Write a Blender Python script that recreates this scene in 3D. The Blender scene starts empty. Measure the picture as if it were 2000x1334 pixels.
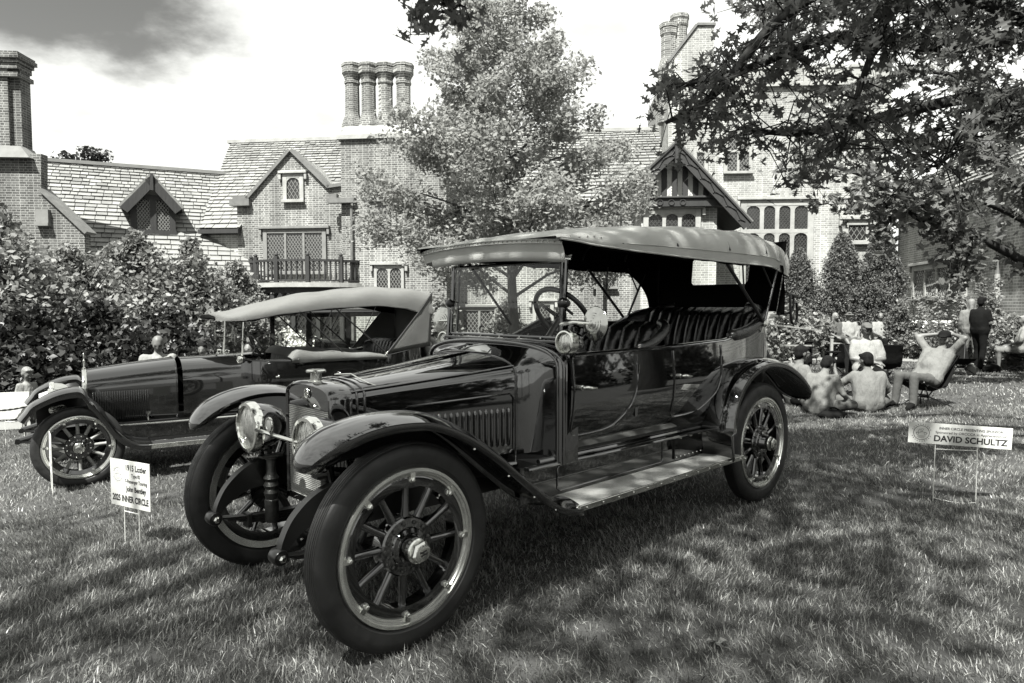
import bpy, math, random
import numpy as np
from mathutils import Vector, Matrix
random.seed(7); rng = np.random.default_rng(7)
PI = math.pi; R_ = math.radians
sc = bpy.context.scene
COL = sc.collection
# ---------------------------------------------------------------- camera
FPX, CAMH, PIT = 1333.3, 1.555, 0.0534
cd = bpy.data.cameras.new('camera'); cam = bpy.data.objects.new('camera', cd); COL.objects.link(cam)
cd.lens = 24; cd.sensor_width = 36; cd.clip_end = 3000; cd.clip_start = 0.05
cam.location = (0, 0, CAMH); cam.rotation_euler = (PI/2 - PIT, 0, 0)
cd.dof.use_dof = True; cd.dof.focus_distance = 4.6; cd.dof.aperture_fstop = 9.0
sc.camera = cam
# ---------------------------------------------------------------- light
SUN = Vector((-0.42, -0.907, 0)).normalized() * math.cos(R_(58)) + Vector((0, 0, math.sin(R_(58))))
TINT = (0.992, 1.0, 0.955)
sl = bpy.data.lights.new('sun', 'SUN'); sl.energy = 5.0; sl.angle = R_(0.7); sl.color = (1.0, 0.995, 0.955)
so = bpy.data.objects.new('sun', sl); COL.objects.link(so)
so.rotation_euler = SUN.to_track_quat('Z', 'Y').to_euler(); so.location = SUN*40
w = bpy.data.worlds.new('World'); sc.world = w; w.use_nodes = True
nt = w.node_tree; nt.nodes.clear()
def N(nt, t, **k):
    n = nt.nodes.new(t)
    for a, b in k.items(): setattr(n, a, b)
    return n
def LK(nt, a, b): nt.links.new(a, b)
def world_sky():
    out = N(nt, 'ShaderNodeOutputWorld'); bg = N(nt, 'ShaderNodeBackground'); bg.inputs[1].default_value = 0.1
    sky = N(nt, 'ShaderNodeTexSky'); sky.sky_type = 'NISHITA'; sky.sun_disc = False
    sky.sun_elevation = R_(58); sky.sun_rotation = math.atan2(SUN.x, SUN.y)
    sep = N(nt, 'ShaderNodeSeparateColor'); LK(nt, sky.outputs[0], sep.inputs[0])
    tc = N(nt, 'ShaderNodeTexCoord'); sx = N(nt, 'ShaderNodeSeparateXYZ'); LK(nt, tc.outputs['Generated'], sx.inputs[0])
    # cloud deck: the view vector cut by a flat layer
    zz = N(nt, 'ShaderNodeMath', operation='MAXIMUM'); LK(nt, sx.outputs[2], zz.inputs[0]); zz.inputs[1].default_value = 0.0
    za = N(nt, 'ShaderNodeMath', operation='ADD'); LK(nt, zz.outputs[0], za.inputs[0]); za.inputs[1].default_value = 0.22
    dv = N(nt, 'ShaderNodeVectorMath', operation='DIVIDE'); LK(nt, tc.outputs['Generated'], dv.inputs[0])
    cb = N(nt, 'ShaderNodeCombineXYZ')
    for i in range(3): LK(nt, za.outputs[0], cb.inputs[i])
    LK(nt, cb.outputs[0], dv.inputs[1])
    mp = N(nt, 'ShaderNodeMapping'); LK(nt, dv.outputs[0], mp.inputs[0]); mp.inputs['Location'].default_value = (0.62, 0.35, 0.0); mp.inputs['Scale'].default_value = (1, 1, 0.55)
    n1 = N(nt, 'ShaderNodeTexNoise'); LK(nt, mp.outputs[0], n1.inputs['Vector']); n1.inputs['Scale'].default_value = 1.35; n1.inputs['Detail'].default_value = 8; n1.inputs['Roughness'].default_value = 0.58
    # one gap of clear sky where the photograph shows it, the noise makes the others
    g = N(nt, 'ShaderNodeVectorMath', operation='DISTANCE'); LK(nt, dv.outputs[0], g.inputs[0]); g.inputs[1].default_value = (-0.98, 1.27, 0.66)
    gm = N(nt, 'ShaderNodeMapRange'); LK(nt, g.outputs['Value'], gm.inputs[0]); gm.inputs[1].default_value = 0.05; gm.inputs[2].default_value = 0.54; gm.inputs[3].default_value = -0.46; gm.inputs[4].default_value = 0.0
    ad = N(nt, 'ShaderNodeMath', operation='ADD'); LK(nt, n1.outputs[0], ad.inputs[0]); LK(nt, gm.outputs[0], ad.inputs[1])
    cr = N(nt, 'ShaderNodeMapRange', interpolation_type='SMOOTHSTEP'); LK(nt, ad.outputs[0], cr.inputs[0]); cr.inputs[1].default_value = 0.22; cr.inputs[2].default_value = 0.44
    n2 = N(nt, 'ShaderNodeTexNoise'); LK(nt, mp.outputs[0], n2.inputs['Vector']); n2.inputs['Scale'].default_value = 4.5; n2.inputs['Detail'].default_value = 6
    cv = N(nt, 'ShaderNodeMapRange'); LK(nt, n2.outputs[0], cv.inputs[0]); cv.inputs[1].default_value = .3; cv.inputs[2].default_value = .7; cv.inputs[3].default_value = 2.9; cv.inputs[4].default_value = 4.2
    mx = N(nt, 'ShaderNodeMix', data_type='FLOAT'); LK(nt, cr.outputs[0], mx.inputs[0]); rf = N(nt, 'ShaderNodeMath', operation='MULTIPLY'); rf.inputs[1].default_value = .5; LK(nt, sep.outputs[0], rf.inputs[0]); LK(nt, rf.outputs[0], mx.inputs[2]); LK(nt, cv.outputs[0], mx.inputs[3])
    cc = N(nt, 'ShaderNodeVectorMath', operation='SCALE'); cc.inputs[0].default_value = TINT; LK(nt, mx.outputs[0], cc.inputs['Scale'])
    LK(nt, cc.outputs[0], bg.inputs[0]); LK(nt, bg.outputs[0], out.inputs[0])
world_sky()
vs = sc.view_settings; vs.view_transform = 'Standard'; vs.look = 'None'; vs.exposure = 1.8; vs.gamma = 1.0; vs.use_curve_mapping = False
sc.cycles.max_bounces = 6; sc.cycles.transparent_max_bounces = 8; sc.cycles.caustics_reflective = False; sc.cycles.caustics_refractive = False
# ---------------------------------------------------------------- pixel helpers (survey of the photograph, 2000 x 1334)
_c, _s = math.cos(PIT), math.sin(PIT)
EYE = Vector((0, 0, CAMH))
def ray(px, py):
    a = (px-1000)/FPX; b = (667-py)/FPX
    return Vector((a, _c + b*_s, -_s + b*_c))
def at(px, py, Y):
    d = ray(px, py); return EYE + d*(Y/d.y)
def gz(x, y):
    s = -.811*x + .585*y
    t = np.clip((s-3.8)/3.6, 0, 1)
    return -.357*t*t*(3-2*t)
def ground(px, py):
    d = ray(px, py); t = 1.0
    t = -CAMH/d.z
    for i in range(12):
        p = EYE + d*t; t = (float(gz(p.x, p.y)) - CAMH)/d.z
    return EYE + d*t
def G(x, y): return Vector((x, y, float(gz(x, y))))
# ---------------------------------------------------------------- materials
def tint(g): return (g*TINT[0], g*TINT[1], g*TINT[2], 1)
def principled(name):
    m = bpy.data.materials.new(name); m.use_nodes = True
    return m, m.node_tree, m.node_tree.nodes['Principled BSDF'], m.node_tree.nodes['Material Output']
def mat(name, g, rough=.5, metal=0., var=0., vs=6., bump=0., bs=40., bd=.02, coat=0., spec=.5, stretch=None, rvar=0., island=0., coords='Object'):
    m, t, b, o = principled(name)
    b.inputs['Base Color'].default_value = tint(g); b.inputs['Roughness'].default_value = rough; b.inputs['Metallic'].default_value = metal
    b.inputs['Specular IOR Level'].default_value = spec; b.inputs['Coat Weight'].default_value = coat; b.inputs['Coat Roughness'].default_value = .03
    tc = N(t, 'ShaderNodeTexCoord'); vec = tc.outputs[coords]
    if stretch:
        mp = N(t, 'ShaderNodeMapping'); mp.inputs['Scale'].default_value = stretch; LK(t, vec, mp.inputs[0]); vec = mp.outputs[0]
    if var or island:
        val = None
        if var:
            n = N(t, 'ShaderNodeTexNoise'); n.inputs['Scale'].default_value = vs; n.inputs['Detail'].default_value = 6; n.inputs['Roughness'].default_value = .6; LK(t, vec, n.inputs['Vector'])
            r = N(t, 'ShaderNodeMapRange'); r.inputs[1].default_value = .25; r.inputs[2].default_value = .75; r.inputs[3].default_value = 1-var; r.inputs[4].default_value = 1+var; LK(t, n.outputs[0], r.inputs[0]); val = r.outputs[0]
        if island:
            gi = N(t, 'ShaderNodeNewGeometry'); r2 = N(t, 'ShaderNodeMapRange'); r2.inputs[3].default_value = 1-island; r2.inputs[4].default_value = 1+island; LK(t, gi.outputs['Random Per Island'], r2.inputs[0])
            if val is None: val = r2.outputs[0]
            else:
                mu = N(t, 'ShaderNodeMath', operation='MULTIPLY'); LK(t, val, mu.inputs[0]); LK(t, r2.outputs[0], mu.inputs[1]); val = mu.outputs[0]
        sv = N(t, 'ShaderNodeVectorMath', operation='SCALE'); sv.inputs[0].default_value = tint(g)[:3]; LK(t, val, sv.inputs['Scale']); LK(t, sv.outputs[0], b.inputs['Base Color'])
    if rvar:
        n = N(t, 'ShaderNodeTexNoise'); n.inputs['Scale'].default_value = vs*1.7; n.inputs['Detail'].default_value = 5; LK(t, vec, n.inputs['Vector'])
        r = N(t, 'ShaderNodeMapRange'); r.inputs[1].default_value = .3; r.inputs[2].default_value = .7; r.inputs[3].default_value = max(.01, rough-rvar); r.inputs[4].default_value = rough+rvar; LK(t, n.outputs[0], r.inputs[0]); LK(t, r.outputs[0], b.inputs['Roughness'])
    if bump:
        n = N(t, 'ShaderNodeTexNoise'); n.inputs['Scale'].default_value = bs; n.inputs['Detail'].default_value = 5; LK(t, vec, n.inputs['Vector'])
        bp = N(t, 'ShaderNodeBump'); bp.inputs['Strength'].default_value = bump; bp.inputs['Distance'].default_value = bd; LK(t, n.outputs[0], bp.inputs['Height']); LK(t, bp.outputs[0], b.inputs['Normal'])
    return m
def leafmat(name, g, tr=.35, island=.35, rough=.45, trg=None):
    m, t, b, o = principled(name)
    gi = N(t, 'ShaderNodeNewGeometry'); r = N(t, 'ShaderNodeMapRange'); r.inputs[3].default_value = 1-island; r.inputs[4].default_value = 1+island; LK(t, gi.outputs['Random Per Island'], r.inputs[0])
    sv = N(t, 'ShaderNodeVectorMath', operation='SCALE'); sv.inputs[0].default_value = tint(g)[:3]; LK(t, r.outputs[0], sv.inputs['Scale']); LK(t, sv.outputs[0], b.inputs['Base Color'])
    b.inputs['Roughness'].default_value = rough; b.inputs['Specular IOR Level'].default_value = .4
    tl = N(t, 'ShaderNodeBsdfTranslucent'); s2 = N(t, 'ShaderNodeVectorMath', operation='SCALE'); s2.inputs[0].default_value = tint(trg or g*1.3)[:3]; LK(t, r.outputs[0], s2.inputs['Scale']); LK(t, s2.outputs[0], tl.inputs[0])
    mx = N(t, 'ShaderNodeMixShader'); mx.inputs[0].default_value = tr; LK(t, b.outputs[0], mx.inputs[1]); LK(t, tl.outputs[0], mx.inputs[2]); LK(t, mx.outputs[0], o.inputs[0])
    return m
def brickmat(name, c1, c2, mortar, var=.3):
    m, t, b, o = principled(name)
    tc = N(t, 'ShaderNodeTexCoord'); s = N(t, 'ShaderNodeSeparateXYZ'); LK(t, tc.outputs['Object'], s.inputs[0])
    ad = N(t, 'ShaderNodeMath', operation='ADD'); LK(t, s.outputs[0], ad.inputs[0]); LK(t, s.outputs[1], ad.inputs[1])
    cb = N(t, 'ShaderNodeCombineXYZ'); LK(t, ad.outputs[0], cb.inputs[0]); LK(t, s.outputs[2], cb.inputs[1])
    # Flemish-like: two brick layers of different length mixed by noise
    br = N(t, 'ShaderNodeTexBrick'); LK(t, cb.outputs[0], br.inputs['Vector'])
    br.inputs['Color1'].default_value = tint(c1); br.inputs['Color2'].default_value = tint(c2); br.inputs['Mortar'].default_value = tint(mortar)
    br.inputs['Scale'].default_value = 1; br.inputs['Mortar Size'].default_value = .0085; br.inputs['Mortar Smooth'].default_value = .2; br.inputs['Bias'].default_value = .1
    br.inputs['Brick Width'].default_value = .215; br.inputs['Row Height'].default_value = .078; br.offset = .5; br.squash = .62; br.squash_frequency = 2
    n = N(t, 'ShaderNodeTexNoise'); n.inputs['Scale'].default_value = .7; n.inputs['Detail'].default_value = 8; n.inputs['Roughness'].default_value = .7; LK(t, tc.outputs['Object'], n.inputs['Vector'])
    r = N(t, 'ShaderNodeMapRange'); r.inputs[1].default_value = .3; r.inputs[2].default_value = .7; r.inputs[3].default_value = 1-var; r.inputs[4].default_value = 1+var; LK(t, n.outputs[0], r.inputs[0])
    mp2 = N(t, 'ShaderNodeMapping'); mp2.inputs['Scale'].default_value = (1.6, 1.6, .16); LK(t, tc.outputs['Object'], mp2.inputs[0]); n3 = N(t, 'ShaderNodeTexNoise'); n3.inputs['Scale'].default_value = 1.; n3.inputs['Detail'].default_value = 7; LK(t, mp2.outputs[0], n3.inputs['Vector'])
    r3 = N(t, 'ShaderNodeMapRange'); r3.inputs[1].default_value = .35; r3.inputs[2].default_value = .65; r3.inputs[3].default_value = .72; r3.inputs[4].default_value = 1.15; LK(t, n3.outputs[0], r3.inputs[0]); mq = N(t, 'ShaderNodeMath', operation='MULTIPLY'); LK(t, r.outputs[0], mq.inputs[0]); LK(t, r3.outputs[0], mq.inputs[1]); r = mq
    sv = N(t, 'ShaderNodeVectorMath', operation='SCALE'); LK(t, br.outputs['Color'], sv.inputs[0]); LK(t, r.outputs[0], sv.inputs['Scale']); LK(t, sv.outputs[0], b.inputs['Base Color'])
    b.inputs['Roughness'].default_value = .9; b.inputs['Specular IOR Level'].default_value = .2
    bp = N(t, 'ShaderNodeBump'); bp.invert = True; bp.inputs['Strength'].default_value = .6; bp.inputs['Distance'].default_value = .012; LK(t, br.outputs['Fac'], bp.inputs['Height']); LK(t, bp.outputs[0], b.inputs['Normal'])
    return m
def glassmat(name, g=.02, alpha_like=True):
    m, t, b, o = principled(name)
    gl = N(t, 'ShaderNodeBsdfGlossy'); gl.inputs['Roughness'].default_value = .0; tr = N(t, 'ShaderNodeBsdfTransparent'); tr.inputs[0].default_value = (.93, .94, .92, 1)
    lw = N(t, 'ShaderNodeLayerWeight'); pw = N(t, 'ShaderNodeMath', operation='POWER'); LK(t, lw.outputs['Facing'], pw.inputs[0]); pw.inputs[1].default_value = 4.5
    fr = N(t, 'ShaderNodeMath', operation='MULTIPLY_ADD'); LK(t, pw.outputs[0], fr.inputs[0]); fr.inputs[1].default_value = .9; fr.inputs[2].default_value = .045; mx = N(t, 'ShaderNodeMixShader')
    LK(t, fr.outputs[0], mx.inputs[0]); LK(t, tr.outputs[0], mx.inputs[1]); LK(t, gl.outputs[0], mx.inputs[2]); LK(t, mx.outputs[0], o.inputs[0])
    return m
M = {}
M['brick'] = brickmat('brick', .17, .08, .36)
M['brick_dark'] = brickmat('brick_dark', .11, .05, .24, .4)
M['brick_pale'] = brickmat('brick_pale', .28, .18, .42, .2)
M['stone'] = mat('stone', .26, .85, var=.25, vs=3, bump=.3, bs=30, spec=.2)
M['slate'] = mat('slate', .15, .75, var=.3, vs=1.6, island=.24, bump=.35, bs=14, spec=.3, coords='Object')
M['slate_under'] = mat('slate_under', .02, .9)
M['timber'] = mat('timber', .014, .7, var=.4, vs=9, stretch=(1, 1, .15), bump=.4, bs=25)
M['timber_stone'] = mat('timber_stone', .14, .85, var=.2, vs=4)
M['render_wall'] = mat('render_wall', .42, .9, var=.12, vs=5)
M['winglass'] = mat('winglass', .02, .06, var=.7, vs=2.2, spec=.7, bump=.15, bs=2.5)
M['lead'] = mat('lead', .16, .5, metal=.0, spec=.5)
M['lead_dark'] = mat('lead_dark', .045, .5)
M['copper'] = mat('copper', .10, .6, var=.3, vs=5)
M['paint'] = mat('paint', .0035, .045, coat=1., rvar=.015, vs=3, spec=.55); M['paint'].node_tree.nodes['Principled BSDF'].inputs['Coat IOR'].default_value = 1.8
M['paint2'] = mat('paint2', .004, .055, coat=1., rvar=.02, vs=3, spec=.5); M['paint2'].node_tree.nodes['Principled BSDF'].inputs['Coat IOR'].default_value = 1.65
M['satin'] = mat('satin', .006, .3, spec=.5)
M['matte_black'] = mat('matte_black', .006, .7, var=.3, vs=8)
M['rubber'] = mat('rubber', .008, .55, var=.35, vs=12, rvar=.12, bump=.06, bs=60)
M['nickel'] = mat('nickel', .62, .16, metal=1, var=.1, vs=20, rvar=.06)
M['mirror'] = mat('mirror', .42, .12, metal=1, var=.1, vs=12)
M['chrome'] = mat('chrome', .75, .05, metal=1)
M['rimsteel'] = mat('rimsteel', .58, .27, metal=.9, var=.2, vs=15)
M['steel_dark'] = mat('steel_dark', .05, .35, metal=.7, var=.4, vs=25, bump=.2, bs=60)
M['fin'] = mat('fin', .34, .5, metal=.3)
M['reflector'] = mat('reflector', .80, .12, metal=1)
M['canvas'] = mat('canvas', .5, .92, var=.14, vs=2.5, bump=.5, bs=500, spec=.15)
M['canvas2'] = mat('canvas2', .12, .9, var=.12, vs=2.5, bump=.5, bs=500, spec=.15)
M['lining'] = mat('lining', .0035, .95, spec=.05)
M['leather'] = mat('leather', .006, .19, var=.3, vs=9, rvar=.08, bump=.25, bs=70, spec=.6)
M['leather_light'] = mat('leather_light', .12, .45, var=.2, vs=9, bump=.2, bs=60)
M['mat_rubber'] = mat('mat_rubber', .28, .8, var=.25, vs=140, bump=.5, bs=260, spec=.25)
M['wood_spoke'] = mat('wood_spoke', .22, .5, var=.25, vs=14, spec=.4)
M['glass'] = glassmat('glass')
M['lens'] = mat('lens', .5, .14, metal=.9, var=.3, vs=18, stretch=(1, 1, .12), bump=.9, bs=55)
M['white_sign'] = mat('white_sign', .52, .55, var=.03, vs=3)
M['ink'] = mat('ink', .012, .6)
M['ink_grey'] = mat('ink_grey', .12, .6)
M['wire'] = mat('wire', .6, .45)
M['white_cloth'] = mat('white_cloth', .18, .9, var=.12, vs=6, bump=1., bs=9, bd=.05, stretch=(1, 1, .4), spec=.1)
M['pale_cloth'] = mat('pale_cloth', .115, .9, var=.16, vs=6, bump=1., bs=9, bd=.05, stretch=(1, 1, .4), spec=.1)
M['grey_cloth'] = mat('grey_cloth', .06, .9, var=.15, vs=10, bump=.5, bs=14, spec=.1)
M['dark_cloth'] = mat('dark_cloth', .005, .95, var=.2, vs=10, bump=.4, bs=16, spec=.1)
M['mid_cloth'] = mat('mid_cloth', .075, .9, var=.2, vs=10, bump=.4, bs=16, spec=.1)
M['skin'] = mat('skin', .10, .55, var=.08, vs=12, spec=.35)
M['hair_dark'] = mat('hair_dark', .005, .85, spec=.12, var=.5, vs=30, stretch=(1, 1, .2), bump=.7, bs=70)
M['hair_light'] = mat('hair_light', .13, .6, var=.3, vs=30, bump=.6, bs=60)
M['bench_wood'] = mat('bench_wood', .22, .7, var=.2, vs=8, bump=.2, bs=30)
M['pale_board'] = mat('pale_board', .62, .6, var=.05, vs=4)
M['bark'] = mat('bark', .075, .9, var=.5, vs=9, stretch=(1, 1, .3), bump=1., bs=22, spec=.15)
M['bark_dark'] = mat('bark_dark', .022, .9, var=.5, vs=9, stretch=(1, 1, .3), bump=1., bs=22, spec=.15)
M['leaf_mid'] = leafmat('leaf_mid', .21, .45, .3, .7, trg=.33)
M['leaf_oak'] = leafmat('leaf_oak', .065, .42, .45, .55, trg=.12)
M['leaf_maple'] = leafmat('leaf_maple', .12, .45, .45, trg=.20)
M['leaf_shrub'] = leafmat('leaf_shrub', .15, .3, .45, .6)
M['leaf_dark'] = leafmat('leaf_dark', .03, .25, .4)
M['leaf_cedar'] = leafmat('leaf_cedar', .09, .3, .45, .65)
M['leaf_bright'] = leafmat('leaf_bright', .16, .35, .4)
M['flower'] = leafmat('flower', .5, .2, .2)
M['grass'] = leafmat('grass', .165, .38, .7, .36, trg=.2)
for nd in M['grass'].node_tree.nodes:      # a few pale blades among many dark ones
    if nd.bl_idname == 'ShaderNodeMapRange':
        t_ = M['grass'].node_tree; src = nd.inputs[0].links[0].from_socket; pw_ = N(t_, 'ShaderNodeMath', operation='POWER'); pw_.inputs[1].default_value = 2.6; LK(t_, src, pw_.inputs[0]); LK(t_, pw_.outputs[0], nd.inputs[0]); nd.inputs[3].default_value = .42; nd.inputs[4].default_value = 2.6
M['soil'] = mat('soil', .03, .95, var=.5, vs=3, bump=.8, bs=30)
M['path'] = mat('path', .16, .9, var=.15, vs=2, bump=.4, bs=40)
# ---------------------------------------------------------------- mesh builder
class MB:
    def __init__(s): s.v = []; s.f = []
    def add(s, v, f):
        o = len(s.v); s.v += [tuple(p) for p in v]; s.f += [tuple(i+o for i in q) for q in f]
    def box(s, c, d, R=None):
        c = Vector(c); h = [x/2 for x in d]; P = []
        for x in (-1, 1):
            for y in (-1, 1):
                for z in (-1, 1):
                    p = Vector((x*h[0], y*h[1], z*h[2]))
                    if R is not None: p = R @ p
                    P.append(c+p)
        s.add(P, [(0, 1, 3, 2), (4, 6, 7, 5), (0, 4, 5, 1), (2, 3, 7, 6), (0, 2, 6, 4), (1, 5, 7, 3)])
    def b6(s, x0, x1, y0, y1, z0, z1): s.box(((x0+x1)/2, (y0+y1)/2, (z0+z1)/2), (abs(x1-x0), abs(y1-y0), abs(z1-z0)))
    def loft(s, rings, closed=True, caps=True, loop=False):
        n = len(rings[0]); V = [p for r in rings for p in r]; F = []
        m = len(rings)
        for i in range(m if loop else m-1):
            a = i*n; b = ((i+1) % m)*n
            for j in range(n if closed else n-1):
                k = (j+1) % n; F.append((a+j, a+k, b+k, b+j))
        if caps and closed and not loop: F.append(tuple(range(n-1, -1, -1))); F.append(tuple(range((m-1)*n, m*n)))
        s.add(V, F)
    def tube(s, pts, r, n=8, caps=True, flat=1.):
        pts = [Vector(p) for p in pts]; rs = r if isinstance(r, (list, tuple)) else [r]*len(pts)
        rings = []; up = None
        for i, p in enumerate(pts):
            t = (pts[min(i+1, len(pts)-1)] - pts[max(i-1, 0)])
            if t.length < 1e-9: t = Vector((0, 0, 1))
            t.normalize()
            if up is None: up = Vector((0, 0, 1)) if abs(t.z) < .9 else Vector((1, 0, 0))
            a = t.cross(up)
            if a.length < 1e-6: a = t.cross(Vector((0, 1, 0)))
            a.normalize(); b = a.cross(t).normalized(); up = b
            rings.append([p + (a*math.cos(q) + b*math.sin(q)*flat)*rs[i] for q in [2*PI*k/n for k in range(n)]])
        s.loft(rings, True, caps)
    def bar(s, a, b, w, h=None, up=(0, 0, 1)):
        a = Vector(a); b = Vector(b); t = (b-a); L = t.length; t.normalize(); h = h or w
        u = Vector(up); x = t.cross(u)
        if x.length < 1e-5: x = t.cross(Vector((1, 0, 0)))
        x.normalize(); y = x.cross(t)
        R = Matrix((t, x, y)).transposed(); s.box((a+b)/2, (L, w, h), R)
    def lathe(s, prof, n=24, M=None, caps=True):
        rings = []
        for r, z in prof:
            ring = [Vector((max(r, 1e-4)*math.cos(2*PI*k/n), max(r, 1e-4)*math.sin(2*PI*k/n), z)) for k in range(n)]
            rings.append([M @ p for p in ring] if M is not None else ring)
        s.loft(rings, True, caps)
    def torus(s, Rr, r, n=36, k=10, M=None, flat=1.):
        rings = []
        for i in range(n):
            a = 2*PI*i/n
            ring = [Vector(((Rr+r*math.cos(q))*math.cos(a), (Rr+r*math.cos(q))*math.sin(a), r*flat*math.sin(q))) for q in [2*PI*j/k for j in range(k)]]
            rings.append([M @ p for p in ring] if M is not None else ring)
        s.loft(rings, True, False, loop=True)
    def sphere(s, c, r, n=12, m=8, R=None):
        if not isinstance(r, (tuple, list)): r = (r, r, r)
        c = Vector(c); rings = []
        for i in range(1, m):
            a = PI*i/m; ring = []
            for k in range(n):
                p = Vector((r[0]*math.sin(a)*math.cos(2*PI*k/n), r[1]*math.sin(a)*math.sin(2*PI*k/n), -r[2]*math.cos(a)))
                ring.append(c + (R @ p if R is not None else p))
            rings.append(ring)
        o = len(s.v); s.loft(rings, True, False); top = Vector((0, 0, r[2]))
        if R is not None: top = R @ top
        s.v += [tuple(c-top), tuple(c+top)]; e = o+(m-2)*n
        for k in range(n): s.f.append((o+(k+1) % n, o+k, len(s.v)-2)); s.f.append((e+k, e+(k+1) % n, len(s.v)-1))
    def prism(s, pts, d):
        d = Vector(d); P = [Vector(p) for p in pts]; n = len(P)
        s.add(P + [p+d for p in P], [tuple(range(n-1, -1, -1)), tuple(range(n, 2*n))] + [(i, (i+1) % n, (i+1) % n+n, i+n) for i in range(n)])
    def grid(s, fn, nu, nv):
        V = [fn(i/nu, j/nv) for i in range(nu+1) for j in range(nv+1)]
        s.add(V, [(i*(nv+1)+j, (i+1)*(nv+1)+j, (i+1)*(nv+1)+j+1, i*(nv+1)+j+1) for i in range(nu) for j in range(nv)])
    def obj(s, name, m, parent=None, smooth=35, fix=True, solid=0., bevel=0., label=None, subd=0):
        me = bpy.data.meshes.new(name); me.from_pydata(s.v, [], s.f); me.validate()
        if fix:
            import bmesh
            bm = bmesh.new(); bm.from_mesh(me); bmesh.ops.recalc_face_normals(bm, faces=bm.faces); bm.to_mesh(me); bm.free()
        me.materials.append(M[m] if isinstance(m, str) else m)
        if smooth:
            me.shade_smooth()
            if smooth < 180: me.set_sharp_from_angle(angle=R_(smooth))
        o = bpy.data.objects.new(name, me); COL.objects.link(o)
        if parent is not None: o.parent = parent
        if bevel:
            b = o.modifiers.new('bevel', 'BEVEL'); b.width = bevel; b.segments = 2; b.limit_method = 'ANGLE'
        if subd:
            b = o.modifiers.new('sub', 'SUBSURF'); b.levels = subd; b.render_levels = subd
        if solid:
            b = o.modifiers.new('solid', 'SOLIDIFY'); b.thickness = solid; b.offset = 0
        if label: o['label'] = label
        return o
def tag(o, label, cat, group=None):
    o['label'] = label; o['category'] = cat
    if group: o['group'] = group
    return o
def thing(name, label, cat, loc=(0, 0, 0), rz=0, group=None):
    o = bpy.data.objects.new(name, None); COL.objects.link(o); o.location = loc; o.rotation_euler = (0, 0, rz); o.empty_display_size = .1
    return tag(o, label, cat, group)
def copy_tree(o, parent=None):
    c = o.copy(); COL.objects.link(c)
    if parent is not None: c.parent = parent
    for ch in list(o.children): copy_tree(ch, c)
    return c
def struct(o): o['kind'] = 'structure'; return o
def stuff(o): o['kind'] = 'stuff'; return o
def fastmesh(name, V, F, mt, parent=None, smooth=False):
    """V (n,3) array, F (m,k) int array of equal-sized faces"""
    me = bpy.data.meshes.new(name); n = len(V); m, k = F.shape
    me.vertices.add(n); me.vertices.foreach_set('co', np.ascontiguousarray(V, dtype=np.float32).ravel())
    me.loops.add(m*k); me.loops.foreach_set('vertex_index', np.ascontiguousarray(F, dtype=np.int32).ravel())
    me.polygons.add(m); me.polygons.foreach_set('loop_start', np.arange(0, m*k, k, dtype=np.int32))
    try: me.polygons.foreach_set('loop_total', np.full(m, k, dtype=np.int32))
    except Exception: pass
    me.update(calc_edges=True); me.materials.append(M[mt])
    if smooth: me.shade_smooth()
    o = bpy.data.objects.new(name, me); COL.objects.link(o)
    if parent is not None: o.parent = parent
    return o
def ry90(): return Matrix.Rotation(PI/2, 4, 'Y')
def bez(P, n=24):
    """Catmull-Rom through points"""
    P = [Vector(p) for p in P]; out = []
    for i in range(len(P)-1):
        p0 = P[max(i-1, 0)]; p1 = P[i]; p2 = P[i+1]; p3 = P[min(i+2, len(P)-1)]
        for k in range(n):
            t = k/n; out.append(.5*((2*p1)+(p2-p0)*t+(2*p0-5*p1+4*p2-p3)*t*t+(3*p1-p0-3*p2+p3)*t**3))
    out.append(P[-1]); return out
# ================================================================= SETTING: ground, path
def terrain():
    xs = np.concatenate([np.linspace(-400, -32, 10), np.linspace(-30, 30, 121), np.linspace(32, 400, 10)])
    ys = np.concatenate([np.linspace(-300, -12, 8), np.linspace(-10, 40, 101), np.linspace(45, 700, 12)])
    X, Y = np.meshgrid(xs, ys, indexing='ij'); Z = gz(X, Y)
    V = np.stack([X, Y, Z], -1).reshape(-1, 3); nx, ny = len(xs), len(ys)
    I = np.arange(nx*ny).reshape(nx, ny)
    F = np.stack([I[:-1, :-1], I[1:, :-1], I[1:, 1:], I[:-1, 1:]], -1).reshape(-1, 4)
    struct(fastmesh('ground', V, F, 'soil', smooth=True))
terrain()
def strip(name, A, B, wid, mt, lift=.012):
    mb = MB(); n = len(A); L = []
    pts = bez([Vector((a[0], a[1], 0)) for a in A], 8); V = []; F = []
    for i, p in enumerate(pts):
        t = (pts[min(i+1, len(pts)-1)]-pts[max(i-1, 0)]); t.z = 0; t.normalize(); q = Vector((-t.y, t.x, 0))
        for s in (-.5, .5):
            v = p+q*wid*s; V.append((v.x, v.y, float(gz(v.x, v.y))+lift))
    for i in range(len(pts)-1): F.append((2*i, 2*i+1, 2*i+3, 2*i+2))
    mb.add(V, F); return struct(mb.obj(name, mt, smooth=0))
PATHL = [(-16, 21.3), (-4, 21.2), (4, 20.9), (10, 19.9), (13.5, 17.6), (17, 15)]
strip('path', PATHL, None, 1.5, 'path')
PATH2 = [(-26, 9.5), (-12, 10.8), (-8.0, 11.4), (-5, 13.2), (-3, 16), (-2, 20)]
strip('driveway', PATH2, None, 2.2, 'path')
def dist_poly(X, Y, P):
    d = np.full(X.shape, 1e9); pts = bez([Vector((a[0], a[1], 0)) for a in P], 6)
    for a, b in zip(pts[:-1], pts[1:]):
        ab = np.array([b.x-a.x, b.y-a.y]); t = np.clip(((X-a.x)*ab[0]+(Y-a.y)*ab[1])/(ab@ab), 0, 1)
        d = np.minimum(d, np.hypot(X-a.x-t*ab[0], Y-a.y-t*ab[1]))
    return d
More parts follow.
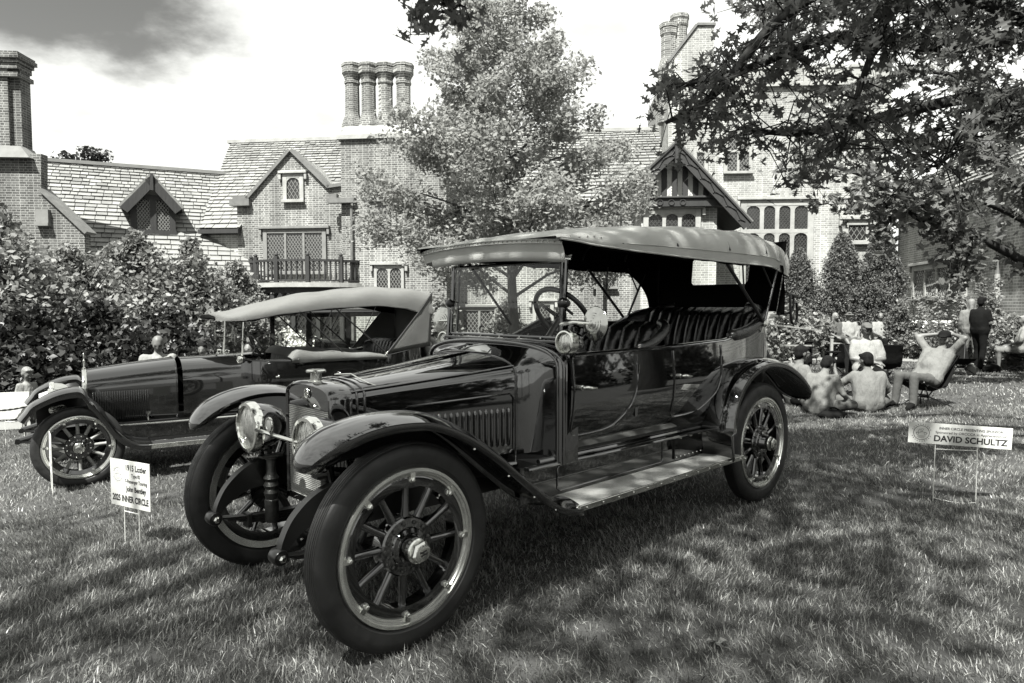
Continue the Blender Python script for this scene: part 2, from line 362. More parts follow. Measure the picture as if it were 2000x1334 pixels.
# ---------------------------------------------------------------- grass blades
def vnoise(X, Y, s, seed):
    g = np.random.default_rng(seed).random((64, 64)); x = X*s; y = Y*s
    xi = np.floor(x).astype(int); yi = np.floor(y).astype(int); fx = x-xi; fy = y-yi; fx = fx*fx*(3-2*fx); fy = fy*fy*(3-2*fy)
    q = lambda a, b: g[a % 64, b % 64]
    return (q(xi, yi)*(1-fx)+q(xi+1, yi)*fx)*(1-fy)+(q(xi, yi+1)*(1-fx)+q(xi+1, yi+1)*fx)*fy
def grass(ymin, ymax, dens, hgt, wid, name, label):
    # scattered over the lawn in the camera's quadrant and a margin beside it
    xm = .86*ymax+1.2; n = int(dens*(ymax-ymin)*2*xm)
    X = rng.uniform(-xm, xm, n); Y = rng.uniform(ymin, ymax, n)
    k = np.abs(X) < .86*Y+1.2; X, Y = X[k], Y[k]
    k = (dist_poly(X, Y, PATHL) > .78) & (dist_poly(X, Y, PATH2) > 1.12)
    clump = vnoise(X, Y, 3.1, 3)*.6+vnoise(X, Y, 9., 4)*.4
    k &= rng.random(len(X)) < .15+1.5*clump
    X, Y, clump = X[k], Y[k], clump[k]; n = len(X)
    Z = gz(X, Y)
    h = hgt*(.45+.9*rng.random(n))*(.65+.7*clump); w = wid*(.6+.8*rng.random(n))
    swirl = vnoise(X, Y, .8, 9)*6.3
    lean = rng.normal(swirl, 1.2, n); la = np.abs(rng.normal(.55, .32, n))
    dx, dy = np.cos(lean)*np.sin(la), np.sin(lean)*np.sin(la); up = np.cos(la)
    f = rng.uniform(0, 2*PI, n); wx, wy = np.cos(f)*w/2, np.sin(f)*w/2
    P = np.stack([X, Y, Z-.004], 1); D = np.stack([dx, dy, up], 1); W = np.stack([wx, wy, 0*wx], 1)
    mid = P+D*(h*.5)[:, None]; D2 = D.copy(); D2[:, 2] -= .45; tip = mid+D2*(h*.55)[:, None]
    V = np.stack([P-W, P+W, mid+W*.8, mid-W*.8, tip], 1).reshape(-1, 3); b = np.arange(n)[:, None]*5
    T = np.concatenate([b+[0, 1, 2], b+[0, 2, 3], b+[3, 2, 4]], 0)
    o = stuff(fastmesh(name, V, T, 'grass')); tag(o, label, 'grass'); return o
grass(1.3, 5.2, 8200, .058, .0040, 'lawn_grass', 'long unmown grass around the front wheels of the black touring car')
grass(5.2, 10.5, 2300, .056, .0062, 'lawn_grass', 'sunlit lawn grass between the touring cars and the folding chairs')
grass(10.5, 24, 330, .062, .014, 'lawn_grass', 'lawn grass stretching back to the paved path below the brick house')
# ================================================================= HOUSE
class Frame:
    def __init__(s, o, ang):
        s.o = Vector(o); s.e = Vector((math.cos(ang), math.sin(ang), 0)); s.d = Vector((-math.sin(ang), math.cos(ang), 0)); s.ang = ang
        s.M = Matrix.Translation(s.o) @ Matrix.Rotation(ang, 4, 'Z')
    def L(s, px, py, y=0.):      # photograph point on the vertical plane at local depth y
        d = ray(px, py); P0 = s.o+s.d*y; t = (P0-EYE).dot(s.d)/d.dot(s.d); p = EYE+d*t-s.o
        return (p.dot(s.e), p.z)
    def S(s, px, y=0.): return s.L(px, 500, y)[0]
    def Z(s, px, py, y=0.): return s.L(px, py, y)[1]
    def place(s, o, parent): o.parent = parent; o.matrix_local = parent.matrix_world.inverted() @ s.M if False else s.M; return o
HOUSE = thing('manor_house', 'large brick manor house with slate roofs, tall chimneys and leaded windows', 'house')
def hp(mb, name, m, F, label=None, **k):
    o = mb.obj(name, m, HOUSE, **k); o.matrix_local = F.M
    if label: o['label'] = label
    return o
def sub(mb, name, m, par, **k): return mb.obj(name, m, par, **k)
def arch_pts(x0, x1, z, rise, n=8):
    """four-centred arch from (x0,z) to (x1,z)"""
    c = (x0+x1)/2; hw = (x1-x0)/2
    return [(c+hw*math.cos(a), z+rise*(math.sin(a)**.75)) for a in [PI-PI*i/n for i in range(n+1)]]
def lattice(mb, x0, x1, z0, z1, y, px=.13, pz=.19, w=.016):
    """diamond leading cut to the rectangle"""
    W = x1-x0; H = z1-z0; k = pz/px
    for sg in (1, -1):
        c = -W*k
        while c < H+W*k:
            pts = []
            # line z = c + sg*k*(x) , local x in 0..W
            f = (lambda x: c+k*x) if sg > 0 else (lambda x: c+k*(W-x))
            xa = max(0, (0-c)/k); xb = min(W, (H-c)/k)
            if xb > xa+.01:
                za, zb = c+k*xa, c+k*xb
                if sg < 0: xa, xb = W-xa, W-xb
                mb.bar((x0+xa, y, z0+za), (x0+xb, y, z0+zb), w, .012, up=(0, 1, 0))
            c += pz
def window(F, x0, x1, z0, z1, lights, y=0., arched=False, transom=None, hood=True, stone='stone', frame=.11, mull=.09, lead='lead', px=.13, pz=.19, label=None, sill=True):
    """mullioned leaded window standing in a stone surround; wall face at local depth y"""
    m = MB(); p = .09
    m.b6(x0-frame, x0, y-p, y+.02, z0-frame*.7, z1+frame); m.b6(x1, x1+frame, y-p, y+.02, z0-frame*.7, z1+frame)
    m.b6(x0, x1, y-p, y+.02, z1, z1+frame)
    wnd = hp(m, 'window', stone, F, smooth=0, bevel=.012)
    if label: wnd['label'] = label
    if sill:
        s = MB(); s.b6(x0-frame-.03, x1+frame+.03, y-p-.07, y-p-.002, z0-frame*.75, z0-.01); s.b6(x0, x1, y-p, y+.02, z0-frame*.7, z0); sub(s, 'sill', stone, wnd, smooth=0, bevel=.01)
    if hood:
        s = MB(); s.b6(x0-frame-.14, x1+frame+.14, y-.17, y-.001, z1+frame+.005, z1+frame+.10)
        for q in (x0-frame-.14, x1+frame+.04): s.b6(q, q+.10, y-.14, y-.001, z1+frame-.22, z1+frame+.004)
        sub(s, 'hood_mould', stone, wnd, smooth=0, bevel=.012)
    g = MB(); g.b6(x0, x1, y-.03, y-.012, z0, z1); sub(g, 'pane', 'winglass', wnd, smooth=0)
    wl = (x1-x0)/lights
    rows = [(z0, z1)] if transom is None else [(z0, transom-mull/2), (transom+mull/2, z1)]
    if transom is not None:
        s = MB(); s.b6(x0, x1, y-.085, y-.03, transom-mull/2, transom+mull/2); sub(s, 'transom', stone, wnd, smooth=0, bevel=.008)
    for i in range(1, lights):
        s = MB(); s.b6(x0+wl*i-mull/2, x0+wl*i+mull/2, y-.080, y-.03, z0, z1); sub(s, 'mullion', stone, wnd, smooth=0, bevel=.008)
    ld = MB()
    for i in range(lights):
        a = x0+wl*i+(mull/2 if i else 0); b = x0+wl*(i+1)-(mull/2 if i < lights-1 else 0)
        for (za, zb) in rows:
            lattice(ld, a, b, za, zb, y-.036, px, pz)
            if arched:
                r = (b-a)*.42; ap = arch_pts(a, b, zb-r, r); c = (a+b)/2
                s = MB()
                l = [(x, z) for x, z in ap if x <= c+1e-6]; rr = [(x, z) for x, z in ap if x >= c-1e-6]
                s.prism([(x, y-.078, z) for x, z in l]+[(a, y-.078, zb)], (0, .045, 0)); s.prism([(x, y-.078, z) for x, z in rr]+[(b, y-.078, zb)], (0, .045, 0))
                sub(s, 'arch_head', stone, wnd, smooth=0)
    sub(ld, 'leading', lead, wnd, smooth=0)
    return wnd
def wallpoly(F, pts, y, thick, m, name='wall', label=None):
    mb = MB(); mb.prism([(x, y, z) for x, z in pts], (0, thick, 0)); return hp(mb, name, m, F, smooth=0, label=label)
SL_NODE = {}
def slates(roof, F, u0, u1, edgefn, O, U, Vd, length, expo0, expo1, wid, indiv=0, seed=1, key=None):
    """courses of slates on a roof plane. O local origin at the eave, U along, Vd up the slope; edgefn(v)->(ua,ub)"""
    r = random.Random(seed); Nn = U.cross(Vd).normalized(); 
    if Nn.z < 0: Nn = -Nn
    tiles = []; v = 0.; row = 0
    while v < length:
        t = v/length; e = expo0+(expo1-expo0)*t; e *= r.uniform(.94, 1.06); a, b = edgefn(v+e/2)
        wd = wid*(1.15-.5*t); u = a-r.uniform(0, wd)
        while u < b:
            w = wd*r.uniform(.7, 1.35); ua = max(u, a); ub = min(u+w, b)
            if ub-ua > .06: tiles.append((ua+.011, ub-.011, v+r.uniform(-.012, .012), e*1.35, r.uniform(.0, .02), r.uniform(-.006, .006)))
            u += w
        v += e; row += 1
    def poly(T):
        ua, ub, v0, e, lift, tw = T; th = .04
        q = [(ua, v0, .055+lift), (ub, v0, .055+lift+tw), (ub, v0+e, .004), (ua, v0+e, .004)]
        top = [O+U*x+Vd*y+Nn*z for x, y, z in q]; bot = [O+U*x+Vd*y+Nn*(z-th) for x, y, z in q]
        return top+bot, [(0, 1, 2, 3), (0, 4, 5, 1), (1, 5, 6, 2), (3, 7, 4, 0), (7, 6, 5, 4)]
    big = set()
    if indiv:
        def size(T):
            c = F.M @ (O+U*((T[0]+T[1])/2)+Vd*T[2]); d = c-EYE
            px = 1000+FPX*c.x/max(c.y, .1); py = 596-FPX*(c.z-CAMH)/c.y
            if not (0 < px < 2000 and 0 < py < 560) or (key and not key(px, py)): return 0
            return (T[1]-T[0])*T[3]/d.length_squared
        order = sorted(range(len(tiles)), key=lambda i: -size(tiles[i]))[:indiv]; big = set(i for i in order if size(tiles[i]) > 0)
        for i in big:
            V, Fc = poly(tiles[i]); mb = MB(); c = sum((Vector(p) for p in V), Vector())/8; mb.add([p-c for p in V], Fc)
            o = mb.obj('slate', 'slate', roof, smooth=0, fix=False); o.location = c
    mb = MB()
    for i, T in enumerate(tiles):
        if i in big: continue
        mb.add(*poly(T))
    o = mb.obj('slate_courses', 'slate', roof, smooth=0, fix=False); stuff(o); return o
def coping(F, pts, y0, y1, h, m, name='coping'):
    mb = MB()
    for (xa, za), (xb, zb) in zip(pts[:-1], pts[1:]):
        d = Vector((xb-xa, 0, zb-za)); L = d.length; d.normalize(); n = Vector((-d.z, 0, d.x))
        if n.z < 0: n = -n
        P = [Vector((xa, y0, za))-d*.01, Vector((xb, y0, zb))+d*.01]; P = [P[0], P[1], P[1]+n*h, P[0]+n*h]
        mb.prism(P, (0, y1-y0, 0))
    return hp(mb, name, m, F, smooth=0)
# ---- main range: frame along the facade, local y grows into the house
FM = Frame((-5.93, 25.5, -.36), R_(-7))
L = FM.L
# gable wing
gl0 = FM.S(465); gl1 = FM.S(672)
ap = L(568, 296); le = L(463, 390); r1 = L(641, 368); r2 = L(672, 364); l2 = L(486, 390)
gpts = [(gl0, 0), (gl1, 0), (gl1, r2[1]), (r1[0], r1[1]), ap, (l2[0], l2[1]), (gl0, le[1])]
wallpoly(FM, gpts, 0, 4.6, 'brick', label='brick gable wall with a small window in its peak')
coping(FM, [(gl0-.1, le[1]), l2, ap, r1, (gl1, r2[1])], -.12, .5, .12, 'copper')
cpn = MB(); cpn.b6(gl0-.2, l2[0]+.1, -.2, .2, le[1]-.25, le[1]); hp(cpn, 'kneeler', 'copper', FM, smooth=0)
a = L(562, 390); b = L(586, 348); window(FM, a[0], b[0], a[1], b[1], 1, arched=True, px=.15, pz=.24, frame=.16)
a = L(524, 508); b = L(630, 455); window(FM, a[0], b[0], L(577, 530)[1], b[1], 3, stone='timber_stone', frame=.16, px=.12, pz=.17)
# chimney block
yb = -.35
bx0 = FM.S(668, yb); bx1 = FM.S(872, yb); bz = FM.Z(770, 270, yb)
wallpoly(FM, [(bx0, 0), (bx1, 0), (bx1, bz), (bx0, bz)], yb, 3.0, 'brick', label='tall brick chimney breast wall')
mb = MB(); mb.b6(bx0-.12, bx1+.12, yb-.12, yb+2.2, bz, bz+.16); P0 = bz+.16
mb.loft([[Vector((bx0-.02, yb-.02, P0)), Vector((bx1-1.2, yb-.02, P0)), Vector((bx1-1.2, yb+1.6, P0)), Vector((bx0-.02, yb+1.6, P0))], [Vector((bx0+.12, yb+.15, P0+.35)), Vector((bx1-1.35, yb+.15, P0+.35)), Vector((bx1-1.35, yb+1.3, P0+.35)), Vector((bx0+.12, yb+1.3, P0+.35))]])
hp(mb, 'chimney_base', 'stone', FM, smooth=0)
for i, cx in enumerate((688, 720, 753, 788)):
    c = FM.L(cx, 250, yb+.7); ct = FM.Z(cx, 126, yb+.7); zb = P0+.25; Hh = ct-zb
    m_ = MB(); r = .265; off = PI/8
    Mt = Matrix.Translation((c[0], yb+.75, zb)) @ Matrix.Rotation(off, 4, 'Z')
    m_.lathe([(r*1.55, 0), (r*1.5, .28), (r*1.08, .62), (r*1.02, .7), (r, .75), (r*.97, Hh-.75), (r*1.1, Hh-.70), (r*1.1, Hh-.62), (r*1.0, Hh-.6), (r*1.05, Hh-.52), (r*1.2, Hh-.44), (r*1.42, Hh-.34), (r*1.42, Hh-.12), (r*1.5, Hh-.1), (r*1.5, Hh), (r*.9, Hh)], 8, Mt)
    hp(m_, 'chimney_stack', 'brick', FM, smooth=0)
# downpipe and rainwater head
mb = MB(); dx = FM.S(694, -.1); mb.tube([(dx, -.1-.35, .1), (dx, -.1-.35, FM.Z(694, 396, -.4))], .055, 8); zt = FM.Z(690, 396, -.4)
mb.b6(dx-.85, dx+.16, -.62, -.36, zt-.02, zt+.16); mb.b6(dx-.78, dx-.5, -.6, -.37, zt+.16, zt+.3); hp(mb, 'downpipe', 'copper', FM)
a = L(735, 452); b = L(757, 402); window(FM, FM.S(735, yb), FM.S(757, yb), FM.Z(745, 452, yb), FM.Z(745, 402, yb), 1, y=yb, px=.15, pz=.22, frame=.13, stone='timber_stone')
window(FM, FM.S(737, yb), FM.S(784, yb), FM.Z(760, 592, yb), FM.Z(760, 524, yb), 2, y=yb, arched=True, px=.12, pz=.18)
# recessed wall to the right
yr = 1.15; rx1 = FM.S(1330, yr); ez = FM.Z(1100, 398, yr)
wallpoly(FM, [(bx1-.3, 0), (rx1, 0), (rx1, ez), (bx1-.3, ez)], yr, 4, 'brick')
window(FM, FM.S(905, yr), FM.S(1000, yr), FM.Z(950, 668, yr), FM.Z(950, 607, yr), 3, y=yr, stone='timber_stone', frame=.14, px=.15, pz=.2)
window(FM, FM.S(1048, yr), FM.S(1075, yr), FM.Z(1060, 655, yr), FM.Z(1060, 596, yr), 1, y=yr, frame=.14)
window(FM, FM.S(880, yr), FM.S(960, yr), FM.Z(950, 470, yr), FM.Z(950, 430, yr), 3, y=yr, stone='timber_stone', frame=.12)
window(FM, FM.S(1165, yr), FM.S(1200, yr), FM.Z(1180, 560, yr), FM.Z(1180, 520, yr), 1, y=yr, frame=.12, stone='timber_stone')
mb = MB(); q = FM.L(1164, 600, yr); mb.b6(q[0], q[0]+.25, yr-.5, yr, FM.Z(1170, 650, yr), FM.Z(1170, 530, yr)); mb.b6(q[0]-.1, q[0]+.35, yr-.56, yr, FM.Z(1170, 536, yr), FM.Z(1170, 528, yr)); hp(mb, 'buttress', 'brick_dark', FM, smooth=0)
# main slate roof: plane through the ridge and the eave
yR = 4.4; zR = FM.Z(830, 268, yR); slope = (zR-ez)/(yR-(yr-.35))
def mainz(y): return zR-(yR-y)*slope
UX = Vector((1, 0, 0)); VD = Vector((0, 1, slope)).normalized(); up_ = lambda y: (y)/VD.y
def roof_part(F, quad, thick, m='slate_under', name='roof', label=None):
    mb = MB(); mb.prism(quad, thick); o = hp(mb, name, m, F, smooth=0)
    if label: o['label'] = label
    return o
xL = FM.S(455, yR); xRr = FM.S(1345, yR)
ye = yr-.35
rf = roof_part(FM, [(bx0, ye, mainz(ye)), (xRr, ye, mainz(ye)), (xRr, yR, zR), (bx0, yR, zR)], (0, .02, -.12), label='grey slate roof behind the maple tree')
slates(rf, FM, 0, 0, lambda v: (bx0, xRr), Vector((0, ye, mainz(ye))), UX, VD, (yR-ye)/VD.y, .26, .17, .34, seed=3)
yl = FM.L; ylow = -.15; xl0 = FM.S(392, ylow)
rf2 = roof_part(FM, [(xl0, ylow, mainz(ylow)), (FM.S(470, ylow), ylow, mainz(ylow)), (FM.S(470, ylow)+.0, .02, mainz(.02)), (bx0, .6, mainz(.6)), (bx0, yR, zR), (xL, yR, zR)], (0, .02, -.12), label='slate roof sweeping down beside the brick gable')
Ltot = (yR-ylow)/VD.y; xg = FM.S(470, ylow)
slates(rf2, FM, 0, 0, lambda v: (xl0+(xL-xl0)*v/Ltot, xg if v < .45 else bx0), Vector((0, ylow, mainz(ylow))), UX, VD, Ltot, .28, .17, .38, indiv=90, seed=5, key=lambda px, py: px < 470)
mb = MB(); mb.b6(xL-.1, xRr, yR-.12, yR+.12, zR-.02, zR+.12); hp(mb, 'ridge', 'stone', FM, smooth=0)
mb = MB(); mb.b6(xl0, xg, ylow-.16, ylow+.05, mainz(ylow)-.18, mainz(ylow)-.02); hp(mb, 'eave_board', 'timber', FM, smooth=0)
mb = MB(); zz = mainz(ylow)-.2; mb.prism([(xl0+.05, 0.02, -.2), (gl0, 0.02, -.2), (gl0, 0.02, zz), (xl0+.05, 0.02, zz)], (0, 3, 0)); hp(mb, 'wall', 'brick_pale', FM, smooth=0)
for gx0 in (rf,): pass
# gable roof of the wing behind its coping
mb = MB(); mb.prism([(l2[0], .3, l2[1]-.02), (ap[0], .3, ap[1]-.02), (r1[0], .3, r1[1]-.02)], (0, 3.6, 0)); hp(mb, 'wing_roof', 'slate', FM, smooth=0)
# bow window, balcony
bw0 = FM.S(470, -1.0); bw1 = FM.S(690, -1.0); bc = (bw0+bw1)/2; bhw = (bw1-bw0)/2
def bow(t, r=1.0, dep=1.35): # t -1..1 along the bow
    a = t*1.25; return Vector((bc+bhw*r*math.sin(a)/math.sin(1.25), -dep*r*(math.cos(a)-math.cos(1.25))/(1-math.cos(1.25)), 0))
zbal = FM.Z(600, 553, -1.2); zrail = FM.Z(600, 507, -1.2)
K = 6
bowo = None
mb = MB(); ring = [bow(-1+2*i/18, .95) for i in range(19)]
mb.prism([p+Vector((0, 0, .0)) for p in ring]+[Vector((bc+bhw*.93, .02, 0)), Vector((bc-bhw*.93, .02, 0))], (0, 0, .55)); bowo = hp(mb, 'bow_window', 'stone', FM, smooth=0); bowo['label'] = 'dark timber bow window with diamond panes under the balcony'
for i in range(K+1):
    p = bow(-1+2*i/K, .94); mb = MB(); mb.b6(p.x-.08, p.x+.08, p.y-.08, p.y+.08, .55, zbal-.3); sub(mb, 'post', 'timber', bowo, smooth=0, bevel=.015)
zt_ = FM.Z(600, 590, -1.2)
for i in range(K):
    p = bow(-1+2*i/K, .93); q = bow(-1+2*(i+1)/K, .93); d = (q-p); Lw = d.length; mb = MB()
    # flat pane with its lattice, built on the chord
    e = d.normalized(); n = Vector((e.y, -e.x, 0))
    if n.y > 0: n = -n
    m2 = MB(); lattice(m2, .08, Lw-.08, .6, zt_, 0, .17, .26, .02)
    for (z0, z1) in ((.6, zt_),):
        m2.b6(.06, Lw-.06, -.03, .03, zt_-.04, zt_+.05)
        m2.b6(Lw/2-.035, Lw/2+.035, -.03, .03, .6, zbal-.35)
    Rm = Matrix((e, -n, Vector((0, 0, 1)))).transposed()
    m3 = MB(); m3.v = [tuple(p+Rm @ Vector(v)+n*.02) for v in m2.v]; m3.f = m2.f; sub(m3, 'leading', 'timber', bowo, smooth=0)
    m4 = MB(); ar = []
    for (xa, xb) in ((.08, Lw/2), (Lw/2, Lw-.08)):
        apx = arch_pts(xa, xb, zt_+.12, .28); m5 = MB()
        c = (xa+xb)/2
        for half in (0, 1):
            pp = [(x, z) for x, z in apx if (x <= c+1e-6 if half == 0 else x >= c-1e-6)]; cor = (xa if half == 0 else xb, zbal-.35)
            m4.prism([p+e*x+n*.03+Vector((0, 0, z)) for x, z in pp]+([p+e*c+n*.03+Vector((0, 0, zbal-.35))] if half == 0 else [])+[p+e*cor[0]+n*.03+Vector((0, 0, cor[1]))]+([p+e*c+n*.03+Vector((0, 0, zbal-.35))] if half else []), -n*.04)
    sub(m4, 'tracery', 'timber', bowo, smooth=0)
    g = MB(); g.prism([p+Vector((0, 0, .55)), q+Vector((0, 0, .55)), q+Vector((0, 0, zbal-.3)), p+Vector((0, 0, zbal-.3))], -n*.02); sub(g, 'pane', 'winglass', bowo, smooth=0)
mb = MB(); mb.prism([bow(-1+2*i/18, .97)+Vector((0, 0, zbal-.35)) for i in range(19)]+[Vector((bc+bhw*.95, .05, zbal-.35)), Vector((bc-bhw*.95, .05, zbal-.35))], (0, 0, .2)); sub(mb, 'head_beam', 'timber', bowo, smooth=0)
mb = MB(); mb.prism([bow(-1+2*i/18, 1.12)+Vector((0, 0, zbal-.14)) for i in range(19)]+[Vector((bc+bhw*1.1, .1, zbal-.14)), Vector((bc-bhw*1.1, .1, zbal-.14))], (0, 0, .16)); balc = hp(mb, 'balcony', 'stone', FM, smooth=0)
balc['label'] = 'curved balcony with dark turned balusters'
def rail(z, r, w, h):
    mb = MB(); P = [bow(-1+2*i/24, r)+Vector((0, 0, z)) for i in range(25)]
    for a_, b_ in zip(P[:-1], P[1:]): mb.bar(a_, b_, w, h)
    sub(mb, 'handrail', 'timber', balc, smooth=0)
rail(zrail-.03, 1.06, .11, .08); rail(zbal+.1, 1.06, .08, .06)
bal = None
for i in range(31):
    t = -1+2*i/30; p = bow(t, 1.06)
    if i % 6 == 0:
        mb = MB(); mb.b6(p.x-.07, p.x+.07, p.y-.07, p.y+.07, zbal+.02, zrail+.12); mb.sphere((p.x, p.y, zrail+.17), .07, 8, 6); sub(mb, 'newel', 'timber', balc)
    else:
        mb = MB(); Hb = zrail-zbal-.15; mb.lathe([(.035, .0), (.05, Hb*.18), (.038, Hb*.4), (.03, Hb*.7), (.045, Hb*.86), (.03, Hb)], 6)
        if bal is None: bal = sub(mb, 'baluster', 'timber', balc); o = bal
        else: o = bal.copy(); COL.objects.link(o)
        o.location = (p.x, p.y, zbal+.12)
# ---- left wing with the dormer
FL = Frame((-12.2, 28.8, -.36), R_(25))
zr = FL.Z(300, 331, 0)
H_, D_ = 4.6, 4.2
UL = Vector((1, 0, 0)); VL = Vector((0, D_, H_)).normalized(); Ll = math.hypot(D_, H_)
x0, x1 = -9.0, 3.2
rfl = roof_part(FL, [(x0, -D_, zr-H_), (x1, -D_, zr-H_), (x1, 0, zr), (x0, 0, zr)], (0, .03, -.15), label='low slate roof with a timber dormer above the shrubs')
slates(rfl, FL, 0, 0, lambda v: (x0, x1), Vector((0, -D_, zr-H_)), UL, VL, Ll, .285, .17, .40, indiv=300, seed=11, key=lambda px, py: px > 80)
mb = MB(); mb.b6(x0, x1, -.15, .1, zr-.01, zr+.12); hp(mb, 'ridge', 'timber_stone', FL, smooth=0)
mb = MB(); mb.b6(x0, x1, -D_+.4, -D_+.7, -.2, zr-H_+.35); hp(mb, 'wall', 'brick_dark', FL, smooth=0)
# dormer: find where the sill meets the roof
def roofhit(px, py):
    d = ray(px, py); n = FL.M.to_3x3() @ Vector((0, -H_, D_)); P0 = FL.M @ Vector((0, 0, zr)); t = (P0-EYE).dot(n)/d.dot(n); return FL.M.inverted() @ (EYE+d*t)
dh = roofhit(298, 455); yd = dh.y-.02
dl = lambda px, py: FL.L(px, py, yd)
wa, wb = dl(258, 452), dl(340, 392); apx_ = dl(297, 345); el, er = dl(236, 406), dl(356, 410)
mb = MB(); mb.prism([(wa[0], yd, wa[1]), (wb[0], yd, wa[1]), (wb[0], yd, wb[1]), (apx_[0], yd, apx_[1]-.15), (wa[0], yd, wb[1])], (0, 2.6, 0)); dm = hp(mb, 'dormer', 'render_wall', FL, smooth=0); dm['label'] = 'gabled timber dormer with two leaded lights'
for s_, (p, q) in enumerate(((el, apx_), (apx_, er))):
    mb = MB(); d = Vector((q[0]-p[0], 0, q[1]-p[1])).normalized(); n = Vector((-d.z, 0, d.x)); n = n if n.z < 0 else -n
    A = Vector((p[0], yd-.35, p[1])); B = Vector((q[0], yd-.35, q[1])); mb.prism([A, B, B+n*.3, A+n*.3], (0, .1, 0)); sub(mb, 'bargeboard', 'timber', dm, smooth=0)
    mb = MB(); mb.prism([A-n*.08, B-n*.08, B, A], (0, 3.0, 0)); sub(mb, 'dormer_roof', 'slate', dm, smooth=0)
mb = MB(); cx = (wa[0]+wb[0])/2
for q in (wa[0]+.07, cx, wb[0]-.07): mb.b6(q-.1, q+.1, yd-.09, yd+.03, wa[1], wb[1])
mb.b6(wa[0]-.06, wb[0]+.06, yd-.12, yd+.03, wa[1]-.12, wa[1]+.08); mb.b6(wa[0]-.05, wb[0]+.05, yd-.1, yd+.03, wb[1]-.02, wb[1]+.16)
mb.b6(apx_[0]-.05, apx_[0]+.05, yd-.40, yd-.34, apx_[1]-.55, apx_[1]+.02)
sub(mb, 'frame', 'timber', dm, smooth=0)
mb = MB(); mb.b6(wa[0], wb[0], yd-.03, yd-.005, wa[1], wb[1]); sub(mb, 'pane', 'winglass', dm, smooth=0)
mb = MB()
for q0, q1 in ((wa[0]+.17, cx-.1), (cx+.1, wb[0]-.17)): lattice(mb, q0, q1, wa[1]+.08, wb[1]-.02, yd-.04, .11, .15, .022)
sub(mb, 'leading', 'lead', dm, smooth=0)
# ---- left chimney and its gable wall
FC = Frame((-15.2, 21.6, -.36), R_(4))
c = FC.L; pw = [(c(-150, 500)[0], 0), (c(165, 500)[0], 0), c(165, 455), c(80, 374), c(80, 300), c(-150, 300)]
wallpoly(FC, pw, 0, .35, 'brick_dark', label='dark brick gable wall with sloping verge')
coping(FC, [c(79, 373), c(168, 457)], -.1, .5, .10, 'copper')
mb = MB(); A = c(-60, 292); B = c(66, 292); za = c(20, 310)[1]; zb_ = c(20, 286)[1]; T = c(44, 286)[0]
mb.loft([[Vector((A[0], -.25, za)), Vector((B[0], -.25, za)), Vector((B[0], .34, za)), Vector((A[0], .34, za))], [Vector((A[0], -.1, zb_)), Vector((T, -.1, zb_)), Vector((T, .6, zb_)), Vector((A[0], .6, zb_))]]); hp(mb, 'chimney_base', 'timber_stone', FC, smooth=0)
mb = MB(); ztop = c(30, 103)[1]
for x_a, x_b, yy in ((c(-62, 200)[0], c(-8, 200)[0], .12), (c(-8, 200)[0]-.02, c(18, 200)[0], -.05), (c(18, 200)[0]-.02, c(38, 200)[0], .08)):
    mb.b6(x_a, x_b, yy, .6-yy*.3, zb_, ztop-.5)
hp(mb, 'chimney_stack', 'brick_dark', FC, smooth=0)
mb = MB()
for k, (g_, h0, h1) in enumerate(((.08, -.75, -.62), (.05, -.5, -.32), (.10, -.32, -.2), (.16, -.2, -.08), (.12, -.08, .0))):
    mb.b6(c(-62, 200)[0], c(36, 200)[0]+g_, -.05-g_, .6+g_, ztop+h0, ztop+h1)
hp(mb, 'chimney_cap', 'brick_dark', FC, smooth=0)
mb = MB(); q = c(75, 440); mb.b6(q[0], q[0]+.38, -.14, .0, c(75, 440)[1], c(75, 410)[1]); mb.b6(q[0]-.02, q[0]+.4, -.2, .0, c(75, 442)[1], c(75, 436)[1]); hp(mb, 'date_stone', 'timber_stone', FC, smooth=0)
# ---- tower on the right
FT = Frame((9.5, 25.6, -.3), R_(-4))
t_ = FT.L
tx0, tx1 = t_(1306, 400)[0], t_(1735, 400)[0]
tp = [(tx0, 0), (tx1, 0), (tx1, t_(1600, 130)[1]), t_(1368, 60), t_(1345, 80), t_(1300, 134), (tx0, t_(1300, 134)[1])]
tp = [(tx0, 0), (tx1, 0), (tx1, t_(1600, 132)[1]), (t_(1395, 60)[0], t_(1600, 132)[1]), (t_(1395, 50)[0], t_(1395, 50)[1]), (t_(1362, 50)[0], t_(1362, 52)[1]), t_(1306, 128)]
wallpoly(FT, tp, 0, 6, 'brick_pale', label='pale brick tower wall with tall mullioned window')
coping(FT, [t_(1298, 134), t_(1362, 50), t_(1397, 50)], -.06, .4, .09, 'copper')
mb = MB(); z_ = t_(1500, 170)[1]; mb.b6(t_(1470, 170)[0], tx1, -.12, .0, z_, z_+.14)
for k in range(6):
    xx = t_(1476, 170)[0]+k*.85; mb.b6(xx, xx+.5, -.08, .3, z_+.14, z_+.62); mb.b6(xx-.05, xx+.55, -.12, .34, z_+.62, z_+.72)
hp(mb, 'parapet', 'stone', FT, smooth=0)
for i, (px, top) in enumerate(((1316, 22), (1338, 2))):
    q = t_(px, 100); r = .30; Hh = t_(px, top)[1]-t_(px, 118)[1]; mb = MB(); Mt = Matrix.Translation((q[0], 1.2+i*.1, t_(px, 118)[1]))
    mb.lathe([(r*1.4, -2), (r*1.4, .1), (r, .5), (r, Hh-.5), (r*1.15, Hh-.4), (r*1.15, Hh-.2), (r*1.25, Hh-.15), (r*1.25, Hh), (r*.8, Hh)], 8, Mt); hp(mb, 'chimney_stack', 'brick', FT, smooth=0)
a = t_(1420, 335); b = t_(1463, 258); window(FT, a[0], b[0], a[1], b[1], 2, transom=t_(1440, 296)[1], px=.13, pz=.17, hood=False, frame=.14)
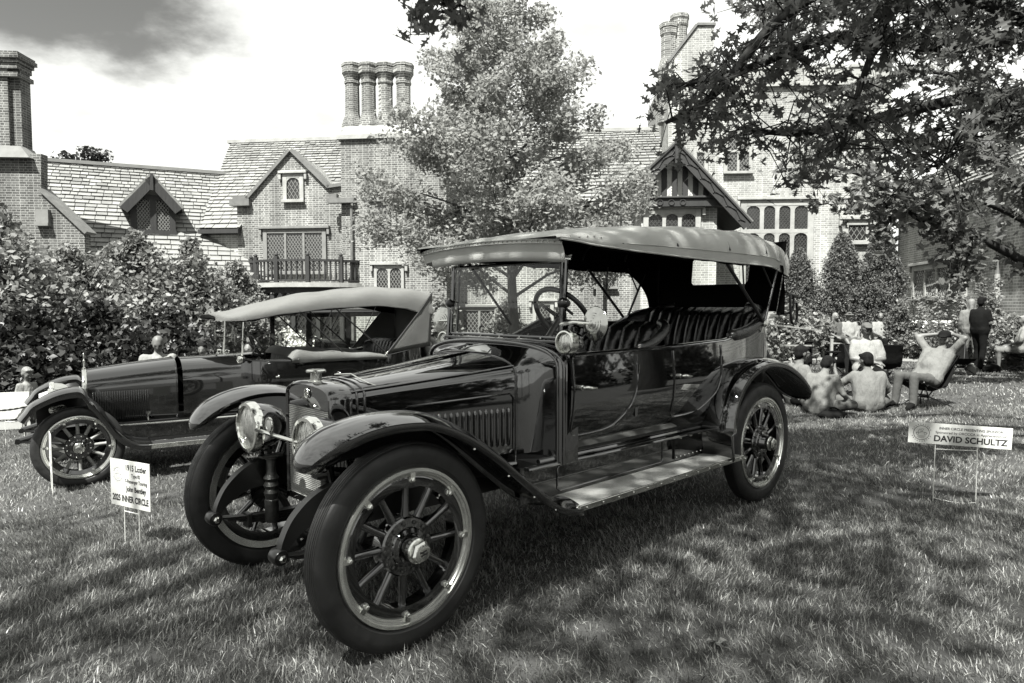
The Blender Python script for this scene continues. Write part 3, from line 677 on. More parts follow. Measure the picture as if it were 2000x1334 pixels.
a = t_(1455, 560); b = t_(1577, 402); window(FT, a[0], b[0], a[1], b[1], 4, arched=True, transom=t_(1500, 452)[1], px=.12, pz=.15, frame=.22, mull=.15, lead='lead_dark')
a = t_(1360, 340); b = t_(1375, 300); window(FT, a[0], b[0], a[1], b[1], 1, px=.13, pz=.17, hood=False, frame=.14)
a = t_(1655, 470); b = t_(1690, 440); window(FT, a[0], b[0], a[1], b[1], 1, px=.2, pz=.3, frame=.2)
# ---- half timbered porch gable
FG = Frame((5.6, 22.6, -.3), R_(-5))
g_ = FG.L
A, Bq, Ap = g_(1238, 358), g_(1462, 437), g_(1318, 282)
wl_, wr_ = g_(1252, 450)[0], g_(1400, 450)[0]
wallpoly(FG, [(wl_, 0), (wr_, 0), (wr_, g_(1390, 405)[1]), (wl_, g_(1260, 405)[1])], 0, 4, 'brick_pale')
zb1 = g_(1320, 405)[1]; ztri = g_(1320, 390)[1]
mb = MB(); mb.prism([(wl_-.05, -.1, ztri), (wr_+.15, -.1, ztri), (Ap[0], -.1, Ap[1]-.1)], (0, 4.2, 0)); pg = hp(mb, 'porch_gable', 'render_wall', FG, smooth=0); pg['label'] = 'half timbered gable with carved bargeboards'
mb = MB(); mb.b6(wl_-.2, wr_+.3, -.28, .0, zb1-.02, ztri); mb.b6(wl_-.25, wr_+.35, -.34, .0, ztri-.0, ztri+.07); sub(mb, 'bressummer', 'timber', pg, smooth=0, bevel=.02)
for k in range(3):
    mb = MB(); mb.torus(.085, .02, 14, 6, Matrix.Translation((g_(1287+k*22, 400)[0], -.29, (zb1+ztri)/2)) @ Matrix.Rotation(PI/2, 4, 'X')); sub(mb, 'carved_roundel', 'timber', pg)
def gableh(x):
    if x < Ap[0]: return ztri+(Ap[1]-.1-ztri)*(x-(wl_-.05))/(Ap[0]-wl_+.05)
    return ztri+(Ap[1]-.1-ztri)*((wr_+.15)-x)/(wr_+.15-Ap[0])
xs_ = np.linspace(wl_+.05, wr_-.05, 8)
for i, x in enumerate(xs_):
    zt2 = gableh(x)-.02
    if zt2 < ztri+.15: continue
    mb = MB(); mb.b6(x-.085, x+.085, -.15, -.09, ztri+.07, zt2); sub(mb, 'stud', 'timber', pg, smooth=0)
    # herringbone strips between the studs
    if i < len(xs_)-1:
        hb = MB(); xa, xb = x+.085, xs_[i+1]-.085; zz = ztri+.1; xm = (xa+xb)/2
        while zz < min(gableh(xa+.05), gableh(xb-.05))-.15:
            hb.bar((xa+.01, -.108, zz), (xm-.004, -.108, zz+.11), .05, .012, up=(0, 1, 0)); hb.bar((xm+.004, -.108, zz+.11), (xb-.01, -.108, zz), .05, .012, up=(0, 1, 0)); zz += .085
        if hb.v: sub(hb, 'herringbone_infill', 'render_wall', pg, smooth=0)
for p, q in ((A, Ap), (Ap, Bq)):
    d = Vector((q[0]-p[0], 0, q[1]-p[1])).normalized(); n = Vector((-d.z, 0, d.x)); n = n if n.z < 0 else -n
    Pp = Vector((p[0], -.5, p[1])); Q = Vector((q[0], -.5, q[1]))
    mb = MB(); mb.prism([Pp, Q, Q+n*.34, Pp+n*.34], (0, .12, 0)); bo = sub(mb, 'bargeboard', 'timber', pg, smooth=0)
    mb = MB(); Ln = (Q-Pp).length; k = 0.2; sg = 1
    while k < Ln-.2:
        cpt = Pp+d*k+n*(.17+sg*.05); mb.tube([cpt-d*.17-n*.06*sg+Vector((0, -.01, 0)), cpt+Vector((0, -.03, 0)), cpt+d*.17-n*.06*sg+Vector((0, -.01, 0))], .014, 5); mb.sphere(cpt+n*.05*sg+Vector((0, -.0, 0)), .03, 6, 4); k += .3; sg = -sg
    mb.bar(Pp+n*.03+Vector((0, -.02, 0)), Q+n*.03+Vector((0, -.02, 0)), .05, .05); sub(mb, 'carving', 'timber', bo)
    mb = MB(); mb.prism([Pp-n*.05, Q-n*.05, Q-n*.003, Pp-n*.003], (0, 4.6, 0)); sub(mb, 'porch_roof', 'copper', pg, smooth=0)
mb = MB(); mb.b6(Ap[0]-.07, Ap[0]+.07, -.62, -.5, Ap[1]-.75, Ap[1]+.12); mb.sphere((Ap[0], -.56, Ap[1]-.8), .09, 8, 6); sub(mb, 'finial', 'timber', pg)
a = g_(1266, 470); b = g_(1358, 418); window(FG, a[0], b[0], a[1], b[1], 3, arched=True, px=.12, pz=.15, frame=.17, mull=.12, lead='lead_dark')
# stone doorway seen through the car's rear window
mb = MB(); q0, q1 = g_(1350, 600)[0], g_(1398, 600)[0]; zt0 = g_(1380, 535)[1]
# ---- right wing, wall running towards the camera
dirw = Vector((.19, .98, 0)).normalized(); angw = math.atan2(-dirw.y, -dirw.x)
FR = Frame((12.3+.19*10.4, 15+10.4, -.3), angw)      # local x runs from the tower towards the camera
r_ = FR.L
mb = MB(); mb.b6(0, 17, 0, 6, -.3, 5.2); hp(mb, 'wall', 'brick_pale', FR, smooth=0, label='brick wing wall with a long leaded window')  # paler brick stands in for the sun this wall hardly gets
rv = Vector((0, 3.5, 3.2)).normalized()
rr_ = roof_part(FR, [(-.5, -.4, 5.1), (16, -.4, 5.1), (16, 3.1, 8.3), (-.5, 3.1, 8.3)], (0, .03, -.15), label='slate roof of the near wing behind the leaves')
slates(rr_, FR, 0, 0, lambda v: (-.5, 16), Vector((0, -.4, 5.1)), UX, rv, math.hypot(3.5, 3.2), .28, .2, .36, seed=21)
a = r_(1788, 580); b = r_(1886, 520); window(FR, a[0], b[0], a[1], (r_(1788, 532)[1]+r_(1886, 516)[1])/2, 4, px=.16, pz=.22, frame=.17, mull=.14, stone='stone')
mb = MB(); q = r_(1958, 500); mb.tube([(q[0], -.1, .2), (q[0], -.1, 5.1)], .055, 8); hp(mb, 'downpipe', 'copper', FR)
mb = MB(); mb.tube([(q[0], -.1, .1), (q[0], -.1, r_(1958, 535)[1])], .065, 8); hp(mb, 'downpipe', 'stone', FR)
# ================================================================= CARS  (x forward, y to the car's left, z up, origin under the front axle)
def lerp_tab(T, x):
    for (xa, a), (xb, b) in zip(T[:-1], T[1:]):
        if (xa <= x <= xb) or (xb <= x <= xa):
            t = (x-xa)/(xb-xa) if xb != xa else 0; t = t*t*(3-2*t)*.5+t*.5; return a+(b-a)*t
    return T[0][1] if abs(x-T[0][0]) < abs(x-T[-1][0]) else T[-1][1]
RX = Matrix.Rotation(-PI/2, 4, 'X')   # local z -> +y
def wheel(par, name, x, y, R, rr, rot, side=1, spoke_m='paint', lugs=8, nsp=12, proto=None, wt=.062):
    """tyre, rim, felloe, spokes, hub; axis along y. side=+1 outer face towards +y"""
    if proto is not None:
        w = copy_tree(proto, par); w.location = (x, y, R); w.rotation_euler = (0, rot, 0 if side > 0 else PI); return w
    # tyre is the part's own mesh, the rest its sub-parts
    m = MB(); n = 72; prof = []
    ri = rr-.004; ro = R; c = (ri+ro)/2; hh = (ro-ri)/2
    raw = [(-1, -.60), (-.6, -.92), (0, -1.0), (.45, -.93), (.75, -.80), (.84, -.72), (.90, -.62), (.955, -.60), (.965, -.50), (.93, -.48), (.93, -.43), (.985, -.41), (.99, -.31), (.945, -.29), (.945, -.23), (1.0, -.21), (1.0, -.05), (.955, -.03), (.955, .03), (1.0, .05), (1.0, .21), (.945, .23), (.945, .29), (.99, .31), (.985, .41), (.93, .43), (.93, .48), (.965, .50), (.955, .60), (.90, .62), (.84, .72), (.75, .80), (.45, .93), (0, 1.0), (-.6, .92), (-1, .60)]
    for i in range(n):
        a = 2*PI*i/n; m.v += [((c+hh*p)*math.cos(a), wt*q, (c+hh*p)*math.sin(a)) for p, q in raw]
    k = len(raw)
    for i in range(n):
        for j in range(k-1): m.f.append((i*k+j, i*k+j+1, ((i+1) % n)*k+j+1, ((i+1) % n)*k+j))
    w = m.obj(name, 'rubber', par, smooth=32); w.location = (x, y, R)
    m = MB(); m.lathe([(rr-.035, -.05), (rr+.002, -.056), (rr+.004, .050), (rr, .058), (rr-.014, .060), (rr-.017, .052), (rr-.026, .050), (rr-.030, .042), (rr-.038, .040), (rr-.035, -.05)], 64, RX, caps=False); m.obj('rim', 'rimsteel', w, smooth=30)
    m = MB(); m.lathe([(rr-.085, -.035), (rr-.038, -.04), (rr-.036, .036), (rr-.045, .040), (rr-.085, .034), (rr-.085, -.035)], 64, RX, caps=False); m.obj('felloe', 'paint', w, smooth=30)
    sp = None
    for i in range(nsp):
        a = 2*PI*(i+.5)/nsp
        if sp is None:
            m = MB(); rings = []
            for t, rx, ry in ((.085, .028, .03), (.115, .021, .026), (.15, .0185, .022), (.22, .017, .019), (rr-.10, .0165, .0185), (rr-.08, .021, .021)):
                rings.append([Vector((t, ry*math.sin(q), rx*math.cos(q))) for q in [2*PI*k/10 for k in range(10)]])
            m.loft(rings); sp = m.obj('spoke', spoke_m, w, smooth=60); o = sp
        else: o = sp.copy(); COL.objects.link(o)
        o.rotation_euler = (0, a, 0)
    m = MB(); m.lathe([(.02, -.06), (.13, -.06), (.135, -.045), (.135, .026), (.128, .034), (.09, .037), (.085, .045), (.066, .05), (.06, .06), (.054, .095), (.05, .1), (.02, .1)], 32, RX); h_ = m.obj('hub', 'paint', w, smooth=30)
    bl = None
    for i in range(nsp):
        a = 2*PI*i/nsp
        if bl is None: m = MB(); m.lathe([(.009, .03), (.009, .043), (.005, .047)], 6, RX); bl = m.obj('hub_bolt', 'nickel' if spoke_m != 'paint' else 'steel_dark', w, smooth=30); o = bl
        else: o = bl.copy(); COL.objects.link(o)
        o.location = (.11*math.cos(a), 0, .11*math.sin(a))
    m = MB(); m.lathe([(.052, .085), (.056, .09), (.056, .112), (.05, .118)], 28, RX); m.lathe([(.047, .115), (.049, .122), (.049, .138), (.04, .148)], 6, RX); m.lathe([(.036, .147), (.036, .151), (.03, .153), (.01, .153)], 20, RX); m.obj('hub_cap', 'nickel', w, smooth=25)
    m = MB(); m.box((0, .1535, .007), (.034, .003, .006)); m.box((0, .1535, -.007), (.034, .003, .006)); m.tube([(.016, .1535, .012), (-.016, .1535, -.012)], .003, 4); m.obj('hub_monogram', 'ink', w, smooth=0)
    for i in range(lugs):
        a = 2*PI*(i+.35)/lugs; m = MB(); T = Matrix.Translation(((rr-.052)*math.cos(a), .034, (rr-.052)*math.sin(a))) @ RX
        m.lathe([(.017, 0), (.017, .010), (.011, .012), (.011, .026), (.006, .029)], 6, T); m.box(((rr-.034)*math.cos(a), .047, (rr-.034)*math.sin(a)), (.03, .012, .026), Matrix.Rotation(-a, 3, 'Y')); m.obj('rim_lug', 'nickel', w, smooth=25)
    m = MB(); a = 2.6; m.tube([((rr-.05)*math.cos(a), 0, (rr-.05)*math.sin(a)), ((rr-.10)*math.cos(a), .008, (rr-.10)*math.sin(a))], .007, 6); m.obj('valve_stem', 'nickel', w)
    w.rotation_euler = (0, rot, 0 if side > 0 else PI)
    return w
def fender(par, path, y0, y1, crown, name, tipround=True, endround=False, skirt=.07, m='paint', lip=.035):
    """crowned wing swept along an x,z path"""
    P = bez([(p[0], 0, p[1]) for p in path], 8); n = len(P); mb = MB(); rings = []; K = 12
    yc = (y0+y1)/2; hw = (y1-y0)/2; s = 0.; Ls = [0.]
    for i in range(1, n): Ls.append(Ls[-1]+(P[i]-P[i-1]).length)
    for i, p in enumerate(P):
        t = (P[min(i+1, n-1)]-P[max(i-1, 0)]).normalized(); nn = Vector((-t.z, 0, t.x))
        if nn.z < 0 and i < n*.5: nn = -nn
        if nn.z < 0: nn = -nn
        f = 1.; cr = crown
        if tipround: q = min(1, Ls[i]/.24); f = max(.22, math.sqrt(max(0, 1-(1-q)**2))); 
        if endround: q = min(1, (Ls[-1]-Ls[i])/.22); f = min(f, max(.3, math.sqrt(max(0, 1-(1-q)**2))))
        ring = []
        for k in range(K+1):
            u = -1+2*k/K; ring.append(p+Vector((0, yc+hw*f*u, 0))+nn*(cr*f*(1-u*u)))
        ring = [ring[0]-nn*lip*f]+ring+[ring[-1]-nn*lip*f+Vector((0, .004, 0))]
        rings.append(ring)
    mb.loft(rings, closed=False, caps=False); return mb.obj(name, m, par, smooth=50, solid=.007)
def lamp(par, name, c, r, L, bowl='paint', rim='chrome', ax=1, lens='lens', n=32):
    """headlamp facing +x"""
    T = Matrix.Translation(c) @ Matrix.Rotation(PI/2*ax, 4, 'Y')
    m = MB(); m.lathe([(.005, -L), (r*.35, -L*.97), (r*.7, -L*.8), (r*.9, -L*.5), (r*.97, -L*.2), (r*.97, .0)], n, T); b = m.obj(name, bowl, par, smooth=50)
    m = MB(); m.lathe([(r*.97, -.03), (r*1.06, -.025), (r*1.08, .005), (r*1.02, .022), (r*.90, .024), (r*.86, .014), (r*.86, -.01), (r*.97, -.03)], n, T, caps=False); m.obj('lamp_rim', rim, b, smooth=40)
    m = MB(); m.lathe([(r*.87, .006), (r*.6, .018), (r*.3, .025), (.002, .027)], n, T); m.obj('lens', lens, b, smooth=60)
    return b
def arcsec(hw, z0, zs, zt, n=12, k=2.4):
    """hood cross-section from (+hw,z0) up over the top to (-hw,z0); zs shoulder, zt crown (superellipse)"""
    pts = [(hw, z0), (hw*1.0, (z0+zs)/2)]
    for i in range(n+1):
        a = PI*i/n; c, s = math.cos(a), math.sin(a)
        pts.append((hw*math.copysign(abs(c)**(2/k), c), zs+(zt-zs)*abs(s)**(2/k)))
    return pts+[(-hw, (z0+zs)/2), (-hw, z0)]
def loftx(mb, secs, caps=True):
    mb.loft([[Vector((x, y, z)) for y, z in s] for x, s in secs], closed=False, caps=False)
def tub(par, plan, zb, railfn, name='body', m='paint', inner='leather', prof=((0, -.075), (.1, -.045), (.25, -.012), (.45, .012), (.65, .018), (.85, .008), (1, 0))):
    """open body: plan = list of (x,y) for the left half from cowl to tail centre; mirrored"""
    half = bez([(x, y, 0) for x, y in plan], 6); full = half+[Vector((p.x, -p.y, 0)) for p in reversed(half[:-1])]
    mb = MB(); rings = []; nrm = []
    for i, p in enumerate(full):
        t = full[min(i+1, len(full)-1)]-full[max(i-1, 0)]; t.normalize(); n = Vector((t.y, -t.x, 0)); 
        n = n if n.dot(Vector((p.x+2.3, p.y*3, 0))) > 0 else -n
        nrm.append(n)
        zr = railfn(p.x); rings.append([Vector((p.x, p.y, zb+(zr-zb)*t_))+n*o for t_, o in prof])
    mb.loft(rings, closed=False, caps=False); b = mb.obj(name, m, par, smooth=60)
    mb = MB(); rings = []
    for p, n in zip(full, nrm):
        zr = railfn(p.x); q = p-n*.05; rings.append([Vector((q.x, q.y, zb+.03)), Vector((q.x, q.y, zr-.01)), Vector((q.x, q.y, zr))])
    mb.loft(rings, closed=False, caps=False); mb.obj('lining', inner, par, smooth=60)
    mb = MB(); mb.tube([Vector((p.x, p.y, railfn(p.x)+.004))-n*.025 for p, n in zip(full, nrm)], .030, 8, flat=.55); mb.obj('body_rail', m, par, smooth=60)
    return b, full, nrm
def pleat(par, name, cx, halfw, zb, zt, lean, thick, nf, m='leather', wrap=.0, endx=.0):
    """buttoned and fluted seat back seen from the front; wraps forward at the ends"""
    mb = MB(); nu = nf*8; nv = 20
    def fn(u, v):
        y = -halfw+2*halfw*u; w = abs(2*u-1); fw = max(0, (w-.8)/.2)**2
        ph = u*nf; vv = v; row = v*2.2
        shift = .5 if int(row) % 2 else 0
        fl = abs(math.sin(PI*(ph+shift*0))); 
        dimple = math.exp(-(((ph % 1)-.0)**2)/.01-((v-.62)/.05)**2)+math.exp(-(((ph % 1)-1.)**2)/.01-((v-.62)/.05)**2)
        puff = thick*(.35+.65*math.sin(PI*min(1, .12+v*.86))**.6)*(.55+.45*fl**.6)*(1-.5*dimple)
        z = zb+(zt-zb)*v-.035*fw*v; x = cx+lean*(-(v))+puff+wrap*fw
        if v > .92: x -= (v-.92)/.08*.07; z -= (v-.92)/.08*.0
        return Vector((x, y, z))
    mb.grid(fn, nu, nv)
    # roll over the back
    o = mb.obj(name, m, par, smooth=70, fix=False)
    mb = MB()
    mb.grid(lambda u, v: Vector((cx-lean*.95-.02-.06*v+wrap*max(0, (abs(2*u-1)-.8)/.2)**2*(1-v*.2), -halfw+2*halfw*u, zt-.012-.035*max(0, (abs(2*u-1)-.8)/.2)**2-(zt-zb)*v*.9)), nu//2, 6); mb.obj('seat_shell', m, o, smooth=70, fix=False)
    mb = MB()
    for i in range(1, nf): mb.sphere(fn(i/nf, .62)+Vector((.008, 0, 0)), .009, 6, 4)
    mb.obj('buttons', m, o)
    return o
# ----------------------------------------------------------------- main car
CX, CY, CYAW = -.983, 3.554, -2.377
def touring_car():
    C = thing('touring_car', 'gleaming black open touring car with grey canvas top, parked on the grass in front', 'car', (CX, CY, 0), CYAW)
    WB = 3.379; TR = .71; RR = .47
    w1 = wheel(C, 'wheel', 0, TR, RR, .357, .22)
    wheel(C, 'wheel', -WB, TR, RR, .357, .55, proto=w1); wheel(C, 'wheel', 0, -TR, RR, .357, .1, -1, proto=w1); wheel(C, 'wheel', -WB, -TR, RR, .357, .8, -1, proto=w1)
    # ---- radiator
    m = MB(); xs = [(.10, 0), (.085, .012), (.0, .014), (-.02, .012)]
    secs = [(x, arcsec(.235+o, .55, 1.085, 1.150+o, 14, 2.6)) for x, o in xs]; loftx(m, secs)
    inner = [(y*.90, .60+(z-.60)*.985) for y, z in arcsec(.235, .55, 1.085, 1.150, 14, 2.6)]
    m.loft([[Vector((.10, y, z)) for y, z in arcsec(.235, .55, 1.085, 1.150, 14, 2.6)], [Vector((.104, y*.97, .55+(z-.55)*.995)) for y, z in arcsec(.235, .55, 1.085, 1.15, 14, 2.6)], [Vector((.094, y*.935, .55+(z-.55)*.985)) for y, z in arcsec(.235, .55, 1.085, 1.15, 14, 2.6)]], closed=False, caps=False)
    m.prism([(.092, y*.94, z) for y, z in arcsec(.235, 1.03, 1.085, 1.143, 14, 2.6)], (-.01, 0, 0))
    m.b6(.02, .10, -.24, .24, .525, .555)
    rad = m.obj('radiator', 'paint', C, smooth=40)
    m = MB(); m.b6(.06, .078, -.222, .222, .55, 1.03)
    m.obj('radiator_core', 'matte_black', rad, smooth=0)
    m = MB()
    for k in range(49): m.box((.082, 0, .557+k*.0097), (.016, .444, .0035), Matrix.Rotation(.35, 3, 'Y'))
    m.obj('radiator_fins', 'fin', rad, smooth=0)
    m = MB(); T = Matrix.Translation((.045, 0, 1.150)); m.lathe([(.042, 0), (.042, .012), (.03, .016), (.028, .05), (.031, .056), (.05, .058), (.052, .066), (.046, .072), (.01, .073)], 24, T); m.obj('radiator_cap', 'nickel', rad, smooth=30)
    m = MB(); T = Matrix.Translation((.1, 0, 1.103)) @ Matrix.Rotation(PI/2, 4, 'Y'); m.torus(.019, .0035, 24, 6, T @ Matrix.Scale(1.25, 4, (1, 0, 0))); m.tube([(.104, -.012, 1.094), (.104, .012, 1.112)], .004, 6); m.tube([(.104, -.012, 1.106), (.104, .0, 1.117)], .003, 6); m.tube([(.104, .0, 1.09), (.104, .012, 1.1)], .003, 6); m.obj('radiator_emblem', 'nickel', rad)
    # ---- hood
    m = MB(); hx = [(-.022, .237, 1.080, 1.158), (-.25, .272, 1.095, 1.178), (-.5, .318, 1.112, 1.204), (-.75, .368, 1.13, 1.232), (-.985, .418, 1.145, 1.262)]
    loftx(m, [(x, arcsec(hw, .635, zs, zt, 16, 2.5)) for x, hw, zs, zt in hx]); hood = m.obj('hood', 'paint', C, smooth=60, fix=True)
    def hoodw(x): return lerp_tab([(a, b) for a, b, _, _ in hx], x)
    for yy in (0,):
        m = MB(); m.tube([(-.02, 0, 1.160), (-.985, 0, 1.264)], .006, 6); m.obj('hood_hinge', 'paint', hood)
    for s in (1, -1):
        m = MB(); m.tube([(x, s*(hw*.965), zs+(zt-zs)*.50) for x, hw, zs, zt in hx], .0055, 6); m.obj('hood_hinge', 'paint', hood)
        for k in range(16):   # raised louvres, one piece each
            x = -.40-k*.036; y = hoodw(x); m = MB()
            q = [Vector((x-.011, y-.004, .745)), Vector((x+.010, y-.004, .745)), Vector((x+.010, y-.004, .955)), Vector((x-.011, y-.004, .955))]
            m.loft([[Vector((x+.012*math.cos(a)*sc_, y-.003+max(0, .017*math.sin(a)*sc_), z)) for a in [PI*i/6 for i in range(7)]] for z, sc_ in ((.742, .25), (.752, .85), (.80, 1), (.94, 1), (.958, .85), (.968, .25))], closed=False, caps=False)
            for i, v in enumerate(m.v): m.v[i] = (v[0], v[1]*s, v[2])
            m.obj('louvre', 'paint', hood, smooth=50)
        m = MB(); ring = [(-.30, .70), (-.30, 1.00), (-.33, 1.02), (-.95, 1.045), (-.972, 1.02), (-.972, .72), (-.95, .70), (-.33, .68), (-.30, .70)]
        m.tube([(x, s*(hoodw(x)+.001), z) for x, z in ring], .006, 6); m.obj('panel_moulding', 'paint', hood)
        m = MB(); m.tube([(x, s*(hoodw(x)+.004), .632) for x in np.linspace(0, -1, 8)], .014, 6); m.obj('hood_sill', 'paint', hood)
        for xb in (-.05, -.09, -.99): 
            m = MB(); hw = hoodw(xb); sct = arcsec(hw+.004, .635, lerp_tab([(a, c) for a, b, c, d in hx], xb), lerp_tab([(a, d) for a, b, c, d in hx], xb)+.004, 16, 2.5)
            if s > 0: m.tube([Vector((xb, y, z)) for y, z in sct], .0065, 6, caps=False); m.obj('hood_band', 'paint', hood, smooth=60)
    m = MB(); m.tube([(-.13, -.12, 1.175), (-.16, 0, 1.185), (-.13, .14, 1.17), (-.145, .2, 1.152), (-.19, .235, 1.13)], .004, 6); m.obj('hood_strap_rod', 'nickel', hood)
    # ---- cowl
    m = MB(); loftx(m, [(-.985, arcsec(.419, .635, 1.145, 1.263, 16, 2.5)), (-1.03, arcsec(.432, .635, 1.15, 1.272, 16, 2.5)), (-1.08, arcsec(.47, .635, 1.165, 1.288, 16, 2.5)), (-1.12, arcsec(.53, .635, 1.18, 1.305, 16, 2.5)), (-1.145, arcsec(.595, .635, 1.19, 1.322, 16, 2.6)), (-1.16, arcsec(.625, .635, 1.20, 1.33, 16, 2.8)), (-1.20, arcsec(.645, .640, 1.21, 1.335, 16, 3.2)), (-1.27, arcsec(.655, .640, 1.215, 1.338, 16, 3.6))]); cw = m.obj('cowl', 'paint', C, smooth=65)
    for dx, g_ in ((-1.147, .603), (-1.168, .634)):
        m = MB(); m.tube([Vector((dx, y, z)) for y, z in arcsec(g_, .64, 1.19, 1.329, 20, 2.65)], .011, 8); m.obj('cowl_moulding', 'paint', cw, smooth=60)
    m = MB(); m.b6(-1.30, -1.265, -.62, .62, 1.0, 1.335); m.obj('dashboard', 'paint', C, smooth=0, bevel=.01)
    # ---- body
    rail = lambda x: lerp_tab([(-1.15, 1.255), (-2.2, 1.268), (-2.9, 1.285), (-3.2, 1.325), (-3.6, 1.43), (-4.1, 1.50)], x)
    plan = [(-1.19, .655), (-1.6, .675), (-2.2, .685), (-2.8, .685), (-3.3, .672), (-3.62, .63), (-3.82, .53), (-3.92, .33), (-3.95, 0)]
    b, full, nrm = tub(C, plan, .66, rail)
    def sidey(x, t):   # outer surface y at rail fraction t
        y = lerp_tab(plan, x); return y+lerp_tab([(0, -.075), (.1, -.045), (.25, -.012), (.45, .012), (.65, .018), (.85, .008), (1, 0)], t)
    def spt(x, z, off=.004):
        zr = rail(x); return Vector((x, sidey(x, max(0, min(1, (z-.66)/(zr-.66))))+off, z))
    for s in (1, -1):
        for kk, (xa, xb, lowa, lowb, hx_) in enumerate(((-1.21, -1.80, .80, .77, -1.27), (-2.20, -2.83, .80, .90, -2.26))):
            zb = .79
            out = [(xa, rail(xa)-.02), (xa-.005, 1.05), (xa, .86), (xa-.01, .815), (xa-.05, .795), (xa-.25, .80), (xa-.38, .825), (xb+.10, .90), (xb+.03, .99), (xb+.005, 1.1), (xb, rail(xb)-.02)]
            pp = bez([(x, 0, z) for x, z in out], 5); m = MB(); m.tube([spt(p.x, p.z) for p in pp], .0065, 6); m.v = [(v[0], v[1]*s, v[2]) for v in m.v]; d = m.obj('door', 'paint', C, smooth=60)
            m = MB(); c = spt(hx_, 1.075, .0); m.lathe([(.016, 0), (.016, .014), (.01, .018), (.01, .04)], 10, Matrix.Translation(c) @ RX); m.tube([c+Vector((.03, .04, .004)), c+Vector((-.0, .045, .004)), c+Vector((-.045, .045, -.004)), c+Vector((-.10, .038, -.008))], [.008, .013, .012, .007], 8); m.v = [(v[0], v[1]*s, v[2]) for v in m.v]; m.obj('door_handle', 'nickel', d)
            for zz in (1.15, .88):
                m = MB(); c = spt(xb, zz, .004); m.tube([c+Vector((0, 0, -.03)), c+Vector((0, 0, .03))], .011, 8); m.v = [(v[0], v[1]*s, v[2]) for v in m.v]; m.obj('hinge', 'paint', d)
        m = MB(); m.tube([(x, s*(sidey(x, 0)+.012), .668) for x in np.linspace(-1.0, -3.1, 16)], .016, 8); m.tube([(x, s*(sidey(x, 0)+.03), .64) for x in np.linspace(-.9, -3.05, 16)], .011, 8); m.obj('sill_moulding', 'paint', C)
        # splash apron between sill and running board
        m = MB(); m.b6(-2.88, -.85, s*.595, s*.60, .45, .655); ap_ = m.obj('splash_apron', 'paint', C, smooth=0)
        m = MB(); q = [(-1.15, .49), (-1.15, .61), (-1.17, .625), (-2.20, .625), (-2.22, .61), (-2.22, .49), (-2.20, .475), (-1.17, .475), (-1.15, .49)]; m.tube([(x, s*.603, z) for x, z in q], .004, 6); m.obj('apron_moulding', 'paint', ap_)
        if s > 0:
            m = MB(); m.b6(-2.72, -2.36, .602, .612, .47, .65); tb = m.obj('tool_locker', 'paint', ap_, smooth=0)
            for x_ in np.linspace(-2.70, -2.38, 7):
                m = MB(); m.sphere((x_, .613, .485), .006, 6, 4); m.obj('rivet', 'nickel', tb)
            for x_ in (-2.42, -2.56, -2.68):
                m = MB(); m.lathe([(.016, 0), (.014, .012), (.004, .016)], 10, Matrix.Translation((x_, .613, .625)) @ RX); m.obj('knob', 'nickel', tb)
    # ---- running boards
    for s in (1, -1):
        m = MB(); m.b6(-2.90, -1.07, s*.60, s*.845, .432, .448); rb = m.obj('running_board', 'matte_black', C, smooth=0)
        m = MB(); m.b6(-2.895, -1.075, s*.603, s*.838, .4485, .4545); m.obj('board_mat', 'mat_rubber', rb, smooth=0)
        m = MB(); m.b6(-2.90, -1.065, s*.8385, s*.851, .424, .458); m.b6(-1.073, -1.058, s*.60, s*.838, .426, .457); m.obj('board_trim', 'nickel', rb, smooth=0, bevel=.003)
        for x_ in np.linspace(-2.85, -1.12, 13):
            m = MB(); m.sphere((x_, s*.852, .441), .005, 6, 4); m.obj('rivet', 'nickel', rb)
    # ---- wings
    fp = [(.445, .862), (.425, .912), (.345, .978), (.21, 1.028), (.06, 1.045), (-.10, 1.025), (-.28, .945), (-.46, .825), (-.64, .68), (-.80, .555), (-.93, .475), (-1.05, .442), (-1.09, .438)]
    rp = [(-2.74, .447), (-2.715, .55), (-2.715, .70), (-2.76, .85), (-2.87, .98), (-3.05, 1.075), (-3.28, 1.115), (-3.55, 1.085), (-3.80, .99), (-3.98, .88), (-4.12, .77), (-4.15, .735)]
    for s in (1, -1):
        fq = [(x+(.05*min(1, max(0, x)/.4) if s > 0 else -.02*min(1, max(0, x)/.4)), z+(.025*min(1, max(0, x)/.4) if s > 0 else 0)) for x, z in fp]
        f = fender(C, fq, s*.71-.14, s*.71+.14, .036, 'front_wing')
        # inner valance between wing and frame
        P = bez([(x, 0, z) for x, z in fp[3:]], 4); m = MB(); m.loft([[Vector((p.x, s*.572, p.z-.01)), Vector((p.x, s*(.40 if p.x > -.9 else .42), max(.60, p.z-.22)))] for p in P], closed=False, caps=False); m.obj('wing_valance', 'satin', f, smooth=60)
        for x_, z_ in ((-.30, .905), (-.52, .74), (-.70, .60), (-.86, .50)):
            m = MB(); m.sphere((x_, s*.855, z_-.02), .006, 6, 4); m.obj('rivet', 'nickel', f)
        g = fender(C, rp, s*.72-.145, s*.72+.145, .032, 'rear_wing', tipround=False, endround=True)
        m = MB(); P = bez([(x, 0, z) for x, z in rp], 4); m.loft([[Vector((p.x, s*.578, p.z-.01)), Vector((p.x+(0 if p.x < -3 else .05), s*.50, min(p.z, 1.0)-.02))] for p in P], closed=False, caps=False); m.obj('wing_valance', 'paint', g, smooth=60)
    # ---- chassis
    m = MB(); m.b6(-3.9, .0, -.40, -.34, .50, .62); m.b6(-3.9, .0, .34, .40, .50, .62); m.b6(-3.8, -.1, -.34, .34, .50, .55); ch = m.obj('chassis', 'satin', C, smooth=0)  # flat plate between the rails is added to block light underneath
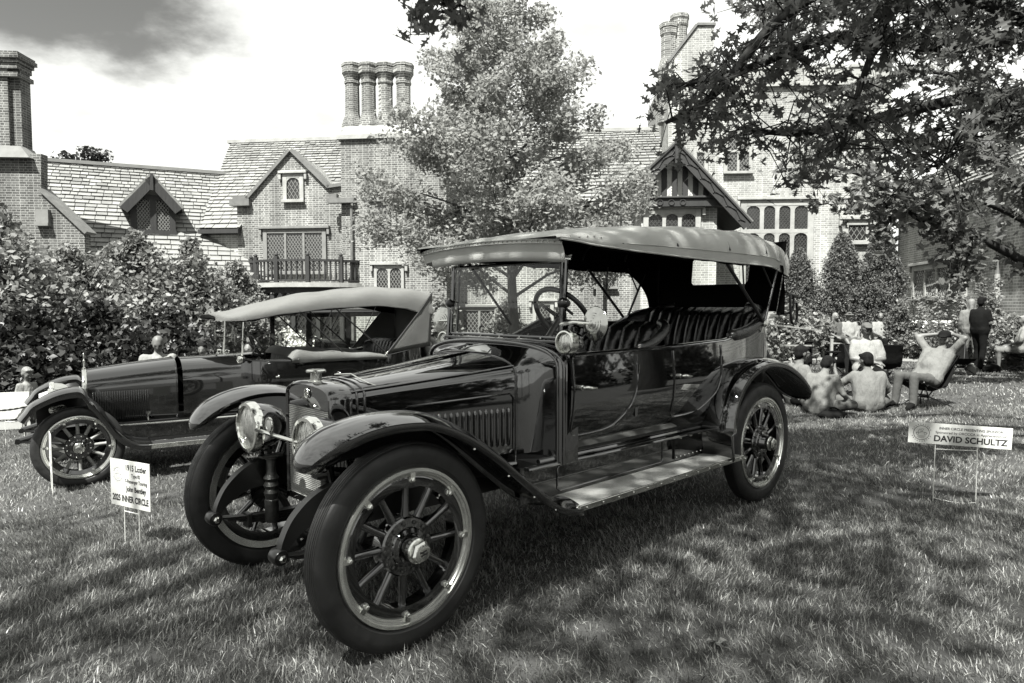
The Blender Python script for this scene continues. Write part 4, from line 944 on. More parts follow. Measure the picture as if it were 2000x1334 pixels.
    for s in (1, -1):
        P = bez([(-.15, 0, .62), (.04, 0, .65), (.17, 0, .658), (.28, 0, .63), (.375, 0, .56), (.425, 0, .485), (.44, 0, .44)], 5); wd = [.105-.078*(i/(len(P)-1))**1.4 for i in range(len(P))]
        m = MB(); m.loft([[p+Vector((0, s*.38-.024, -w_)), p+Vector((0, s*.38+.024, -w_)), p+Vector((0, s*.38+.024, w_*.7)), p+Vector((0, s*.38-.024, w_*.7))] for p, w_ in zip(P, wd)]); m.lathe([(.032, -.036), (.036, -.03), (.036, .03), (.032, .036)], 16, Matrix.Translation((.44, s*.38, .44)) @ RX); hn = m.obj('frame_horn', 'satin', ch, smooth=40)
        m = MB(); m.lathe([(.01, -.058), (.018, -.05), (.018, .05), (.01, .058)], 6, Matrix.Translation((.44, s*.38, .44)) @ RX); m.obj('shackle_bolt', 'nickel', hn)
        for k in range(6):
            Lh = .44-.062*k; m = MB(); P = [Vector((t*Lh, s*.38, .405-k*.011+.035*(t*t)*(Lh/.44)**2)) for t in np.linspace(-1, 1, 9)]
            m.loft([[p+Vector((0, -.026, -.005)), p+Vector((0, .026, -.005)), p+Vector((0, .026, .004)), p+Vector((0, -.026, .004))] for p in P]); m.obj('leaf_spring', 'satin', ch, smooth=30)
        for x_ in (.26, -.2):
            m = MB(); m.b6(x_-.014, x_+.014, s*.38-.034, s*.38+.034, .355, .43); m.obj('spring_clip', 'satin', ch, smooth=0, bevel=.004)
        for x_, z_ in ((.34, .50), (.26, .545), (.17, .575)):
            m = MB(); m.sphere((x_, s*.405, z_), .008, 6, 4); m.obj('rivet', 'nickel', hn)
        # snubber tube over each spring
        m = MB(); m.lathe([(.034, .38), (.036, .385), (.036, .50), (.03, .505), (.034, .52), (.040, .54), (.031, .56), (.042, .58), (.031, .60), (.042, .62), (.03, .64), (.024, .66), (.024, .72), (.034, .725), (.034, .735), (.008, .74)], 16, Matrix.Translation((.16, s*.30, 0))); m.b6(.10, .22, s*.30-.03, s*.30+.03, .735, .748); m.obj('shock_absorber', 'steel_dark', ch, smooth=40)
    m = MB(); m.tube([(0, -.66, .45), (0, -.50, .40), (0, -.40, .335), (0, 0, .33), (0, .40, .335), (0, .50, .40), (0, .66, .45)], .032, 8); m.obj('front_axle', 'satin', ch)
    m = MB(); m.tube([(-.14, -.6, .40), (-.14, .6, .40)], .014, 8); m.obj('tie_rod', 'satin', ch)
    for k, (x_, y_, z_) in enumerate(((.06, .42, .62), (.02, .48, .58), (.1, .22, .55))):
        m = MB(); m.tube(bez([(x_, y_, z_), (x_+.08, y_-.02, z_-.12), (x_+.03, y_+.04, z_-.2), (x_-.06, y_, z_-.12)], 5), .012, 7); m.obj('hose', 'satin', ch)
    m = MB(); m.tube([(-WB, -.62, .47), (-WB, .62, .47)], .05, 10); m.sphere((-WB, 0, .47), (.17, .15, .17), 16, 10); m.obj('rear_axle', 'satin', ch)
    m = MB(); m.b6(-.9, -.05, -.22, .22, .42, .62); m.obj('engine_pan', 'matte_black', ch, smooth=0, bevel=.04)
    m = MB(); m.b6(-3.7, -1.0, -.58, .58, .60, .655); m.obj('floor', 'matte_black', C, smooth=0)
    # ---- headlamps with bar and badge
    for s in (1, -1):
        l = lamp(C, 'headlamp', (.26, s*.33, .905), .128, .20)
        m = MB(); m.tube([(.16, s*.335, .79), (.15, s*.35, .70), (.15, s*.37, .62)], [.02, .016, .022], 8); m.tube([(.20, s*.27, .80), (.20, s*.33, .775), (.20, s*.39, .80)], .012, 6); m.tube([(.20, s*.33, .775), (.15, s*.334, .775)], .012, 6); m.obj('lamp_bracket', 'paint', l)
    m = MB(); m.tube([(.25, -.25, .90), (.28, -.2, .91), (.28, .2, .91), (.25, .25, .90)], .010, 8); m.obj('lamp_bar', 'nickel', C)
    m = MB(); T = Matrix.Translation((.30, -.0, .965)) @ Matrix.Rotation(PI/2, 4, 'Y'); m.lathe([(.036, -.006), (.038, 0), (.036, .006), (.028, .006), (.027, .002)], 24, T); m.tube([(.295, 0, .93), (.285, 0, .91)], .008, 6); bd = m.obj('club_badge', 'nickel', C); m = MB(); m.lathe([(.027, .003), (.02, .005)], 20, T); m.obj('badge_face', 'ink_grey', bd)
    # ---- windscreen
    for s in (1, -1):
        m = MB(); m.tube([(-1.20, s*.585, 1.20), (-1.215, s*.585, 1.34), (-1.225, s*.575, 1.56)], .020, 8); m.tube([(-1.235, s*.572, 1.56), (-1.255, s*.565, 1.82)], .017, 8); m.tube([(-1.26, s*.55, 1.36), (-1.29, s*.55, 1.83)], .010, 8); wp_ = m.obj('windscreen_post', 'paint', C); wp_.location = (-.045, 0, 0); wp_.scale = (1, .92, 1)
        m = MB(); m.sphere((-1.23, s*.575, 1.565), .036, 10, 8); m.lathe([(.03, -.03), (.034, 0), (.02, .035), (.008, .04)], 10, Matrix.Translation((-1.23, s*.585, 1.565)) @ (RX if s > 0 else Matrix.Rotation(PI/2, 4, 'X'))); m.tube([(-1.23, s*.59, 1.54), (-1.28, s*.61, 1.50)], .009, 6); m.obj('post_clamp', 'satin', wp_)
        m = MB(); m.b6(-1.28, -1.23, s*.54-.03, s*.54+.05, 1.825, 1.84); m.tube([(-1.255, s*.50, 1.835), (-1.255, s*.62, 1.85)], .008, 6); m.obj('top_latch', 'nickel', wp_)
    m = MB()
    for a_, b_ in (((-1.222, -.565, 1.358), (-1.222, .565, 1.358)), ((-1.25, -.555, 1.815), (-1.25, .555, 1.815)), ((-1.222, -.56, 1.36), (-1.235, -.555, 1.815)), ((-1.222, .56, 1.36), (-1.235, .555, 1.815))): m.tube([a_, b_], .011, 8)
    wf = m.obj('windscreen_frame', 'paint', C); wf.location = (-.045, 0, 0); wf.scale = (1, .92, 1)
    for x_, z0_, z1_ in ((-1.2235, 1.365, 1.57), (-1.236, 1.575, 1.81)):
        m = MB(); m.add([(x_, -.552, z0_), (x_, .552, z0_), (x_, .552, z1_), (x_, -.552, z1_)], [(0, 1, 2, 3)]); m.obj('windscreen_glass', 'glass', wf, smooth=0)
    m = MB(); m.b6(-1.235, -1.185, -.60, .60, 1.326, 1.345); m.obj('windscreen_base', 'paint', wf, smooth=0, bevel=.006)
    for k in range(5):
        m = MB(); m.sphere((-1.205, -.4+.2*k, 1.352), .007, 6, 4); m.obj('rivet', 'nickel', wf)
    # ---- side lamps and mirrors
    for s in (1, -1):
        l = lamp(C, 'side_lamp', (-1.06, s*.715, 1.345), .066, .13, rim='nickel'); l.location = (-.06, -.02, 0) if s > 0 else (-.23, .10, -.045)
        m = MB(); m.tube([(-1.14, s*.70, 1.28), (-1.15, s*.66, 1.22), (-1.17, s*.63, 1.20)], .014, 6); m.obj('lamp_bracket', 'paint', l); m = MB(); m.tube([(-1.13, s*.715, 1.40), (-1.13, s*.715, 1.43)], .012, 6); m.obj('lamp_vent', 'paint', l)
        c = Vector((-1.20, .83, 1.452)) if s > 0 else Vector((-1.30, -.66, 1.44)); ax = Vector((1., -s*.13, .05)).normalized(); T = Matrix.Translation(c) @ ax.to_track_quat('Z', 'X').to_matrix().to_4x4()
        m = MB(); m.lathe([(.005, .035), (.012, .034), (.016, .026), (.03, .022), (.032, .018), (.044, .017), (.046, .013), (.058, .012), (.06, .008), (.094, -.002), (.098, -.006), (.094, -.010), (.01, -.010)], 36, T); mr = m.obj('round_mirror', 'mirror', C, smooth=25)
        m = MB(); m.tube([c+ax*.03, c+Vector((.03, -s*.12, .005)), (-1.26, s*.53, 1.44)], [.008, .012, .014], 8); m.obj('mirror_arm', 'nickel', mr)
    # ---- steering wheel
    sc_c = Vector((-1.49, .33, 1.49)); sax = Vector((-.62, 0, .62)).normalized(); T = Matrix.Translation(sc_c) @ Vector((-.80, 0, .60)).to_track_quat('Z', 'X').to_matrix().to_4x4()
    m = MB(); m.torus(.205, .0165, 48, 10, T); st = m.obj('steering_wheel', 'satin', C, smooth=80)
    m = MB()
    for k in range(4): a = PI/2*k+.6; m.tube([T @ Vector((0, 0, -.03)), T @ Vector((.11*math.cos(a), .11*math.sin(a), -.012)), T @ Vector((.2*math.cos(a), .2*math.sin(a), 0))], [.016, .011, .010], 6)
    m.lathe([(.03, -.05), (.032, .0), (.02, .02)], 14, T); m.obj('wheel_spokes', 'nickel', st)
    m = MB(); m.tube([T @ Vector((0, 0, -.03)), (-1.05, .33, 1.02)], .02, 8); m.obj('steering_column', 'satin', st)
    # ---- seats
    fs = pleat(C, 'front_seat', -2.24, .60, .98, 1.435, .12, .13, 9, wrap=.16)
    m = MB(); m.b6(-2.2, -1.66, -.58, .58, .84, 1.02); m.obj('seat_cushion', 'leather', fs, smooth=60, bevel=.05)
    rs = pleat(C, 'rear_seat', -3.62, .62, 1.02, 1.535, .13, .15, 12, wrap=.22)
    m = MB(); m.b6(-3.6, -3.0, -.58, .58, .84, 1.05); m.obj('seat_cushion', 'leather', rs, smooth=60, bevel=.05)
    for s in (1, -1):   # rolled leather arms on the body rail
        P = bez([(-3.02, s*.655, 1.315), (-3.25, s*.66, 1.345), (-3.45, s*.648, 1.395), (-3.64, s*.60, 1.46), (-3.80, s*.50, 1.515), (-3.86, s*.36, 1.54)], 6); m = MB(); m.tube(P, [.028]+[.046]*(len(P)-2)+[.04], 12); ar = m.obj('arm_roll', 'leather', rs, smooth=80)
        P = bez([(-1.86, s*.64, 1.275), (-2.0, s*.645, 1.30), (-2.14, s*.635, 1.355), (-2.24, s*.60, 1.405), (-2.30, s*.52, 1.43)], 6); m = MB(); m.tube(P, [.02]+[.034]*(len(P)-2)+[.03], 10); m.obj('arm_roll', 'leather', fs, smooth=80)
    # ---- canvas top
    XR = -4.04
    topz = lambda x: lerp_tab([(-1.10, 1.955), (-1.5, 2.02), (-2.0, 2.085), (-2.5, 2.125), (-3.0, 2.15), (-3.5, 2.15), (-3.85, 2.125), (XR, 2.085)], x)
    edz = lambda x: lerp_tab([(-1.10, 1.925), (-1.35, 1.90), (-1.8, 1.885), (-2.4, 1.875), (-3.0, 1.868), (-3.4, 1.868), (-3.65, 1.862), (-3.85, 1.835), (XR, 1.80)], x)
    hwf = lambda x: lerp_tab([(-1.10, .66), (-1.25, .705), (-1.6, .715), (-3.4, .705), (XR, .64)], x)
    def sect(x):
        hw, zt, ze = hwf(x), topz(x), edz(x); out = []
        bump = .008*math.sin(x*9)+.006*math.sin(x*23+1)
        ctl = [(1.0, ze), (1.012, ze+(zt-ze)*.22), (1.0, ze+(zt-ze)*.45), (.965, ze+(zt-ze)*.68), (.90, ze+(zt-ze)*.84), (.78, ze+(zt-ze)*.935), (.55, zt-.004), (.28, zt+.012), (0, zt+.02)]
        ctl = [(a*hw, b+(bump*(1-abs(i-3)/5) if i < 7 else 0)) for i, (a, b) in enumerate(ctl)]
        return [Vector((x, y, z)) for y, z in ctl]+[Vector((x, -y, z)) for y, z in reversed(ctl[:-1])]
    xs = [-1.10-(4.04-1.10)*i/44 for i in range(45)]
    m = MB(); rings = [sect(x) for x in xs]
    f0 = [Vector((-1.075, p.y*.985, min(p.z, 1.945)-.004)) for p in rings[0]]
    m.loft([f0]+rings, closed=False, caps=False); top = m.obj('canvas_top', 'canvas', C, smooth=70)
    # rounded nose, riveted edge, front visor and valance
    m = MB()
    fr = lambda y: Vector((-1.085-.05*(abs(y)/.66)**4, y, 1.935-.028*(abs(y)/.66)**2))
    ys = np.linspace(-.655, .655, 33)
    m.loft([[fr(y)+Vector((.004, 0, .018)) for y in ys], [fr(y)+Vector((.012, 0, -.004)) for y in ys], [fr(y)+Vector((-.002, 0, -.030)) for y in ys], [fr(y)+Vector((-.012, 0, -.066)) for y in ys], [fr(y)+Vector((-.08, 0, -.085)) for y in ys]], closed=False, caps=False); vz = m.obj('visor', 'canvas', top, smooth=50)
    m = MB(); m.loft([[fr(y)+Vector((-.008, 0, -.058)) for y in ys[3:]], [fr(y)+Vector((-.014, .0, -.115)) for y in ys[4:]+[0]*0] if False else [fr(y)+Vector((-.014, .0, -.112)) for y in ys[3:]]], closed=False, caps=False); m.obj('valance', 'canvas', vz, smooth=50, solid=.004)
    m = MB(); m.tube([fr(y)+Vector((.010, 0, .012)) for y in ys], .005, 6); m.tube([fr(y)+Vector((.012, 0, -.008)) for y in ys], .004, 6); m.obj('edge_binding', 'canvas', vz)
    rv_ = None
    for y in np.linspace(-.64, .65, 34):
        p = fr(y)+Vector((.013, 0, .002))
        if rv_ is None: m = MB(); m.sphere((0, 0, 0), .0055, 6, 4); rv_ = m.obj('rivet', 'nickel', vz); o = rv_
        else: o = rv_.copy(); COL.objects.link(o)
        o.location = p
    for k in range(5):
        x = -1.16-.06*k; p = sect(x)[2]; o = rv_.copy(); COL.objects.link(o); o.location = p+Vector((0, .004, -.0))
    for s in (1, -1):
        m = MB(); m.tube([Vector((x, s*(hwf(x)+.002), edz(x)+.002)) for x in xs], .006, 6); m.tube([Vector((x, s*(hwf(x)*1.013+.001), edz(x)+(topz(x)-edz(x))*.26)) for x in xs[8:-3]], .003, 5); m.obj('edge_binding', 'canvas', top)
    # dark lining
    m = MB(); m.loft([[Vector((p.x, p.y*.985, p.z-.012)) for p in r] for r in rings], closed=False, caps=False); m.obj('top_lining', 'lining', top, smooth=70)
    # back curtain with its window opening, plus quarter panels
    def back(u, v):  # u -1..1, v 0..1
        hw = .635-.04*(1-v); z = 1.50+(2.08-1.50)*v; x = XR-.015+.09*(1-v)+.0; return Vector((x+.05*abs(u)**6, hw*u, z+(.02 if v > .99 else 0)))
    m = MB(); U_ = [-1, -.8, -.47, -.43, 0, .43, .47, .8, 1]; V_ = [0, .42, .47, .80, .85, 1.0]
    Vv = [back(u, v) for v in V_ for u in U_]; Ff = []; nu_ = len(U_)
    for j in range(len(V_)-1):
        for i in range(nu_-1):
            if 1 <= j <= 3 and 2 <= i <= 5 and not (i in (2, 5) and j in (1, 3) and False): continue
            Ff.append((j*nu_+i, j*nu_+i+1, (j+1)*nu_+i+1, (j+1)*nu_+i))
    m.add(Vv, Ff)
    # chamfer corners of the window
    for su in (-1, 1):
        for (va, vb) in ((.42, .47), (.85, .80)): m.add([back(su*.47, va), back(su*.43, va), back(su*.47, vb)], [(0, 1, 2)])
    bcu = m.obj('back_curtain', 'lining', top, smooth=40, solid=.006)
    m = MB(); m.add([back(-.46, .43)+Vector((.004, 0, 0)), back(.46, .43)+Vector((.004, 0, 0)), back(.46, .84)+Vector((.004, 0, 0)), back(-.46, .84)+Vector((.004, 0, 0))], [(0, 1, 2, 3)]); m.obj('back_window', 'glass', bcu, smooth=0)
    m = MB(); Vv2 = [p+Vector((-.012, 0, 0)) for p in Vv]; m.add(Vv2, Ff); m.obj('back_cover', 'canvas', bcu, smooth=40)
    for s in (1, -1):   # curved quarter curtain
        m = MB(); rows = []
        for k in range(13):
            v = k/12; z = 1.50+(1.74-1.50)*v if False else 1.47+(edz(-3.7)+.03-1.47)*v
            xe = -3.86+.42*(v**2.6) if s < 0 else -3.93+.12*(v**3)
            rows.append([Vector((XR+.04+.09*(1-v), s*(.63-.03*(1-v)), z)), Vector(((XR+.04+.09*(1-v)+xe)/2, s*(.655-.015*(1-v)), z)), Vector((xe, s*(.672-.01*(1-v)), z))])
        m.loft(rows, closed=False, caps=False); m.obj('quarter_curtain', 'lining', top, smooth=50, solid=.004)
    # bows and irons
    for s in (1, -1):
        pv = Vector((-3.52, s*.685, 1.405)); a_ = Vector((-2.93, s*.665, 1.875)); b_ = Vector((-3.78, s*.66, 1.86)); mid = pv.lerp(b_, .62)
        for nm, p, q, r in (('top_iron', pv, a_, .013), ('top_iron', pv, b_, .011), ('top_iron', mid, Vector((-3.5, s*.655, 1.9)), .007), ('top_iron', a_.lerp(pv, .45), Vector((-3.2, s*.655, 1.9)), .007), ('top_iron', Vector((-1.98, s*.655, 1.40)), Vector((-1.52, s*.665, 1.90)), .010)):
            if nm and p.x > -2.2 and s > 0: continue
            m = MB(); m.tube([p, q], r, 8); m.obj(nm, 'satin', top)
        m = MB(); m.lathe([(.026, -.02), (.028, .01), (.012, .025)], 12, Matrix.Translation(pv) @ (RX if s > 0 else Matrix.Rotation(PI/2, 4, 'X'))); m.tube([pv, pv+Vector((.0, -s*.02, -.07))], .012, 8); m.obj('iron_pivot', 'nickel', top)
    for xb in (-1.6, -2.2, -2.9, -3.5):
        m = MB(); r = sect(xb); m.tube([p+Vector((0, 0, -.035)) for p in r[2:-2]], .014, 6); m.obj('bow', 'satin', top)
    # top rests and spare wheel at the tail
    for s in (1, -1):
        m = MB(); m.tube(bez([(-3.9, s*.62, 1.48), (-4.06, s*.665, 1.50), (-4.08, s*.67, 1.62), (-4.02, s*.67, 1.63), (-4.05, s*.67, 1.42), (-4.12, s*.67, 1.40), (-4.16, s*.67, 1.46), (-4.14, s*.67, 1.58)], 4), .011, 6); m.obj('top_rest', 'satin', C)
    m = MB(); T = Matrix.Translation((-4.17, 0, .92)) @ Matrix.Rotation(PI/2+.06, 4, 'Y'); m.torus(.405, .062, 48, 10, T); m.obj('spare_tyre', 'rubber', C, smooth=80)
    m = MB(); m.lathe([(.34, -.03), (.352, -.03), (.352, .03), (.34, .03)], 40, T, caps=False); m.obj('spare_rim', 'rimsteel', C)
    return C
touring_car()
# ================================================================= second touring car, closed sedan, small open car
C2 = (-4.986, 7.772, -2.562); Z2 = -.375
def long_tourer():
    C = thing('touring_car', 'long black open touring car with pale wooden spokes and sloping canvas top, beside the shrubs', 'car', (C2[0], C2[1], Z2), C2[2])
    R = .43; rr = .335; WB = 3.75; TR = .71
    w = wheel(C, 'wheel', 0, TR, R, rr, .3, spoke_m='wood_spoke', lugs=6)
    wheel(C, 'wheel', -WB, TR, R, rr, .9, proto=w); wheel(C, 'wheel', 0, -TR, R, rr, .1, -1, proto=w); wheel(C, 'wheel', -WB, -TR, R, rr, .5, -1, proto=w)
    # radiator and hood
    m = MB(); sR = lambda o: arcsec(.30+o, .56, .93, 1.115+o, 16, 2.3)
    loftx(m, [(-.215, sR(-.03)), (-.22, sR(0)), (-.24, sR(.004)), (-.345, sR(.004)), (-.36, sR(0))]); rad = m.obj('radiator', 'nickel', C, smooth=50)
    m = MB(); m.prism([(-.225, y, z) for y, z in sR(-.03)], (-.02, 0, 0)); m.obj('radiator_core', 'steel_dark', rad, smooth=0)
    m = MB(); m.lathe([(.05, 1.10), (.05, 1.125), (.028, 1.13), (.024, 1.17), (.034, 1.175), (.04, 1.20), (.024, 1.21), (.018, 1.225), (.026, 1.25), (.02, 1.285), (.004, 1.30)], 16, Matrix.Translation((-.30, 0, 0))); m.obj('radiator_mascot', 'nickel', rad, smooth=60)
    hx = [(-.36, .302, .93, 1.112), (-.85, .36, .955, 1.16), (-1.37, .42, .975, 1.205)]
    m = MB(); loftx(m, [(x, arcsec(hw, .56, zs, zt, 16, 2.3)) for x, hw, zs, zt in hx]); hood = m.obj('hood', 'paint2', C, smooth=60)
    hw_ = lambda x: lerp_tab([(a, b) for a, b, _, _ in hx], x)
    for s in (1, -1):
        for k in range(24):
            x = -.42-k*.0262; y = hw_(x); m = MB(); zt = .915
            m.loft([[Vector((x+.009*math.cos(a)*q, s*(y-.002+max(0, .016*math.sin(a)*q)), z)) for a in [PI*i/5 for i in range(6)]] for z, q in ((.575, .3), (.59, 1), (zt-.02, 1), (zt, .3))], closed=False, caps=False); m.obj('louvre', 'wood_spoke' if False else 'paint2', hood, smooth=50)
        m = MB(); m.lathe([(.026, 0), (.026, .01), (.01, .014), (.009, .05)], 10, Matrix.Translation((-1.02, s*(hw_(-1.02)+.03), .53))); m.lathe([(.01, 0), (.012, .05), (.03, .055), (.03, .07), (.01, .075)], 10, Matrix.Translation((-1.02, s*(hw_(-1.02)+.03), .57))); m.obj('hood_catch', 'nickel', hood)
    m = MB(); m.tube([Vector((-1.355, y, z)) for y, z in arcsec(.422, .56, .975, 1.208, 18, 2.3)], .006, 6); m.obj('hood_band', 'paint2', hood, smooth=60)
    m = MB(); loftx(m, [(-1.375, arcsec(.42, .56, .975, 1.206, 16, 2.3)), (-1.6, arcsec(.47, .56, 1.0, 1.225, 16, 2.4)), (-1.85, arcsec(.56, .56, 1.04, 1.24, 16, 2.7)), (-1.98, arcsec(.60, .56, 1.06, 1.245, 16, 3))]); m.obj('cowl', 'paint2', C, smooth=60)
    rail = lambda x: lerp_tab([(-1.5, 1.16), (-2.6, 1.14), (-4.3, 1.16), (-5.5, 1.29)], x)
    plan = [(-1.55, .50), (-1.9, .61), (-2.6, .665), (-3.6, .68), (-4.5, .66), (-5.0, .60), (-5.28, .45), (-5.36, 0)]
    tub(C, plan, .56, rail, m='paint2', inner='leather')
    for s in (1, -1):
        for xa, xb, hx_ in ((-1.95, -2.48, -2.3), (-2.95, -3.6, -3.42)):
            m = MB(); P = bez([(xa, 0, rail(xa)-.01), (xa, 0, .75), (xa-.06, 0, .62), (xb+.06, 0, .62), (xb, 0, .75), (xb, 0, rail(xb)-.01)], 5)
            m.tube([Vector((p.x, s*(lerp_tab(plan, p.x)+lerp_tab([(0, -.06), (.25, -.008), (.5, .016), (1, .004)], max(0, (p.z-.56)/.6))), p.z)) for p in P], .004, 5); d = m.obj('door', 'paint2', C, smooth=60)
            m = MB(); c = Vector((hx_, s*(lerp_tab(plan, hx_)+.02), .995)); m.sphere(c+Vector((0, s*.03, 0)), .017, 8, 6); m.tube([c, c+Vector((0, s*.03, 0)), c+Vector((.07, s*.032, -.004))], .008, 6); m.obj('door_handle', 'nickel', d)
        m = MB(); m.b6(-4.9, -.4, s*.56, s*.60, .33, .57); m.obj('splash_apron', 'paint2', C, smooth=0)
        m = MB(); m.tube([(-.45, s*.61, .545), (-1.2, s*.62, .54), (-4.6, s*.62, .545)], .012, 6); m.obj('sill_moulding', 'nickel', C)
        m = MB(); m.b6(-3.0, -.98, s*.60, s*.845, .30, .325); rb = m.obj('running_board', 'matte_black', C, smooth=0)
        m = MB(); m.b6(-3.0, -.97, s*.838, s*.855, .285, .335); m.obj('board_trim', 'chrome', rb, smooth=0, bevel=.004)
        f = fender(C, [(.45, .70), (.40, .77), (.33, .86), (.15, .945), (-.05, .972), (-.25, .93), (-.42, .80), (-.55, .62), (-.66, .46), (-.82, .35), (-1.0, .322)], s*.72-.14, s*.72+.14, .035, 'front_wing', m='paint2', tipround=False, lip=.05)
        m = MB(); P = bez([(.33, 0, .86), (-.05, 0, .972), (-.42, 0, .80), (-.66, 0, .46), (-1., 0, .33)], 5); m.loft([[Vector((p.x, s*.585, p.z-.02)), Vector((p.x, s*.36, max(.5, p.z-.28)))] for p in P], closed=False, caps=False); m.obj('wing_valance', 'satin', f, smooth=60)
        fender(C, [(-3.02, .325), (-3.1, .5), (-3.2, .72), (-3.4, .88), (-3.72, .93), (-4.1, .86), (-4.4, .68), (-4.5, .5)], s*.72-.14, s*.72+.14, .035, 'rear_wing', m='paint2', tipround=False)
        l = lamp(C, 'headlamp', (.20, s*.37, .84), .13, .2, bowl='nickel')
        m = MB(); m.tube([(.12, s*.37, .72), (.10, s*.40, .56)], .016, 6); m.obj('lamp_bracket', 'paint2', l)
        P = bez([(-.3, 0, .52), (.0, 0, .52), (.25, 0, .50), (.42, 0, .45), (.50, 0, .43)], 5); m = MB(); m.tube([p+Vector((0, s*.38, 0)) for p in P], .03, 8); m.lathe([(.03, -.03), (.03, .03)], 10, Matrix.Translation((.5, s*.38, .42)) @ RX); m.obj('frame_horn', 'paint2', C)
        m = MB(); m.tube([(-.4, s*.38, .43), (0, s*.38, .34), (.5, s*.38, .42)], .028, 6, flat=.6); m.obj('leaf_spring', 'satin', C)
        # cowl lamp, windscreen
        l = lamp(C, 'side_lamp', (-1.50, s*.66, 1.19), .05, .1, bowl='paint2')
        m = MB(); m.tube([(-1.55, s*.58, 1.16), (-1.60, s*.575, 1.69)], .015, 8); m.obj('windscreen_post', 'nickel', C)
        m = MB(); m.box((-1.45, s*.68, 1.48), (.02, .09, .22)); m.tube([(-1.46, s*.66, 1.45), (-1.58, s*.58, 1.42)], .01, 6); m.obj('wind_wing', 'nickel', C, smooth=0)
    m = MB(); m.tube([(0, -.66, .43), (0, -.4, .31), (0, .4, .31), (0, .66, .43)], .03, 8); m.obj('front_axle', 'satin', C)
    m = MB(); m.b6(-5.2, .2, -.4, .4, .38, .5); m.obj('chassis', 'matte_black', C, smooth=0)
    m = MB(); m.tube([(-1.56, -.57, 1.20), (-1.56, .57, 1.20)], .012, 6); m.tube([(-1.575, -.57, 1.43), (-1.575, .57, 1.43)], .008, 6); m.tube([(-1.60, -.57, 1.68), (-1.60, .57, 1.68)], .012, 6); m.tube([(-1.56, -.57, 1.20), (-1.60, -.57, 1.68)], .009, 6); m.tube([(-1.56, .57, 1.20), (-1.60, .57, 1.68)], .009, 6); wf = m.obj('windscreen_frame', 'nickel', C)
    m = MB(); m.add([(-1.56, -.56, 1.2), (-1.56, .56, 1.2), (-1.60, .56, 1.68), (-1.60, -.56, 1.68)], [(0, 1, 2, 3)]); m.obj('windscreen_glass', 'glass', wf, smooth=0)
    T = Matrix.Translation((-1.98, .33, 1.33)) @ Vector((-.72, 0, .69)).to_track_quat('Z', 'X').to_matrix().to_4x4(); m = MB(); m.torus(.215, .015, 40, 8, T); st = m.obj('steering_wheel', 'satin', C, smooth=80)
    m = MB()
    for k in range(4): a = PI/2*k; m.tube([T @ Vector((0, 0, -.03)), T @ Vector((.21*math.cos(a), .21*math.sin(a), 0))], .01, 6)
    m.tube([T @ Vector((0, 0, 0)), (-1.5, .33, .87)], .02, 8); m.obj('steering_column', 'satin', st)
    fs = pleat(C, 'front_seat', -2.75, .56, .9, 1.27, .1, .1, 10, m='leather_light', wrap=.1)
    rs = pleat(C, 'rear_seat', -4.75, .58, .95, 1.36, .1, .12, 10, wrap=.2)
    hg = lambda u: .13*min(1, .25+u/.08)*(1-.75*u)+.01*math.sin(u*17)
    m = MB(); m.grid(lambda u, v: Vector((-2.60-1.75*u, .69-1.38*v, 1.15+hg(u)-.015*abs(2*v-1)**8+.004*math.sin(v*20+u*9))), 24, 16); tn = m.obj('tonneau_cover', 'canvas2', C, smooth=60)
    for s in (1, -1):
        m = MB(); m.grid(lambda u, v: Vector((-2.60-1.75*u, s*(.69+.018*math.sin(PI*v)), 1.125+(hg(u)+.022)*v)), 24, 5); m.obj('cover_skirt', 'canvas2', tn)
        for k in range(5):
            m = MB(); m.sphere((-2.7-.4*k, s*.70, 1.16), .012, 6, 4); m.obj('fastener', 'nickel', tn)
    # canvas top, sloping forward
    XR = -5.42
    topz = lambda x: lerp_tab([(-1.43, 1.765), (-1.6, 1.80), (-2.2, 1.89), (-3.2, 2.04), (-4.3, 2.125), (-5.0, 2.115), (XR, 2.08)], x)
    edz = lambda x: lerp_tab([(-1.43, 1.665), (-1.7, 1.685), (-2.5, 1.76), (-3.4, 1.83), (-4.2, 1.86), (-4.8, 1.82), (XR+.35, 1.775), (XR, 1.74)], x)
    def sect(x):
        hw = lerp_tab([(-1.43, .60), (-1.6, .655), (-4.6, .665), (XR, .62)], x); zt, ze = topz(x), edz(x)
        ctl = [(1.0, ze), (1.01, ze+(zt-ze)*.3), (.99, ze+(zt-ze)*.55), (.94, ze+(zt-ze)*.8), (.82, ze+(zt-ze)*.93), (.5, zt), (0, zt+.02)]
        ctl = [(a*hw, b+.006*math.sin(x*8+i)) for i, (a, b) in enumerate(ctl)]
        return [Vector((x, y, z)) for y, z in ctl]+[Vector((x, -y, z)) for y, z in reversed(ctl[:-1])]
    xs = np.linspace(-1.43, XR, 40); rings = [sect(x) for x in xs]
    m = MB(); nose = [Vector((-1.405, p.y*.97, p.z*.7+1.70*.3)) for p in rings[0]]; m.loft([[Vector((-1.415, p.y*.9, 1.69)) for p in nose], nose]+rings, closed=False, caps=False); top = m.obj('canvas_top', 'canvas2', C, smooth=70)
    m = MB(); m.loft([[Vector((p.x, p.y*.98, p.z-.014)) for p in r] for r in rings], closed=False, caps=False); m.obj('top_lining', 'lining', top, smooth=70)
    m = MB(); m.grid(lambda u, v: Vector((XR+.02*v+.03*abs(2*u-1)**6, (.62-.03*(1-v))*(2*u-1), 1.26+(2.08-1.26)*v)), 16, 6); m.obj('back_curtain', 'canvas2', top, smooth=60, solid=.006)
